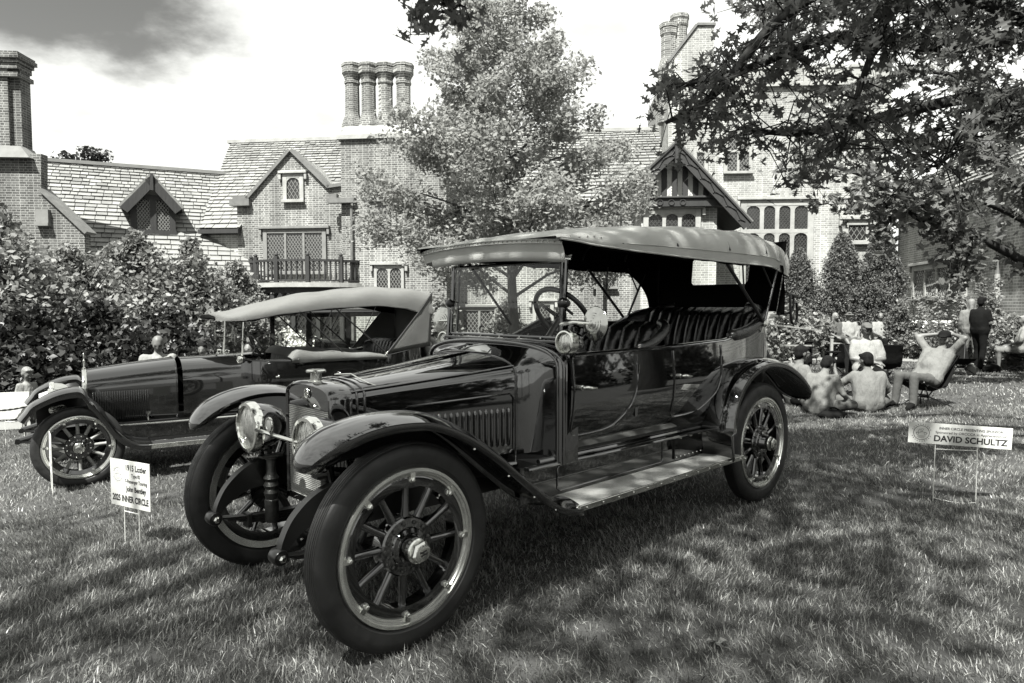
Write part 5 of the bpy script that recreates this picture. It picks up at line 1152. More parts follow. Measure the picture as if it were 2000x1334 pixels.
    for s in (1, -1):
        A, B, Cc, D = Vector((-4.36, s*.665, 1.19)), Vector((-5.12, s*.655, 1.80)), Vector((XR, s*.62, 2.05)), Vector((XR+.02, s*.595, 1.27))
        m = MB(); m.grid(lambda u, v: (A.lerp(B.lerp(Cc, .0), v)).lerp(D.lerp(Cc, v), u)+Vector((0, s*.012*math.sin(PI*u)*math.sin(PI*v), 0)), 10, 10); m.obj('quarter_curtain', 'canvas2', top, smooth=60, solid=.005)
        m = MB(); m.tube([A, B, Cc], .010, 6); m.tube([Vector((x, s*.668, edz(x)+.002)) for x in xs[2:-4]], .006, 5); m.obj('edge_binding', 'satin', top)
        for p, q, r in ((Vector((-4.33, s*.67, 1.20)), Vector((-3.35, s*.65, 1.86)), .012), (Vector((-3.55, s*.66, 1.20)), Vector((-2.75, s*.65, 1.80)), .012), (Vector((-3.9, s*.66, 1.48)), Vector((-4.15, s*.65, 1.85)), .008), (Vector((-3.15, s*.655, 1.5)), Vector((-3.35, s*.65, 1.84)), .008)):
            m = MB(); m.tube([p, q], r, 8); m.obj('top_iron', 'satin', top)
        m = MB(); m.sphere((-4.33, s*.69, 1.185), .03, 8, 6); m.obj('iron_pivot', 'nickel', top)
        m = MB(); T = Matrix.Translation((-5.55, s*.0+s*.001, .86)) @ Matrix.Rotation(PI/2-.1, 4, 'Y')
    for k, dx in enumerate((-5.50, -5.66)):
        m = MB(); T = Matrix.Translation((dx, .05, .93)) @ Matrix.Rotation(PI/2-.1, 4, 'Y'); m.torus(.37, .075, 40, 10, T); m.lathe([(.31, -.02), (.31, .02)], 30, T); m.obj('spare_tyre_cover', 'white_cloth', C, smooth=80)
    XT = [(-7, -5.2), (-5.66, -4.45), (-5.4, -4.20), (-4.3, -3.48), (-2.6, -2.25), (-1.55, -1.69), (-1.42, -1.57), (-1.37, -1.0), (-.36, -.10), (-.04, 0), (2, 2.04)]; ZT = [(-1, -1), (0, 0), (.3, .37), (.55, .61), (.92, .965), (1.16, 1.255), (1.70, 1.765), (2.12, 2.165), (3, 3.05)]
    f1 = lambda T, x: float(np.interp(x, [a for a, _ in T], [b for _, b in T]))
    def warp(o):
        if o.type == 'MESH':
            for v in o.data.vertices: v.co.x = f1(XT, v.co.x); v.co.z = f1(ZT, v.co.z)
        for ch in o.children: warp(ch)
    for ch in C.children:
        if not ch.name.startswith('wheel'): warp(ch)
    for ch in C.children:
        if ch.name.startswith('wheel') and ch.location.x < -1: ch.location.x = -3.02
    return C
long_tourer()
def sedan():
    p = at(735, 660, 13.2); C = thing('sedan_car', 'black closed sedan seen behind the sloping canvas top', 'car', (p.x-1.2, 12.6, -.357), -2.35)
    m = MB(); prof = lambda hw, z1: [(hw-.08, .45), (hw, .6), (hw+.01, 1.0), (hw, z1), (hw-.05, z1+.01)]
    full = lambda hw, z1: [(y, z) for y, z in prof(hw, z1)]+[(-y, z) for y, z in reversed(prof(hw, z1))]
    loftx(m, [(x, full(hw, z)) for x, hw, z in ((1.5, .33, .98), (.5, .42, 1.04), (.3, .6, 1.08), (-1.0, .70, 1.10), (-2.2, .70, 1.10), (-2.75, .6, 1.08))]); m.obj('body', 'paint2', C, smooth=50)
    for x0, x1 in ((.30, -.48), (-.48, -1.35), (-1.35, -2.2)):
        for s in (1, -1):
            m = MB(); m.b6(x0-.04, x0+.04, s*.66, s*.70, 1.08, 1.78); m.b6(x1-.04, x1+.04, s*.66, s*.70, 1.08, 1.775); m.b6(x1, x0, s*.665, s*.695, 1.70, 1.776); m.obj('window_frame', 'paint2', C, smooth=0)
            m = MB(); m.add([(x1, s*.68, 1.1), (x0, s*.68, 1.1), (x0, s*.68, 1.72), (x1, s*.68, 1.72)], [(0, 1, 2, 3)]); m.obj('side_glass', 'glass', C, smooth=0)
    for q in ((.30, .36, -.66, .66, 1.06, 1.12), (.28, .34, -.66, .66, 1.72, 1.78), (-2.26, -2.2, -.68, .68, 1.08, 1.5), (-2.26, -2.2, -.68, .68, 1.62, 1.78)): m = MB(); m.b6(*q); m.obj('end_frame', 'paint2', C, smooth=0)
    m = MB(); m.grid(lambda u, v: Vector((.42-2.78*u, -.73+1.46*v, 1.78+.09*(1-(2*v-1)**4)*(1-(2*u-1)**6))), 16, 10); m.obj('roof', 'paint2', C, smooth=60, solid=.03)
    m = MB(); m.b6(-2.0, -1.5, -.6, .6, .9, 1.25); m.b6(-.75, -.5, -.6, .6, .9, 1.25); m.obj('seats', 'leather', C, smooth=0, bevel=.05)
    T = Matrix.Translation((-.1, .32, 1.2)) @ Vector((-.72, 0, .69)).to_track_quat('Z', 'X').to_matrix().to_4x4(); m = MB(); m.torus(.2, .014, 32, 8, T); m.obj('steering_wheel', 'satin', C)
    w = wheel(C, 'wheel', .95, .70, .42, .33, .3, lugs=4); wheel(C, 'wheel', -2.0, .70, .42, .33, .3, proto=w); wheel(C, 'wheel', .95, -.70, .42, .33, .3, -1, proto=w); wheel(C, 'wheel', -2.0, -.70, .42, .33, .3, -1, proto=w)
    for s in (1, -1):
        fender(C, [(1.5, .55), (1.35, .8), (.95, .93), (.55, .78), (.35, .45), (.1, .36), (-1.1, .36), (-1.4, .5), (-1.6, .8), (-2.0, .93), (-2.4, .8), (-2.6, .5)], s*.72-.14, s*.72+.14, .03, 'wing', m='paint2', tipround=False)
        lamp(C, 'headlamp', (1.62, s*.42, .85), .11, .2, bowl='paint2')
sedan()
def roadster():
    C = thing('open_roadster', 'small dark open car with a white steering wheel, beyond the tree trunk', 'car', (at(952, 700, 15.5).x-.9, 15.6, -.36), -2.75)
    m = MB(); prof = lambda hw, z1: [(hw-.08, .4), (hw, .6), (hw, z1), (hw*.7, z1+.04)]
    full = lambda hw, z1: [(y, z) for y, z in prof(hw, z1)]+[(-y, z) for y, z in reversed(prof(hw, z1))]
    loftx(m, [(x, full(hw, z)) for x, hw, z in ((1.4, .3, .9), (.3, .42, 1.0), (.0, .55, 1.02))]); m.obj('hood', 'paint2', C, smooth=50)
    tub(C, [(-.0, .56), (-.6, .62), (-1.4, .6), (-1.8, .4), (-1.9, 0)], .45, lambda x: 1.0, m='paint2')
    m = MB()
    for a, b in (((0, -.5, 1.0), (-.05, -.5, 1.5)), ((0, .5, 1.0), (-.05, .5, 1.5)), ((-.05, -.5, 1.5), (-.05, .5, 1.5))): m.tube([a, b], .014, 6)
    wf = m.obj('windscreen_frame', 'white_cloth', C)
    m = MB(); m.add([(0, -.5, 1.), (0, .5, 1.), (-.05, .5, 1.5), (-.05, -.5, 1.5)], [(0, 1, 2, 3)]); m.obj('windscreen_glass', 'glass', wf, smooth=0)
    T = Matrix.Translation((-.42, .27, 1.14)) @ Vector((-.72, 0, .69)).to_track_quat('Z', 'X').to_matrix().to_4x4(); m = MB(); m.torus(.2, .016, 32, 8, T); m.tube([T @ Vector((-.2, 0, 0)), T @ Vector((.2, 0, 0))], .01, 6); m.tube([T @ Vector((0, -.2, 0)), T @ Vector((0, .2, 0))], .01, 6); m.obj('steering_wheel', 'white_cloth', C)
    w = wheel(C, 'wheel', .9, .62, .38, .3, .3, lugs=4); wheel(C, 'wheel', -1.6, .62, .38, .3, .3, proto=w); wheel(C, 'wheel', .9, -.62, .38, .3, .3, -1, proto=w); wheel(C, 'wheel', -1.6, -.62, .38, .3, .3, -1, proto=w)
roadster()
# ================================================================= VEGETATION
def leaf_cloud(name, P, size, mt, parent, aspect=.55, sizevar=.4, flatten=0., kind=None, fold=.25, droop=None):
    """one folded leaf (two triangles each side of the rib) at every point"""
    n = len(P); s = size*(1-sizevar+2*sizevar*rng.random(n))
    a = rng.normal(size=(n, 3)); 
    if droop is not None: a = a*.7+np.asarray(droop)
    if flatten: a[:, 2] *= (1-flatten)
    a /= np.linalg.norm(a, axis=1)[:, None]
    b = rng.normal(size=(n, 3)); 
    b -= (a*b).sum(1)[:, None]*a; b /= np.linalg.norm(b, axis=1)[:, None]
    if flatten:   # blades lie level rather than on edge
        c0 = np.cross(a, np.array([0, 0, 1.])); nn = np.linalg.norm(c0, axis=1)[:, None]; c0 = c0/np.maximum(nn, 1e-3); b = b*(1-flatten)+c0*flatten; b /= np.maximum(np.linalg.norm(b, axis=1)[:, None], 1e-4)
    c = np.cross(a, b)
    s_ = s[:, None]
    V = np.stack([P-a*s_*.5, P-a*s_*.05+b*s_*aspect*.5+c*s_*fold*.3, P+a*s_*.5, P-a*s_*.05-b*s_*aspect*.5+c*s_*fold*.3], 1).reshape(-1, 3)
    k = np.arange(n)[:, None]*4; F = np.concatenate([k+[0, 1, 2], k+[0, 2, 3]], 0)
    o = fastmesh(name, V, F, mt, parent)
    if kind: o['kind'] = kind
    return o
def clumps(C, rad, per):
    """leaf positions gathered in clumps round the centres C (m,3)"""
    C = np.asarray(C); m = len(C); g = rng.normal(size=(m, per, 3)); g *= (rng.random((m, per, 1))**.4)/np.linalg.norm(g, axis=2, keepdims=True)
    return (C[:, None, :]+g*np.asarray(rad)).reshape(-1, 3)
def grow(base, top, r0, nb, crown, seed, lean=.35, sub_=3, forks=None):
    """trunk + boughs + twigs; crown(h)->radius for h 0..1. returns (list of tubes, twig tips)"""
    r = random.Random(seed); base = Vector(base); top = Vector(top); H = top-base; tubes = []; tips = []
    def pt(t): return base+H*t+Vector((.12*math.sin(t*7+seed), .12*math.cos(t*5+seed), 0))*t
    tubes.append(([pt(i/10) for i in range(11)], [r0*(1-.88*(i/10)**.9) for i in range(11)]))
    for k in range(nb):
        h = .02+.95*((k+r.random())/nb); az = k*2.4+r.uniform(-.4, .4); hb = crown[0]+(1-crown[0])*h
        R = crown[1](h)*r.uniform(.8, 1.15)
        if R < .15: continue
        s = pt(max(0.05, hb-.10*R/max(H.z, .1)*3*lean)); d = Vector((math.cos(az), math.sin(az), 0)); e = s+d*R+Vector((0, 0, R*lean*r.uniform(.7, 1.4)))
        m1 = s.lerp(e, .35)+Vector((0, 0, R*.10)); m2 = s.lerp(e, .7)+Vector((r.uniform(-.1, .1), r.uniform(-.1, .1), R*.08))*1
        rb = r0*.30*(1-.6*h)*min(1, .3+R/2.5); tubes.append(([s, m1, m2, e], [rb, rb*.7, rb*.42, rb*.15]))
        nt_ = max(2, int(R*sub_))
        for j in range(nt_*2):
            t = .25+.75*r.random(); q = s.lerp(e, t); az2 = az+r.uniform(-1.5, 1.5); l = R*.38*r.uniform(.4, 1)*(1.15-.5*t)
            f = q+Vector((math.cos(az2), math.sin(az2), r.uniform(-.25, .6)))*l; tips.append(f); tips.append(q.lerp(f, .55))
            if j % 2 == 0: tubes.append(([q, q.lerp(f, .5)+Vector((0, 0, .04)), f], [rb*.3, rb*.2, rb*.07]))
        tips.append(e)
    tips.append(pt(1))
    return tubes, tips
def tree(name, label, base, top, r0, nb, crown, seed, bark, leafm, lsize, per, crad, group=None, cat='tree', n=7, **k):
    T = thing(name, label, cat, (0, 0, 0), 0, group); tubes, tips = grow(base, top, r0, nb, crown, seed, **k)
    T.location = base; off = Vector(base)
    mb = MB(); P, rr = tubes[0]; mb.tube([p-off for p in P], rr, 10); tr = mb.obj('trunk', bark, T, smooth=80)
    mb = MB()
    for P, rr in tubes[1:]: mb.tube([p-off for p in P], [max(x, .004) for x in rr], 5 if rr[0] < .03 else 7)
    mb.obj('limbs', bark, tr, smooth=80)
    C = np.array([[p.x-off.x, p.y-off.y, p.z-off.z] for p in tips]); leaf_cloud('crown', clumps(C, crad, per), lsize, leafm, T, flatten=.35, kind='stuff'); return T
# tree in front of the house
bt = at(1012, 640, 16.4)
tree('lawn_tree', 'pale leafy oak growing in front of the brick house, trunk framed by the windscreen', (bt.x, 16.4, -.36), (bt.x-.55, 16.5, 9.3), .15, 56, (.23, lambda h: 3.2*(1-h)**.74*(.72+.28*math.sin(min(1, h*5)*PI/2))+.25), 4, 'bark', 'leaf_mid', .105, 46, .32, lean=.42)
# far trees beyond the left roof, dark tops
for i, (px, py, Y) in enumerate(((115, 312, 40), (160, 300, 41), (195, 308, 42))):
    p = at(px, py, Y); tree('distant_tree', ['dark treetop next to the left chimney, over the slate roof', 'tallest dark treetop over the low slate roof', 'small dark treetop over the roof, nearest the dormer peak'][i], (p.x, p.y, -.4), (p.x, p.y, p.z+.2), .2, 14, (.5, lambda h: 1.6*(1-h)**.7+.2), 20+i, 'bark_dark', 'leaf_dark', .28, 14, .5, group='trees beyond the low roof')
# trees behind the camera that give the shade on the foreground and stand in the paintwork
for i, (x, y, hgt, rad, lab) in enumerate(((-5.6, -2.6, 14, 3.6, 'tall shade oak standing on the lawn opposite the house'), (9.5, -10, 11, 4.2, 'broad oak on the lawn facing the parked cars'), (3, -16, 12, 4.5, 'large spreading tree far across the lawn from the house'), (19, -3, 12, 4.5, 'broad tree beyond the seated people'), (-14, -10, 11, 4, 'tree across the lawn from the long touring car'))):
    b = G(x, y); tree('shade_tree', lab, b, (x+.3, y, hgt), .25, 26, (.32 if i else .5, lambda h, rad=rad: rad*(1-h)**.45*(.6+.4*math.sin(min(1, h*4)*PI/2))+.3), 40+i, 'bark_dark', 'leaf_dark', .17, 13 if i else 3, .55, lean=.35)
# ---------------------------------------------------------------- shrubs along the house, left
def shrub(name, label, c, rad, h, n, size, mt, group=None, seed=1, stems=7, cat='shrub', top=.9, shell=.55):
    S = thing(name, label, cat, (c[0], c[1], float(gz(c[0], c[1]))), 0, group); r = random.Random(seed); mb = MB(); tips = []
    for k in range(stems):
        a = r.uniform(0, 2*PI); q = r.uniform(.2, .9); e = Vector((rad[0]*q*math.cos(a), rad[1]*q*math.sin(a), h*r.uniform(.5, .95)))
        mb.tube([(e.x*.2, e.y*.2, -.02), (e.x*.55, e.y*.55, e.z*.5), e], [.03, .02, .006], 5)
    mb.obj('stems', 'bark_dark', S)
    m = n//16; th = rng.uniform(0, 2*PI, m); u = rng.random(m)**shell; z = rng.random(m)**top
    prof = np.sin(np.clip(.18+z*.86, 0, 1)*PI)**.45
    lump = .8+.35*np.sin(th*3+seed)*np.sin(z*5+seed)+.12*rng.normal(size=m)
    C = np.stack([rad[0]*u*prof*lump*np.cos(th), rad[1]*u*prof*lump*np.sin(th), .1+h*z*(.9+.16*np.sin(th*2+seed*2))], 1)
    leaf_cloud('foliage', clumps(C, .26, 16), size, mt, S, aspect=.7, kind='stuff', flatten=.15, sizevar=.55); return S
SH = [(-10, 640, 12.6, 2.6, 1.5, 3.5, 'tall dark shrub beside the brick chimney gable'), (140, 600, 14.2, 2.2, 1.5, 2.75, 'broad leafy shrub below the dormer window'), (270, 590, 15.6, 1.9, 1.5, 3.15, 'rounded sunlit shrub behind the bald man in the white shirt'), (375, 580, 16.2, 1.7, 1.5, 3.05, 'leafy shrub growing up to the low slate roof'), (460, 590, 17.5, 1.2, 1.2, 2.65, 'leafy shrub next to the bow window')]
for i, (px, py, Y, rx, ry, h, lab) in enumerate(SH):
    p = at(px, py, Y); shrub('garden_shrub', lab, (p.x, p.y), (rx, ry), h, 20000 if i else 17000, .105, 'leaf_shrub', 'big shrubs along the house', seed=i+2)
for i, (px, Y, h, lab) in enumerate(((60, 11.6, 1.6, 'low dark shrub behind the seated child'), (190, 12.4, 1.75, 'low dark shrub behind the pointed radiator mascot'), (330, 13.6, 1.6, 'low shrub behind the cowl of the long touring car'))):
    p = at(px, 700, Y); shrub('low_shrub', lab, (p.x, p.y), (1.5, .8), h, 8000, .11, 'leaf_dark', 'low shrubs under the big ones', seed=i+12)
p = at(560, 680, 21.5); S = shrub('flower_bed', 'pale flowering plants in front of the bow window', (p.x, p.y), (1.6, .5), .9, 3000, .11, 'flower', seed=31)
p = at(860, 640, 20.5); shrub('wall_shrub', 'climbing shrub against the corner of the chimney breast', (p.x, p.y), (.9, .6), 2.0, 3500, .11, 'leaf_shrub', seed=33)
p = at(985, 640, 21.5); shrub('wall_shrub', 'rounded shrub under the ground floor window beside the lawn oak', (p.x, p.y), (.8, .6), 1.9, 3500, .11, 'leaf_shrub', seed=34)
# ---------------------------------------------------------------- clipped evergreens on the right
def cone(px, ptop, Y, w, n, lab, seed):
    p = at(px, 690, Y); z0 = float(gz(p.x, p.y)); zt = at(px, ptop, Y).z-z0
    S = thing('evergreen', lab, 'tree', (p.x, p.y, z0), 0, 'columnar evergreens by the tower'); mb = MB(); mb.tube([(0, 0, -.05), (0, 0, zt*.8)], [.07, .02], 7); mb.obj('trunk', 'bark_dark', S)
    m = n//14; z = rng.random(m); th = rng.uniform(0, 2*PI, m); prof = w*np.minimum(1, .62+z*1.5)*(1-z**2.6)**.75
    lump = 1+.16*np.sin(th*4+z*9+seed)+.10*rng.normal(size=m); u = rng.random(m)**.28
    C = np.stack([prof*u*lump*np.cos(th), prof*u*lump*np.sin(th), .06+z*zt], 1); leaf_cloud('foliage', clumps(C, .13, 14), .08, 'leaf_cedar', S, aspect=.5, kind='stuff', droop=(0, 0, .5)); return S
cone(1556, 492, 22.6, .70, 22500, 'columnar evergreen in front of the tall tower window', 3)
cone(1640, 462, 22.0, .72, 25500, 'pointed evergreen directly behind the bench', 4)
cone(1716, 452, 21.4, .72, 25500, 'pointed evergreen between the bench and the leaded wing window', 5)
cone(1752, 610, 20.3, .55, 7500, 'short rounded evergreen at the end of the bench', 6)
p = at(1550, 670, 20.6); shrub('rhododendron', 'low broad-leaved shrub with pale flowers behind the folding canopy', (p.x, p.y), (1.4, .8), 1.45, 5000, .12, 'leaf_bright', seed=41)
p = at(1600, 680, 21.2); shrub('rhododendron', 'low clipped shrub just behind the left end of the bench', (p.x, p.y), (.9, .6), 1.0, 3000, .10, 'leaf_shrub', seed=42)
for i, (px, Y, h, w_, lab) in enumerate(((1925, 17.6, 1.55, .8, 'leafy shrub under the downpipe of the wing wall'), (1975, 16.6, 1.0, .7, 'low shrub behind the wheelchair access sign'), (1880, 18.6, .9, .9, 'low hedge behind the standing man in black'), (1820, 19.6, .7, .9, 'low hedge in front of the slatted frame'))):
    p = at(px, 690, Y); shrub('border_shrub', lab, (p.x, p.y), (w_, .5), h, 4200, .095, 'leaf_shrub', 'border shrubs by the wing', seed=50+i)
def sapling(px, Y, ptop, lab, seed):
    p = at(px, 690, Y); z0 = float(gz(p.x, p.y)); zt = at(px, ptop, Y).z; tree('trained_sapling', lab, (p.x, p.y, z0), (p.x, p.y, zt), .028, 14, (.25, lambda h: .75*(1-.5*h)), seed, 'bark_dark', 'leaf_shrub', .09, 7, .16, 'trained saplings on the wing wall', lean=.05)
sapling(1782, 19.9, 575, 'thin trained sapling next to the short evergreen', 61); sapling(1848, 18.6, 570, 'thin trained sapling under the leaded wing window', 62); sapling(1912, 17.8, 545, 'thin trained sapling rising behind the standing man', 63)
# ---------------------------------------------------------------- big oak and maple overhanging from the right
def lobed(oak=True):
    """flat leaf outline with pointed lobes, unit length along x"""
    if oak: pts = [(0, .03), (.16, .05), (.22, .22), (.30, .09), (.42, .10), (.50, .40), (.58, .36), (.60, .13), (.70, .14), (.80, .30), (.83, .12), (1.0, 0)]
    else: pts = [(0, .02), (.12, .12), (.05, .38), (.22, .30), (.30, .48), (.45, .42), (.42, .58), (.60, .36), (.62, .16), (.75, .22), (.80, .10), (1.0, 0)]
    return pts+[(x, -y) for x, y in reversed(pts[:-1])]
def leaf_fan(oak):
    P = lobed(oak); V = np.array([(x-.45, y, .10*abs(y)-.06*x*x) for x, y in P]); return V
OAK, MAP = leaf_fan(True), leaf_fan(False)
def rotm(n):
    a = rng.normal(size=(n, 3)); a[:, 2] = a[:, 2]*.35-.55; a /= np.linalg.norm(a, axis=1)[:, None]      # stalk direction, drooping
    u = rng.normal(size=(n, 3))*.75+np.array([0, 0, .9]); u -= (a*u).sum(1)[:, None]*a; u /= np.linalg.norm(u, axis=1)[:, None]
    return np.stack([a, np.cross(u, a), u], 2)
def overhang(T, off, paths, leaf, mt, lsize, bark, dens, spread, r0, indiv, name='leaf', seed=0):
    r = random.Random(seed); mb = MB(); C = []
    for path, thick, dn in paths:
        P = bez(path, 10); n = len(P); mb.tube([p-off for p in P], [thick*(1-.85*i/(n-1))+.004 for i in range(n)], 7)
        for k in range(int(dens*dn)):
            t = r.random()**.75; i = min(n-1, int(t*(n-1))); p = P[i]; d = Vector((r.gauss(0, 1), r.gauss(0, 1), r.gauss(-.25, .8))).normalized()*spread*r.uniform(.25, 1)*(.45+.7*t)
            q = p+d; mid = p.lerp(q, .5)+Vector((0, 0, .06)); mb.tube([p-off, mid-off, q-off], [.008, .005, .002], 4, caps=False)
            for j in range(r.randint(5, 9)): C.append(mid.lerp(q, r.random())+Vector((r.gauss(0, .07), r.gauss(0, .07), r.gauss(-.02, .07)))-off)
    mb.obj('branches', bark, T, smooth=80)
    C = np.array([tuple(c) for c in C]); n = len(C); Rm = rotm(n); s = lsize*(.7+.6*rng.random(n)); W = C+np.array(off)
    px = 1000+FPX*W[:, 0]/np.maximum(W[:, 1], .3); py = 596-FPX*(W[:, 2]-CAMH)/np.maximum(W[:, 1], .3)
    vis = (px > 0) & (px < 2000) & (py > -10) & (py < 700) & (W[:, 1] > .5)
    key = np.where(vis, s/np.maximum(W[:, 1], .3), 0); order = np.argsort(-key); ind = [i for i in order[:indiv] if key[i] > 0]; rest = np.setdiff1d(np.arange(n), ind)
    k = len(leaf); me = None
    V = np.einsum('nij,kj->nki', Rm[rest], leaf)*s[rest][:, None, None]+C[rest][:, None, :]
    h = k//2; F = []
    for i in range(h): F.append((i, i+1, k-1-i) if True else 0)
    tri = []
    for i in range(0, h): 
        a, b, c, d = i, i+1, (k-1-i), (k-i) % k
        tri.append((a, b, c)); 
        if i > 0: tri.append((a, c, d))
    tri = np.array([t for t in tri if len(set(t)) == 3]); F = (np.arange(len(rest))[:, None, None]*k+tri[None]).reshape(-1, 3)
    if len(rest): stuff(fastmesh('foliage', V.reshape(-1, 3), F, mt, T))
    for i in ind:
        if me is None: o = fastmesh(name, leaf, tri, mt, T); me = o.data
        else: o = bpy.data.objects.new(name, me); COL.objects.link(o); o.parent = T
        Mx = Matrix(Rm[i].tolist()).to_4x4() @ Matrix.Scale(float(s[i]), 4); Mx.translation = Vector(C[i]); o.matrix_local = Mx
def A_(px, py, Y): return at(px, py, Y)
ob = Vector((7.6, 5.2, 0)); OT = thing('overhanging_oak', 'big dark oak overhanging the right side of the lawn', 'tree', ob)
mb = MB(); mb.tube([(0, 0, -.1), (.05, 0, 1.2), (0, .1, 3.5), (-.2, .2, 6.0), (-.3, .3, 9)], [.42, .32, .28, .2, .1], 14); mb.obj('trunk', 'bark_dark', OT, smooth=80)
oak_paths = [([ob+Vector((-.1, .1, 4.2)), A_(2050, 60, 6.4), A_(1850, 90, 6.2), A_(1650, 70, 6.0), A_(1470, 130, 5.9), A_(1320, 170, 5.8)], .09, 1.25),
 ([ob+Vector((-.1, .1, 3.7)), A_(2080, 180, 6.6), A_(1900, 190, 6.3), A_(1720, 230, 6.2), A_(1560, 260, 6.1), A_(1440, 250, 6.0)], .08, 1.1),
 ([ob+Vector((-.2, .1, 5.2)), A_(1980, -120, 5.9), A_(1700, -60, 5.7), A_(1520, 40, 5.5), A_(1400, 180, 5.4), A_(1300, 240, 5.4)], .08, 1.0),
 ([ob+Vector((-.2, .1, 5.6)), A_(1900, -200, 5.2), A_(1760, -20, 5.2), A_(1690, 140, 5.3), A_(1640, 300, 5.4)], .06, .8),
 ([ob+Vector((-.1, .1, 3.9)), A_(2100, 40, 5.4), A_(1960, 20, 5.2), A_(1850, -20, 5.1), A_(1740, -30, 5.0)], .07, 1.1),
 ([ob+Vector((-.1, .1, 3.3)), A_(2100, 200, 5.6), A_(1980, 220, 5.4), A_(1890, 260, 5.3), A_(1830, 330, 5.3)], .05, .9),
 ([ob+Vector((-.1, .1, 4.6)), A_(2050, -60, 6.8), A_(1820, 20, 6.9), A_(1600, -20, 6.9), A_(1480, 30, 6.8)], .07, 1.1),
 ([ob+Vector((-.2, -.5, 5)), ob+Vector((-2.0, -2.5, 5.6)), ob+Vector((-3.4, -3.4, 5.4))], .09, 1.2),
 ([ob+Vector((.2, .5, 4.5)), ob+Vector((1.6, 2.0, 5.6)), ob+Vector((2.5, 3.6, 5.6))], .09, 1.0),
 ([ob+Vector((-.2, -.3, 6.4)), Vector((4.6, 2.6, 7.2)), Vector((2.6, 1.4, 7.0))], .08, .9)]
overhang(OT, ob, oak_paths, OAK, 'leaf_oak', .115, 'bark_dark', 92, .66, .1, 200, seed=3)
# twig at the top edge from the shade oak on the other side
tb = G(-5.6, -2.6); TW = None
for o in COL.objects:
    if o.get('label') == 'tall shade oak standing on the lawn opposite the house': TW = o
overhang(TW, tb, [([Vector((-5.5, -2.5, 6.6)), Vector((-3.6, -.2, 6.2)), Vector((-1.9, 2.4, 4.9)), A_(880, -60, 4.6), A_(800, 25, 4.6)], .022, .42), ([A_(880, -60, 4.6), A_(860, -10, 4.6), A_(870, 12, 4.6)], .01, .14)], OAK, 'leaf_oak', .13, 'bark_dark', 62, .30, .1, 60, seed=8)
# the shade oak's broad crown reaching over the near car
cc = np.array([-1.35, .9, 9.4]); q = rng.normal(size=(1200, 3)); q *= (rng.random((1200, 1))**.45)/np.linalg.norm(q, axis=1)[:, None]; q = q*np.array([2.9, 3.6, 1.8])+cc-np.array(tb)
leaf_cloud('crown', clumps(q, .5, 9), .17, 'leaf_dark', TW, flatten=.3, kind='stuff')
mb = MB()
for k in range(9):
    e_ = Vector(q[k*80]); mb.tube([Vector((.1, 0, 5.6+.25*k)), Vector((.1, 0, 6)).lerp(e_, .5)+Vector((0, 0, .8)), e_], [.05, .03, .01], 6)
mb.obj('boughs', 'bark_dark', TW, smooth=80)
mbp = Vector((10.6, 12.8, 0)); MT = thing('overhanging_maple', 'maple with a long low branch in front of the wing wall', 'tree', mbp)
mb = MB(); mb.tube([(0, 0, -.1), (-.05, 0, 1.5), (-.2, 0, 3.0), (-.3, .2, 6.5)], [.24, .2, .17, .06], 12); mb.obj('trunk', 'bark_dark', MT, smooth=80)
mp_paths = [([mbp+Vector((-.1, 0, 1.7)), A_(2010, 518, 12.8), A_(1900, 460, 12.7), A_(1800, 430, 12.6), A_(1700, 350, 12.5), A_(1560, 310, 12.4)], .10, 1.0),
 ([A_(1900, 460, 12.7), A_(1830, 440, 12.4), A_(1780, 380, 12.2), A_(1690, 360, 12.0)], .04, .7),
 ([mbp+Vector((-.2, 0, 2.6)), A_(1960, 410, 12.6), A_(1850, 380, 12.5), A_(1720, 380, 12.4), A_(1600, 400, 12.3)], .07, 1.0),
 ([mbp+Vector((-.2, 0, 3.4)), A_(1950, 310, 12.8), A_(1800, 280, 12.8), A_(1650, 280, 12.8), A_(1540, 340, 12.8)], .07, 1.1),
 ([mbp+Vector((-.2, 0, 4.2)), A_(1950, 180, 13.2), A_(1800, 140, 13.2), A_(1680, 180, 13.2), A_(1600, 260, 13.2)], .06, 1.0),
 ([A_(1850, 380, 12.5), A_(1860, 450, 12.5), A_(1855, 530, 12.6)], .02, .4), ([A_(1900, 450, 12.5), A_(1890, 510, 12.5), A_(1870, 550, 12.6)], .02, .25), ([A_(1720, 380, 12.4), A_(1740, 430, 12.4), A_(1730, 470, 12.4)], .02, .4),
 ([mbp+Vector((-.2, 0, 2.9)), A_(2020, 400, 12.2), A_(1980, 360, 11.8), A_(1920, 280, 11.6)], .05, .6)]
overhang(MT, mbp, mp_paths, MAP, 'leaf_maple', .125, 'bark_dark', 78, .62, .1, 100, seed=5)

# unseen laurels at the lawn edge, added to darken the near car's door reflections
for i, (x, y, r_0, h, lab) in enumerate(((13.5, 6.5, 2.0, 3.2, 'big dark laurel added out of view beside the trunk of the overhanging oak'), (14.0, 3.0, 2.2, 3.6, 'tall dark laurel added out of view at the edge of the lawn'), (13.0, -.5, 2.2, 3.3, 'broad dark laurel added out of view in the corner of the lawn'), (11.5, -4.2, 2.2, 3.5, 'dark laurel added out of view in front of the broad oak'))):
    shrub('laurel', lab, (x, y), (r_0, r_0*.9), h, 7000, .2, 'leaf_dark', 'unseen laurels added at the lawn edge', seed=80+i)
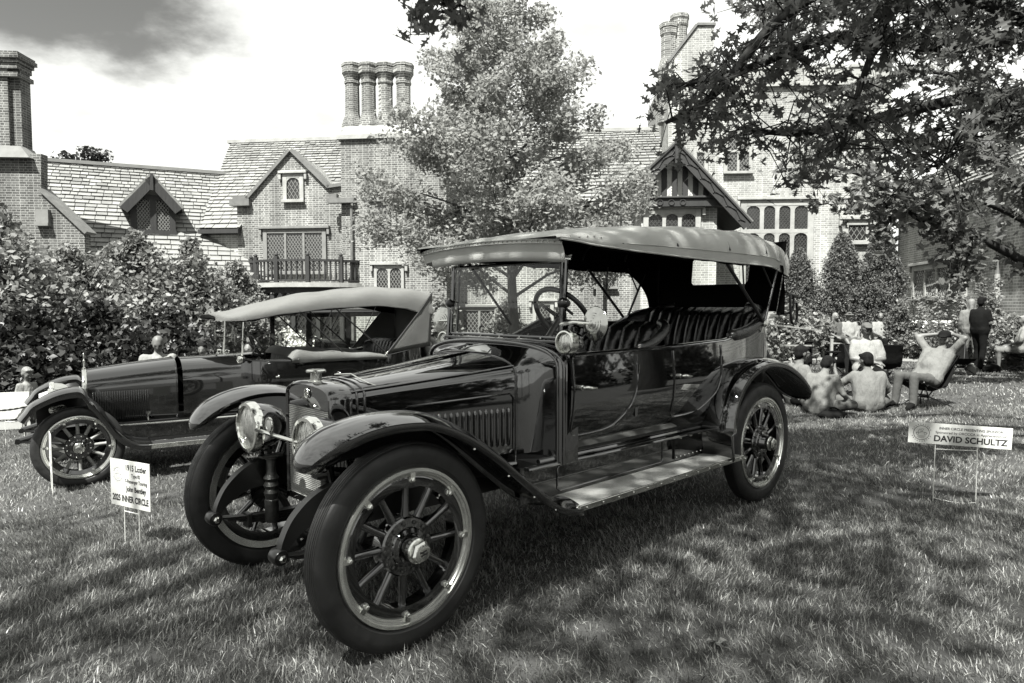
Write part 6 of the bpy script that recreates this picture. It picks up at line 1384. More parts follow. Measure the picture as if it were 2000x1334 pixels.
# ================================================================= PEOPLE
def capsule(mb, a, b, ra, rb, n=10):
    a = Vector(a); b = Vector(b); d = b-a; L = d.length
    if L < 1e-5: mb.sphere(a, max(ra, rb), n, 8); return
    t = d/L; pts = []; rs = []
    for k in range(4, 0, -1): q = k/4*PI/2*.98; pts.append(a-t*ra*math.sin(q)); rs.append(ra*math.cos(q))
    pts += [a, a.lerp(b, .5), b]; rs += [ra, (ra+rb)/2, rb]
    for k in range(1, 5): q = k/4*PI/2*.98; pts.append(b+t*rb*math.sin(q)); rs.append(rb*math.cos(q))
    mb.tube(pts, rs, n)
class Body:
    def __init__(s): s.P = []
    def c(s, a, b, ra, rb, tag): s.P.append(('c', Vector(a), Vector(b), ra, rb, tag))
    def e(s, c, r, tag, R=None): s.P.append(('e', Vector(c), r, R, tag))
    def build(s, name, parent, vox, mats, smooth=9):
        mb = MB()
        for p in s.P:
            if p[0] == 'c': capsule(mb, p[1], p[2], p[3], p[4])
            else: mb.sphere(p[1], p[2], 12, 8, p[3])
        me = bpy.data.meshes.new('tmp'); me.from_pydata(mb.v, [], mb.f)
        import bmesh
        bm = bmesh.new(); bm.from_mesh(me); bmesh.ops.recalc_face_normals(bm, faces=bm.faces); bm.to_mesh(me); bm.free()
        o = bpy.data.objects.new('tmp', me); COL.objects.link(o)
        r = o.modifiers.new('r', 'REMESH'); r.mode = 'VOXEL'; r.voxel_size = vox
        k = o.modifiers.new('s', 'SMOOTH'); k.factor = .5; k.iterations = smooth
        dg = bpy.context.evaluated_depsgraph_get(); m2 = bpy.data.meshes.new_from_object(o.evaluated_get(dg)); bpy.data.objects.remove(o); bpy.data.meshes.remove(me)
        m2.name = name; n = len(m2.polygons); C = np.empty(n*3, dtype=np.float32); m2.polygons.foreach_get('center', C); C = C.reshape(-1, 3)
        tags = []; best = np.full(n, 1e9); idx = np.zeros(n, int)
        for p in s.P:
            tg = p[-1]
            if tg not in tags: tags.append(tg)
            if p[0] == 'c':
                a = np.array(p[1]); b = np.array(p[2]); ab = b-a; t = np.clip(((C-a)@ab)/max(ab@ab, 1e-9), 0, 1); dd = np.linalg.norm(C-a-t[:, None]*ab, axis=1)-(p[3]+(p[4]-p[3])*t)
            else:
                q = C-np.array(p[1])
                if p[3] is not None: q = q@np.array(p[3])
                rr = np.array(p[2]); dd = (np.linalg.norm(q/rr, axis=1)-1)*rr.min()
            k_ = dd < best; best[k_] = dd[k_]; idx[k_] = tags.index(tg)
        m2.materials.clear()
        for t in tags: m2.materials.append(M[mats[t]])
        m2.polygons.foreach_set('material_index', idx.astype(np.int32)); m2.shade_smooth(); m2.update()
        ob = bpy.data.objects.new(name, m2); COL.objects.link(ob); ob.parent = parent; return ob
def V3(*a): return Vector(a)
def head(B, c, fwd, hair='short', s=1., cap=False, glasses=None, up=(0, 0, 1), hat=False, tilt=0):
    f = Vector(fwd).normalized(); l = Vector(up).cross(f).normalized(); u = f.cross(l); R = Matrix((f, l, u)).transposed(); c = Vector(c)
    Q = lambda x, y, z: c+R @ Vector((x, y, z))*s
    B.e(Q(-.005, 0, .03), (.098*s, .077*s, .092*s), 'skin', R); B.e(Q(.028, 0, -.045), (.062*s, .056*s, .075*s), 'skin', R); B.e(Q(.052, 0, -.092), (.03*s, .028*s, .022*s), 'skin', R)
    B.c(Q(.092, 0, .012), Q(.110, 0, -.032), .011*s, .017*s, 'skin'); B.c(Q(.088, -.035, .03), Q(.088, .035, .03), .014*s, .014*s, 'skin')
    for y in (-1, 1):
        B.e(Q(-.005, y*.08, -.008), (.02*s, .011*s, .032*s), 'skin', R)
        B.e(Q(.086, y*.031, .008), (.014*s, .015*s, .010*s), 'eye', R); B.e(Q(.064, y*.045, -.02), (.03*s, .026*s, .03*s), 'skin', R)
    B.c(Q(.090, -.020, -.060), Q(.090, .020, -.060), .009*s, .009*s, 'lip')
    if hair == 'short': B.e(Q(-.022, 0, .048), (.100*s, .086*s, .088*s), 'hair', R); B.e(Q(-.055, 0, -.01), (.062*s, .078*s, .075*s), 'hair', R); B.c(Q(.062, -.05, .088), Q(.062, .05, .088), .026*s, .026*s, 'hair')
    if hair == 'bald': B.e(Q(-.05, 0, -.012), (.064*s, .080*s, .05*s), 'hair', R)
    if hair == 'long':
        B.e(Q(-.022, 0, .045), (.102*s, .090*s, .09*s), 'hair', R); B.c(Q(-.06, 0, 0), Q(-.085, 0, -.2), .07*s, .045*s, 'hair')
        for y in (-1, 1): B.c(Q(-.01, y*.078, .03), Q(-.02, y*.085, -.12), .03*s, .026*s, 'hair')
    if cap: B.e(Q(-.012, 0, .062), (.106*s, .088*s, .078*s), 'cap', R); B.e(Q(.105, 0, .058), (.075*s, .07*s, .012*s), 'cap', R)
    if hat: B.e(Q(-.008, 0, .075), (.10*s, .086*s, .075*s), 'cap', R); B.e(Q(0, 0, .05), (.165*s, .15*s, .014*s), 'cap', R)
    if glasses:
        for y in (-1, 1): B.e(Q(.098, y*.032, .008), (.012*s, .029*s, .019*s), glasses, R); B.c(Q(.085, y*.066, .014), Q(-.01, y*.086, .012), .006*s, .005*s, glasses)
    return Q
def hand(B, w, d, palm_n, s=1., curl=.6, side=1):
    """palm and five fingers from wrist w along d; palm_n faces the grip side"""
    d = Vector(d).normalized(); n = Vector(palm_n); n = (n-d*n.dot(d)).normalized(); l = d.cross(n)*side; w = Vector(w)
    B.c(w, w+d*.065*s, .026*s, .033*s, 'skin'); 
    for k in range(4):
        o = (k-1.5)*.021*s; L = (.062, .072, .068, .052)[k]*s; b0 = w+d*.085*s+l*o; k1 = b0+(d*math.cos(curl*.6)+n*math.sin(curl*.6))*L*.5; k2 = k1+(d*math.cos(curl*1.6)+n*math.sin(curl*1.6))*L*.5
        B.c(b0-d*.02*s, k1, .0115*s, .0105*s, 'skin'); B.c(k1, k2, .0105*s, .009*s, 'skin')
    t0 = w+d*.03*s+l*.028*s; t1 = t0+(d*.6+l*.7+n*.3).normalized()*.04*s; B.c(t0, t1, .014*s, .012*s, 'skin'); B.c(t1, t1+(d*.8+n*.5).normalized()*.032*s, .012*s, .009*s, 'skin')
def body(J, s=1., sleeve='half', legs='long', curl=.6, palms=None, fat=1.):
    B = Body(); J = {k: Vector(v) for k, v in J.items()}
    pel, ch, nk = J['pel'], J['chest'], J['neck']
    for L in 'LR':
        B.c(J['hip'+L], J['sh'+L].lerp(J['hip'+L], .12)*.90+ch*.10, .112*s*fat, .088*s*fat, 'shirt')
        B.c(ch, J['sh'+L], .095*s, .068*s, 'shirt')
        el, wr = J['el'+L], J['wr'+L]; sh = J['sh'+L]
        if sleeve == 'half':
            m = sh.lerp(el, .72); B.c(sh, m, .066*s, .062*s, 'shirt'); B.c(m, el, .046*s, .043*s, 'skin'); B.c(el, wr, .043*s, .029*s, 'skin')
        elif sleeve == 'long': B.c(sh, el, .064*s, .052*s, 'shirt'); B.c(el, wr, .052*s, .038*s, 'shirt')
        else: B.c(sh, el, .048*s, .042*s, 'skin'); B.c(el, wr, .041*s, .029*s, 'skin')
        pn = (palms or {}).get(L, (0, 0, -1)); hand(B, wr, (wr-el), pn, s, curl, 1 if L == 'L' else -1)
        kn, an, to = J['knee'+L], J['ank'+L], J['toe'+L]; hp_ = J['hip'+L]
        if legs == 'long': B.c(hp_, kn, .10*s*fat, .07*s, 'trouser'); B.c(kn, an, .068*s, .055*s, 'trouser')
        elif legs == 'short': B.c(hp_, kn, .10*s*fat, .078*s, 'trouser'); B.c(kn, kn.lerp(an, .35), .058*s, .056*s, 'skin'); B.c(kn.lerp(an, .35), an, .056*s, .036*s, 'skin')
        B.c(an, to, .045*s, .038*s, 'shoe'); B.c(an.lerp(to, .3), to, .042*s, .04*s, 'shoe')
    B.c(J['hipL'], J['hipR'], .118*s*fat, .118*s*fat, 'trouser'); B.c(pel.lerp(ch, .12), ch, .135*s*fat, .12*s, 'shirt'); hv = (ch-pel).normalized()*.05*s; B.c(J['hipL']+hv, J['hipR']+hv, .128*s*fat, .128*s*fat, 'shirt')
    tq = (ch-pel).normalized().to_track_quat('Z', 'X').to_matrix(); B.e(pel.lerp(ch, .50), (.142*s*fat, .20*s*fat, .34*s), 'shirt', Matrix.Rotation(0, 3, 'Z') @ Matrix(((ch-pel).normalized().cross(Vector((0, 1, 0))).normalized()*-1, Vector((0, 1, 0)), (ch-pel).normalized())).transposed())
    B.e(pel.lerp(ch, .45)+Vector((.035*s, 0, 0))*fat, (.125*s*fat, .155*s*fat, .17*s), 'shirt')
    B.c(ch, nk, .105*s, .06*s, 'shirt'); B.c(nk, J['head']+Vector((0, 0, -.04*s)), .052*s, .048*s, 'skin'); B.c(nk+Vector((0, 0, -.01*s)), nk+Vector((.0, 0, .012*s)), .066*s, .060*s, 'shirt')
    return B
def mk(name, label, loc, yaw, J, mats, s=1., vox=.014, hs=1., hd=None, fwd=(1, 0, 0), group=None, extra=None, **k):
    T = thing(name, label, 'person', loc, yaw, group); J = {a: Vector(b)*s for a, b in J.items()}
    B = body(J, s, **k); hk = dict(hd or {}); head(B, J['head']+Vector((0, 0, .10*(hs-1))), fwd, s=s*hs, **hk)
    if extra: extra(B, J)
    mm = {'skin': 'skin', 'eye': 'ink', 'lip': 'mid_cloth', 'hair': 'hair_dark', 'cap': 'dark_cloth', 'shoe': 'dark_cloth', 'trouser': 'dark_cloth', 'shirt': 'white_cloth', 'gl': 'ink'}; mm.update(mats)
    B.build('body', T, vox, mm); return T
def sit_chair(seat=.46, lean=-.08, knee=.0, arms='lap', spread=.11, cross=False):
    J = dict(pel=(0, 0, seat+.10), chest=(lean*.8, 0, seat+.50), neck=(lean, 0, seat+.62), head=(lean+.03, 0, seat+.77))
    for L, y in (('L', 1), ('R', -1)):
        J['hip'+L] = (.02, y*.10, seat+.09); J['sh'+L] = (lean*.9, y*.19, seat+.555); J['knee'+L] = (.42, y*spread, seat+.07); J['ank'+L] = (.42+knee, y*spread, .09); J['toe'+L] = (.58+knee, y*(spread+.03), .045)
        J['el'+L] = (.06+lean*.4, y*.25, seat+.30); J['wr'+L] = (.26, y*.12, seat+.19)
    if cross: J['kneeR'] = (.40, .06, seat+.16); J['ankR'] = (.62, .14, seat-.12); J['toeR'] = (.74, .18, seat-.06)
    if arms == 'folded': J['wrL'] = (.16, -.08, seat+.27); J['wrR'] = (.18, .08, seat+.24)
    if arms == 'arms': 
        for L, y in (('L', 1), ('R', -1)): J['el'+L] = (.03, y*.28, seat+.28); J['wr'+L] = (.27, y*.27, seat+.25)
    return J
def stand(h=1., arms='down', stride=.0):
    J = dict(pel=(0, 0, .95), chest=(-.01, 0, 1.36), neck=(0, 0, 1.47), head=(.03, 0, 1.62))
    for L, y in (('L', 1), ('R', -1)):
        st = stride*y; J['hip'+L] = (0, y*.09, .93); J['sh'+L] = (0, y*.185, 1.40); J['knee'+L] = (.03+st*.5, y*.10, .50); J['ank'+L] = (-.02+st, y*.11, .09); J['toe'+L] = (.15+st, y*.13, .04)
        J['el'+L] = (-.03, y*.24, 1.12); J['wr'+L] = (.07, y*.25, .88)
    if arms == 'front': 
        for L, y in (('L', 1), ('R', -1)): J['el'+L] = (.02, y*.25, 1.13); J['wr'+L] = (.23, y*.07, 1.05)
    return J
def face_to(p, q): return math.atan2(q[1]-p[1], q[0]-p[0])
# ---- group on the lawn
g = ground(1700, 800); g.y = 9.9; P = at(1697, 800, 9.9); bc_ = G(P.x, 9.9)
J = dict(pel=(-.02, 0, .11), chest=(.06, 0, .47), neck=(.09, 0, .59), head=(.13, .01, .735))
for L, y in (('L', 1), ('R', -1)):
    J['hip'+L] = (0, y*.10, .11); J['sh'+L] = (.07, y*.185, .53); J['knee'+L] = (.30, y*.36, .14); J['ank'+L] = (.36, y*-.03, .08); J['toe'+L] = (.30, y*-.20, .06)
    J['el'+L] = (.12, y*.30, .30); J['wr'+L] = (.32, y*.30, .20)
J['elL'] = (.20, .36, .36); J['wrL'] = (.28, .40, .60)
mk('person', 'boy in pale shirt sitting cross-legged on grass with one hand raised', bc_, R_(82), J, dict(shirt='pale_cloth', trouser='mid_cloth', shoe='dark_cloth'), s=1.0, fwd=(.9, .35, -.12), hd=dict(hair='short'), legs='short', palms={'L': (1, 0, 0)})
P = at(1597, 800, 9.7); J2 = {k: tuple(v) for k, v in J.items()}; J2['elL'] = (.12, .30, .30); J2['wrL'] = (.32, .22, .22); J2['chest'] = (.12, 0, .46); J2['neck'] = (.18, 0, .57); J2['head'] = (.27, 0, .69); J2['shL'] = (.13, .18, .51); J2['shR'] = (.13, -.18, .51)
mk('person', 'dark-haired boy in pale shirt sitting on grass with his head bowed', G(P.x, 9.7), R_(40), J2, dict(shirt='pale_cloth', trouser='grey_cloth'), fwd=(.85, -.15, -.5), hd=dict(hair='short'), legs='long')
P = at(1552, 790, 10.5)
J3 = dict(J2); J3['chest'] = (.04, 0, .50); J3['neck'] = (.06, 0, .62); J3['head'] = (.10, 0, .765); J3['shL'] = (.05, .18, .56); J3['shR'] = (.05, -.18, .56)
mk('person', 'boy with glasses and cropped dark hair sitting behind the rear wing', G(P.x, 10.5), R_(8), J3, dict(shirt='pale_cloth', trouser='dark_cloth', gl='ink'), fwd=(1, .0, -.1), hd=dict(hair='short', glasses='gl'), s=1.05)
# ---- camp chairs
def camp_chair(loc, yaw, label, seat=.40, back=.92, recline=.35, w=.52):
    T = thing('camp_chair', label, 'chair', loc, yaw, 'folding chairs on the lawn'); m = MB()
    # local: faces +x ; sling seat
    P = bez([(.32, 0, seat+.02), (.15, 0, seat-.09), (-.08, 0, seat-.12), (-.24, 0, seat-.02), (-.24-recline*.5, 0, (seat+back)/2), (-.24-recline, 0, back)], 6)
    n = len(P); m.loft([[p+Vector((0, -w/2*(.92 if i > n*.75 else 1), .05 if n*.1 < i < n*.5 else 0)), p+Vector((0, -w/4, 0)), p, p+Vector((0, w/4, 0)), p+Vector((0, w/2*(.92 if i > n*.75 else 1), .05 if n*.1 < i < n*.5 else 0))] for i, p in enumerate(P)], closed=False, caps=False); m.obj('sling', 'dark_cloth', T, smooth=60, solid=.008)
    for s in (1, -1):
        for a, b in (((.34, s*w/2, seat+.04), (-.02, s*.06, .17)), ((-.26-recline, s*w*.44, back+.02), (-.02, s*.06, .17)), ((-.02, s*.06, .17), (.30, s*.26, .0)), ((-.02, s*.06, .17), (-.34, s*.26, .0))):
            m = MB(); m.tube([a, b], .010, 6); m.obj('leg', 'satin', T)
    m = MB(); m.tube([(-.02, -.07, .17), (-.02, .07, .17)], .026, 8); m.obj('hub', 'satin', T); return T
P = at(1803, 798, 10.35); yr_ = R_(206); rc = G(P.x, 10.35)
camp_chair(rc, yr_, 'black camp chair holding the reclining man with hands behind his head', seat=.38, back=.78, recline=.30, w=.44)
J = dict(pel=(-.06, 0, .42), chest=(-.33, 0, .78), neck=(-.41, 0, .885), head=(-.46, 0, 1.03))
for L, y in (('L', 1), ('R', -1)):
    J['hip'+L] = (-.03, y*.10, .41); J['sh'+L] = (-.36, y*.19, .84); J['knee'+L] = (.42, y*.12, .49); J['ank'+L] = (.46, y*.14, .09); J['toe'+L] = (.62, y*.17, .045)
    J['el'+L] = (-.36, y*.37, 1.06); J['wr'+L] = (-.50, y*.13, 1.10)
mk('person', 'man in cap and pale shirt reclining in camp chair, hands clasped behind head', rc, yr_, J, dict(shirt='pale_cloth', trouser='grey_cloth', hair='hair_light', cap='dark_cloth'), fwd=(.85, .35, -.12), hd=dict(hair='bald', cap=True), palms={'L': (0, -1, 0), 'R': (0, 1, 0)}, fat=1.08)
P = at(1692, 780, 11.4); wl = G(P.x, 11.4); wy = R_(-98)
camp_chair(wl, wy, 'black camp chair under the woman in cap and sunglasses', seat=.44, back=.86, recline=.2)
mk('person', 'seated woman in cap and dark sunglasses wearing a pale polo shirt', wl, wy, sit_chair(.36, -.10, arms='folded'), dict(shirt='white_cloth', trouser='dark_cloth', cap='mid_cloth', hair='mid_cloth', gl='ink'), fwd=(1, .0, -.05), hd=dict(hair='short', cap=True, glasses='gl'), fat=1.12)
for px, Y, lab in ((1652, 13.6, 'empty black camp chair in front of the bench, beside the woman in sunglasses'), (1722, 13.4, 'empty black camp chair in front of the white-shirted man on the bench')):
    P = at(px, 760, Y); camp_chair(G(P.x, Y), R_(80), lab, seat=.42, back=.80, recline=.15)
P = at(1876, 722, 15.2); camp_chair(G(P.x, 15.2), R_(250), 'empty black camp chair beside the standing man in black', seat=.36, back=.66, recline=.2, w=.42)
# ---- standing pair
P = at(1911, 722, 16.2)
mk('person', 'man dressed in black with cap, standing and looking away', G(P.x, 16.2), R_(18), stand(arms='front', stride=.07), dict(shirt='dark_cloth', trouser='dark_cloth', cap='dark_cloth'), s=1.0, fwd=(1, .15, 0), hd=dict(hair='short', cap=True), vox=.016, fat=1.1)
P = at(1893, 722, 17.1)
mk('person', 'woman with tied hair in pale dress, standing behind man in black', G(P.x, 17.1), R_(60), stand(), dict(shirt='pale_cloth', trouser='pale_cloth', hair='hair_light'), s=.98, hd=dict(hair='long'), legs='short', vox=.018)
# ---- bench and sitters
bp_ = at(1677, 697, 20.4); BN = thing('garden_bench', 'long pale wooden garden bench below the evergreens', 'bench', G(bp_.x, 20.4), R_(2))
for x in (-.97, 0, .97):
    m = MB(); m.b6(x-.035, x+.035, -.30, -.24, 0, .62 if x else .42); m.obj('leg', 'bench_wood', BN, smooth=0); m = MB(); m.b6(x-.035, x+.035, .22, .28, 0, .92); m.obj('leg', 'bench_wood', BN, smooth=0)
for k in range(4): m = MB(); m.b6(-.99, .99, -.29+k*.125, -.18+k*.125, .41, .44); m.obj('seat_slat', 'bench_wood', BN, smooth=0)
for z in (.50, .88): m = MB(); m.b6(-.94, .94, .20, .24, z-.04, z+.05); m.obj('back_rail', 'bench_wood', BN, smooth=0)
for k in range(17): m = MB(); m.b6(-.90+k*.108, -.84+k*.108, .205, .235, .53, .85); m.obj('back_slat', 'bench_wood', BN, smooth=0)
for x in (-.97, .97): m = MB(); m.b6(x-.04, x+.04, -.32, .26, .60, .64); m.obj('arm', 'bench_wood', BN, smooth=0)
for px, lab, mm, hh, kw in ((1634, 'fair-haired woman in striped top on garden bench with legs crossed', dict(shirt='grey_cloth', trouser='grey_cloth', hair='hair_light', shoe='white_cloth'), dict(hair='long'), dict(legs='short')), (1661, 'person in white shirt and sun hat sitting on garden bench', dict(shirt='white_cloth', trouser='mid_cloth', cap='mid_cloth'), dict(hair='short', hat=True), dict(legs='short')), (1722, 'grey-haired man in white shirt sitting at the end of the garden bench', dict(shirt='white_cloth', trouser='dark_cloth', hair='hair_light'), dict(hair='bald'), dict(legs='long'))):
    P = at(px, 690, 20.35); mk('person', lab, G(P.x, 20.40), R_(-88), sit_chair(.44, -.09, cross=(px == 1634)), mm, vox=.02, hd=hh, s=1., fwd=(1, .1 if px != 1722 else -.5, 0), **kw)
# ---- person at the right edge
P = at(1992, 722, 15.9); camp_chair(G(P.x, 15.9), R_(150), 'black chair under the person in white beside the access sign', seat=.45, back=.85, recline=.15)
mk('person', 'person in white top seated beside the wheelchair access sign', G(P.x, 15.9), R_(150), sit_chair(.42, -.06), dict(shirt='white_cloth', trouser='pale_cloth', hair='hair_light', shoe='white_cloth'), vox=.018, hd=dict(hair='short'), legs='short')
# ---- people by the shrubs behind the long tourer
for i, (px, py, Y, lab, mm, hh, yw) in enumerate(((308, 652, 10.0, 'bald man in white shirt sitting in front of the shrubs, looking down', dict(shirt='white_cloth', trouser='grey_cloth', hair='hair_light'), dict(hair='bald'), -65), (396, 668, 12.6, 'dark-haired person in white tee behind the windscreen of the long tourer', dict(shirt='white_cloth', trouser='dark_cloth'), dict(hair='short'), -80), (488, 666, 11.2, 'woman with tied-back dark hair in white shirt beyond the steering wheel', dict(shirt='white_cloth', trouser='dark_cloth'), dict(hair='long'), -95))):
    P = at(px, py, Y); z0 = P.z-1.33; gz_ = float(gz(P.x, Y)); st_ = max(.30, min(.68, P.z-.87-gz_))
    T = thing('stool', 'plain stool under '+lab.split(' in ')[0], 'stool', G(P.x, Y), 0, 'stools by the shrubs'); m = MB(); m.lathe([(.17, st_-.10), (.18, st_-.09), (.18, st_-.06), (.16, st_-.05)], 16); m.obj('seat', 'bench_wood', T)
    for k in range(3): a = 2*PI*k/3; m = MB(); m.tube([(.12*math.cos(a), .12*math.sin(a), st_-.10), (.19*math.cos(a), .19*math.sin(a), 0)], .015, 6); m.obj('leg', 'bench_wood', T)
    mk('person', lab, G(P.x, Y), R_(yw), sit_chair(st_-.04, .0), mm, vox=.016, hd=hh, fwd=(1, 0, -.45 if i == 0 else -.05))
P = at(90, 745, 10.0); mk('person', 'small child in white tee standing at the front of the long tourer', G(P.x, 9.6), R_(-25), stand(), dict(shirt='white_cloth', trouser='mid_cloth', hair='hair_light'), s=.56, hs=1.35, vox=.011, hd=dict(hair='short'), legs='short', fwd=(1, 0, -.35))
# ---- heads seen through the windscreen of the near car
P = at(940, 640, 17.2); mk('person', 'person in white shirt behind the small open car', G(P.x, 17.2), R_(-60), stand(), dict(shirt='white_cloth', trouser='dark_cloth'), s=.80, vox=.02, hd=dict(hair='short'))
P = at(1046, 640, 16.9); mk('person', 'white-capped person in white shirt bending beyond the steering wheel of the black touring car', G(P.x, 16.9), R_(-20), stand(arms='front'), dict(shirt='white_cloth', trouser='dark_cloth', cap='white_cloth'), s=.80, vox=.02, hd=dict(hair='short', cap=True))
# ================================================================= SIGNS AND SMALL THINGS
def text_mesh(txt, size, bold=0., align='CENTER', xs=1.):
    cu = bpy.data.curves.new('t', 'FONT'); cu.body = txt; cu.size = size; cu.align_x = align; cu.align_y = 'CENTER'; cu.offset = bold; cu.resolution_u = 3
    o = bpy.data.objects.new('t', cu); COL.objects.link(o); dg = bpy.context.evaluated_depsgraph_get(); dg.update(); me = bpy.data.meshes.new_from_object(o.evaluated_get(dg)); bpy.data.objects.remove(o); bpy.data.curves.remove(cu)
    for v in me.vertices: v.co.x *= xs
    return me
def lettering(par, txt, size, x, z, y=-.0031, bold=.0, xs=1., fit=None, m='ink', back=False):
    me = text_mesh(txt, size, bold, xs=xs)
    if fit:
        w_ = max(v.co.x for v in me.vertices)-min(v.co.x for v in me.vertices); k = fit/w_
        for v in me.vertices: v.co.x *= k
    me.materials.clear(); me.materials.append(M[m]); me.name = 'lettering'; o = bpy.data.objects.new('lettering', me); COL.objects.link(o); o.parent = par
    o.location = (x, y, z); o.rotation_euler = (PI/2, 0, 0)
    if back: o.location = (-x, -y, z); o.rotation_euler = (PI/2, 0, PI)
    return o
def ring_logo(par, x, z, r, back=False):
    y = -.0032; sgn = 1
    m = MB(); Mx = Matrix.Translation((x, y, z)) @ Matrix.Rotation(PI/2, 4, 'X')
    def arc(rr, w_, a0=0, a1=2*PI, n=40):
        V = []; 
        for i in range(n+1):
            a = a0+(a1-a0)*i/n; V += [Mx @ Vector(((rr-w_)*math.cos(a), (rr-w_)*math.sin(a), 0)), Mx @ Vector(((rr+w_)*math.cos(a), (rr+w_)*math.sin(a), 0))]
        m.add(V, [(2*i, 2*i+1, 2*i+3, 2*i+2) for i in range(n)])
    def stroke(pts, w_):
        for (xa, za), (xb, zb) in zip(pts[:-1], pts[1:]):
            d = Vector((xb-xa, zb-za)); d.normalize(); q = Vector((-d.y, d.x))*w_; m.add([Mx @ Vector((xa+q.x, za+q.y, 0)), Mx @ Vector((xb+q.x, zb+q.y, 0)), Mx @ Vector((xb-q.x, zb-q.y, 0)), Mx @ Vector((xa-q.x, za-q.y, 0))], [(0, 1, 2, 3)])
    arc(r, r*.035)
    for i in range(24):        # lettering round the seal, too small to read
        if i in (0, 11, 12, 23): continue
        a = 2*PI*(i+.5)/24; arc(r*1.22, r*.07, a-.035, a+.035, 2)
    w_ = r*.022   # line drawing of an old car
    stroke([(-.75*r, .0), (-.5*r, .05*r), (-.1*r, .05*r), (0, .15*r), (.7*r, .02*r), (.75*r, -.1*r)], w_); stroke([(-.45*r, .08*r), (-.3*r, .5*r), (-.05*r, .5*r), (-.1*r, .1*r)], w_); stroke([(.05*r, .15*r), (.25*r, .55*r)], w_); stroke([(-.2*r, .5*r), (.1*r, .6*r), (.3*r, .55*r)], w_*.7)
    for cx in (-.5*r, .5*r):
        n0 = len(m.v); 
        for i in range(12):
            a, b = 2*PI*i/12, 2*PI*(i+1)/12; stroke([(cx+.16*r*math.cos(a), -.12*r+.16*r*math.sin(a)), (cx+.16*r*math.cos(b), -.12*r+.16*r*math.sin(b))], w_)
    for k, L in enumerate((.5, .6, .4)): stroke([(-L*r, (-.42-.14*k)*r), (L*r, (-.42-.14*k)*r)], w_*.7)
    o = m.obj('emblem', 'ink', par, smooth=0, fix=False)
    if back: o.rotation_euler = (0, 0, PI)
    return o
def yard_sign(label, ctr_px, base, yaw, w_, h_, zc, stake_w, name='yard_sign', roll=0., group=None):
    T = thing(name, label, 'sign', base, yaw, group); m = MB(); m.b6(-w_/2, w_/2, -.0025, .0025, zc-h_/2, zc+h_/2); B = m.obj('board', 'white_sign', T, smooth=0); B.rotation_euler = (0, roll, 0)
    for s in (-1, 1): m = MB(); m.tube([(s*stake_w/2, .005, -.05), (s*stake_w/2*.97, .005, zc-h_/2+.1)], .0038, 6); m.obj('stake', 'wire', T)
    m = MB(); m.tube([(-stake_w/2, .005, zc-h_/2-.035), (stake_w/2, .005, zc-h_/2-.035)], .0034, 6); m.obj('cross_wire', 'wire', T); return T, B
# car card on the lawn in front of the long tourer
b = ground(258, 1066); t = at(256, 946, b.y); T, B = yard_sign('white card on wire legs reading 1915 Lozier, before the black touring car', None, G(b.x, b.y), R_(-28), .42, .315, t.z-b.z, .16)
zc = t.z-b.z
ring_logo(B, -.125, zc+.055, .045)
for txt, z, sz, fx, bo in (('1915 Lozier', .108, .054, .22, .002), ('Type 82', .058, .034, .095, .001), ('7-Passenger Touring', .018, .034, .235, .001), ('John Bentley', -.034, .048, .215, .002)): lettering(B, txt, sz, .065, zc+z, bold=bo, fit=fx)
lettering(B, '2025 INNER CIRCLE', .058, -.0, zc-.105, bold=.0025, fit=.385)
# card seen nearly edge on beside the wheel of the long tourer
b = ground(101, 962); t = at(97, 880, b.y); zc = t.z-b.z; T, B = yard_sign('white card on wire legs seen edge on by the wooden-spoked front wheel', None, G(b.x, b.y), R_(-53), .36, .37, zc, .2)
for k, (fx, z) in enumerate(((.22, .12), (.12, .07), (.24, .02), (.2, -.04), (.38, -.12))): lettering(B, ['1920', 'Touring', '7-Passenger', 'Sedan', '2025 INNER CIRCLE'][k] if k == 4 else '2025', .035, .06 if k < 4 else 0, zc+z, fit=fx*.6 if k < 4 else fx)
# sponsor sign
b = ground(1864, 982); t = at(1870, 850, b.y); zc = t.z-b.z
T, B = yard_sign('white sponsor sign on a wire frame reading DAVID SCHULTZ', None, G(b.x, b.y), R_(-14), .72, .165, zc, .30)
B.rotation_euler = (0, .035, 0)
for bk in (False, True):
    for txt, z, sz, fx, bo, xx in (('INNER CIRCLE PRESENTING SPONSOR', .045, .027, .44, .0006, .075), ('Sponsored by ORCCCA in Appreciation of', .012, .027, .49, .0004, .075), ('DAVID SCHULTZ', -.038, .066, .51, .0022, .075)): lettering(B, txt, sz, xx, zc+z, bold=bo, fit=fx, back=bk)
    ring_logo(B, -.268, zc+.0, .056, back=bk)
m = MB(); m.tube(bez([(-.15, .005, .03), (-.05, .0, .01), (.06, 0, .0), (.15, .005, .012)], 5), .0036, 6); m.obj('ground_wire', 'wire', T)
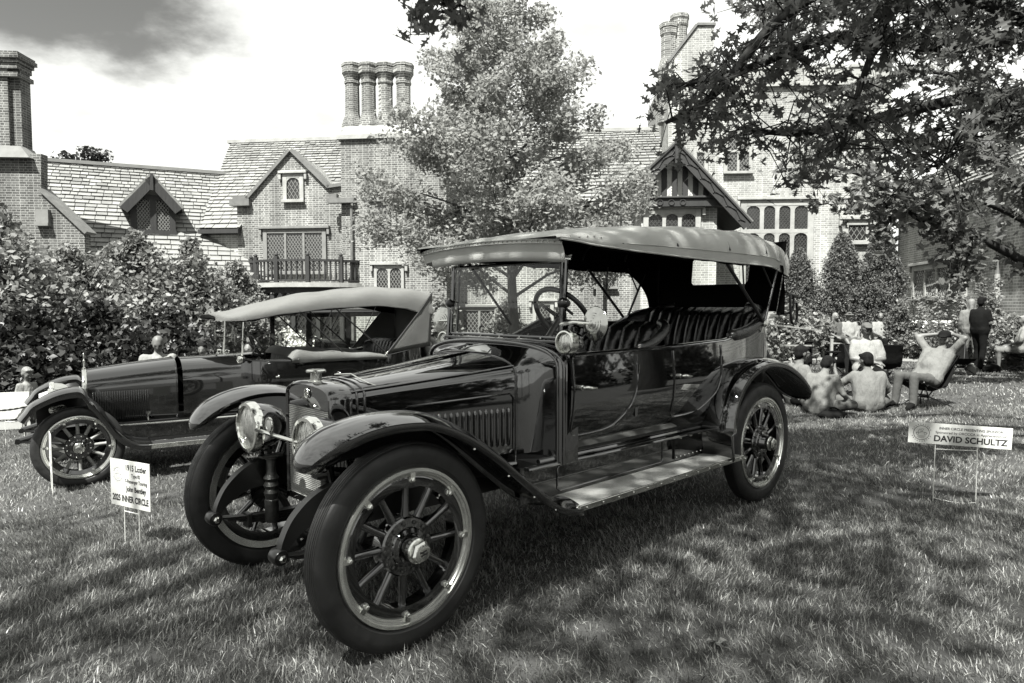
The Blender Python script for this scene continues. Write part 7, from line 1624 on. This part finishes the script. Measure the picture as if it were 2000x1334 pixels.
# wheelchair access sign
b = ground(1963, 716); t = at(1963, 659, b.y); zc = t.z-b.z; T, B = yard_sign('white wheelchair access sign with black arrow beside the border shrubs', None, G(b.x, b.y), R_(-10), .50, .36, zc, .3)
lettering(B, 'WHEELCHAIR', .07, 0, zc-.02, bold=.003, fit=.45); lettering(B, 'ACCESS', .065, 0, zc-.085, bold=.003, fit=.27)
m = MB(); y = -.0035; m.add([(-.10, y, zc-.15), (.05, y, zc-.15), (.05, y, zc-.165), (.12, y, zc-.142), (.05, y, zc-.118), (.05, y, zc-.133), (-.10, y, zc-.133)], [(0, 1, 2, 3, 4, 5, 6)]); m.obj('arrow', 'ink', B, smooth=0, fix=False)
m = MB(); Mw = Matrix.Translation((0, y, zc+.09)) @ Matrix.Rotation(PI/2, 4, 'X')
def ar(rr, w2, a0, a1, cx, cz, n=16):
    V = []
    for i in range(n+1):
        a = a0+(a1-a0)*i/n; V += [(cx+(rr-w2)*math.cos(a), y, cz+(rr-w2)*math.sin(a)), (cx+(rr+w2)*math.cos(a), y, cz+(rr+w2)*math.sin(a))]
    m.add(V, [(2*i, 2*i+1, 2*i+3, 2*i+2) for i in range(n)])
ar(.045, .007, -3.4, .4, 0, zc+.075); ar(.008, .008, 0, 2*PI, -.01, zc+.155)
m.add([(-.018, y, zc+.14), (-.004, y, zc+.14), (0, y, zc+.10), (.03, y, zc+.10), (.05, y, zc+.05), (.036, y, zc+.05), (.022, y, zc+.086), (-.014, y, zc+.086)], [tuple(range(8))]); m.obj('wheelchair_symbol', 'ink', B, smooth=0, fix=False)
# blank board and rope at the left edge
b = ground(30, 868); t = at(22, 792, b.y); T, B = yard_sign('blank white board on wire legs beside the rope at the path edge', None, G(b.x, b.y), R_(20), .36, .37, t.z-b.z, .22)
p0 = at(-70, 800, 8.9); p1 = at(120, 770, 9.6)
RS = thing('rope_barrier', 'twisted rope slung between two short posts in front of the shrubs', 'rope', G(p0.x, p0.y)); off = RS.location
for p in (p0, p1): m = MB(); g0 = G(p.x, p.y); m.tube([g0-off, Vector((p.x, p.y, p.z+.06))-off], .016, 8); m.obj('post', 'satin', RS)
m = MB(); P = [p0.lerp(p1, i/40)-off+Vector((0, 0, -.10*math.sin(PI*i/40))) for i in range(41)]; 
for ph in (0, PI):
    m.tube([p+Vector((0, math.cos(i*1.3+ph)*.007, math.sin(i*1.3+ph)*.007)) for i, p in enumerate(P)], .009, 6)
m.obj('rope', 'steel_dark', RS)
# folding canopy frame and little table
P = at(1590, 705, 17.5); CF = thing('folding_canopy', 'white flat-topped folding canopy on slanted poles behind the touring car', 'canopy', G(P.x-.3, 17.5)); zt = at(1590, 638, 17.5).z
m = MB(); m.prism([(-.62, -.3, zt+.02), (.34, -.3, zt-.10), (.34, .3, zt-.10), (-.62, .3, zt+.02)], (0, 0, .035)); m.obj('canopy', 'white_cloth', CF, smooth=0)
for a, b_ in (((.22, 0, zt-.09), (.12, 0, .05)), ((.02, 0, zt-.06), (.17, 0, zt-.42)), ((.12, .1, .05), (.12, .1, .6))): m = MB(); m.tube([a, b_], .014, 6); m.obj('pole', 'white_cloth', CF)
m = MB(); m.b6(-.5, .15, -.2, .2, .52, .55); m.obj('tray', 'white_cloth', CF, smooth=0)
m = MB(); m.b6(.07, .22, -.1, .1, .02, .62); m.obj('holder', 'dark_cloth', CF, smooth=0, bevel=.02)
for k in range(2): m = MB(); m.torus(.13, .012, 24, 6, Matrix.Translation((-.45+.6*k, -.2, .14)) @ Matrix.Rotation(PI/2, 4, 'X')); m.obj('wheel', 'satin', CF)
# folding stool / walker
P = at(1627, 738, 13.0); FS = thing('folding_stool', 'folded black tripod stool with strap on the grass before the bench', 'stool', G(P.x, 13.0))
for a, b_ in (((0, 0, .66), (-.22, -.08, .0)), ((0, 0, .66), (.06, -.1, .0)), ((0, 0, .66), (.03, .14, .0)), ((-.12, -.04, .35), (.05, -.06, .30))): m = MB(); m.tube([a, b_], .013, 6); m.obj('leg', 'satin', FS)
m = MB(); m.b6(-.12, .12, -.08, .08, .64, .68); m.obj('seat', 'dark_cloth', FS, smooth=0, bevel=.02)
m = MB(); m.tube(bez([(-.02, -.1, .5), (-.2, -.14, .35), (-.12, -.14, .15), (.0, -.12, .25)], 6), .016, 6); m.obj('strap', 'dark_cloth', FS)
P = at(1618, 738, 10.9); pb = MB(); pb.prism([(-.14, -.1, .02), (.14, -.12, .02), (.17, .1, .12), (-.10, .12, .13)], (0, 0, .012)); o = pb.obj('clipboard', 'pale_board', None, smooth=0); o.location = G(P.x, 10.9); tag(o, 'pale board lying on the grass beside the boys', 'board')
# jug, bags
P = at(1897, 722, 15.2); JG = thing('water_jug', 'white plastic jug with a lid on the grass by the standing man', 'jug', G(P.x, 15.2)); m = MB(); m.lathe([(.08, 0), (.095, .015), (.095, .17), (.075, .21), (.05, .225)], 20); m.obj('body', 'white_cloth', JG); m = MB(); m.lathe([(.052, .225), (.052, .25), (.04, .255)], 16); m.obj('lid', 'pale_board', JG); m = MB(); m.tube(bez([(.09, 0, .17), (.14, 0, .15), (.14, 0, .08), (.092, 0, .05)], 5), .01, 6); m.obj('handle', 'white_cloth', JG)
def bag(px, py, Y, label, sx, sz, m_='dark_cloth'):
    P = at(px, py, Y); T = thing('bag', label, 'bag', G(P.x, Y), R_(20)); m = MB(); rings = []
    for z, k in ((0, .85), (.25, 1), (.6, .9), (.85, .6), (1, .25)): rings.append([Vector((sx*k*math.cos(a)*(1+.08*math.sin(3*a)), sx*.55*k*math.sin(a), sz*z)) for a in [2*PI*i/14 for i in range(14)]])
    m.loft(rings); m.obj('body', m_, T, smooth=80); m = MB(); m.tube(bez([(-sx*.5, 0, sz*.8), (-sx*.2, .02, sz*1.25), (sx*.2, .02, sz*1.25), (sx*.5, 0, sz*.8)], 5), .012, 6); m.obj('strap', m_, T)
bag(1938, 716, 15.8, 'dark bag lying on the grass by the access sign', .26, .2); bag(1628, 806, 9.4, 'dark bag on the grass between the two boys', .24, .10)
# slatted cold frame by the wing wall
P = at(1840, 660, 20.0); CFm = thing('cold_frame', 'low sloping slatted frame against the wing wall', 'frame', G(P.x, 20.2), R_(-35)); z0 = at(1840, 664, 20.2).z; z1 = at(1840, 630, 20.2).z; zb = float(G(P.x, 20.2).z)
m = MB(); m.prism([(-.9, 0, z0-zb), (.9, 0, z0-zb), (.9, .45, z1-zb), (-.9, .45, z1-zb)], (0, 0, .03)); m.obj('glazing', 'winglass', CFm, smooth=0)
for k in range(6): m = MB(); x = -.85+.28*k; m.bar((x, -.01, z0-zb+.045), (x+.28, .44, z1-zb+.045), .05, .03); m.obj('slat', 'pale_board', CFm, smooth=0)
m = MB(); m.b6(-.95, .95, .42, .47, z1-zb-.02, z1-zb+.05); m.obj('top_rail', 'pale_board', CFm, smooth=0)
m = MB(); m.b6(-.92, .92, .0, .42, 0, z0-zb-.005); m.obj('base', 'brick_pale', CFm, smooth=0)
# dry leaves on the grass
for i, (px, py, s_, lab) in enumerate(((1402, 1274, .075, 'pale crumpled leaf lying in the foreground grass'), (1131, 1050, .05, 'small dry leaf in the shade of the running board'), (1252, 1128, .045, 'dry leaf standing up in the grass below the running board'), (1605, 925, .05, 'dry leaf on the grass behind the rear wheel'))):
    b = ground(px, py-8); m = MB(); L_ = lobed(True); m.add([((x-.45)*s_*1.6, y_*s_*1.6, .028+.02*abs(y_)*s_*8+.012*math.sin(x*9)) for x, y_ in L_], [tuple(range(len(L_)))]); o = m.obj('fallen_leaf', 'pale_cloth', None, smooth=0, fix=False, solid=.001); o.location = b; o.rotation_euler = (R_(8), R_(-10 if i != 2 else -60), R_(200+60*i)); tag(o, lab, 'leaf')
# ---------------------------------------------------------------- keep the tree at thing > part > sub-part
def depth(o):
    n = 1
    while o.parent is not None: o = o.parent; n += 1
    return n
for o in list(COL.objects):
    while depth(o) > 3: o.parent = o.parent.parent
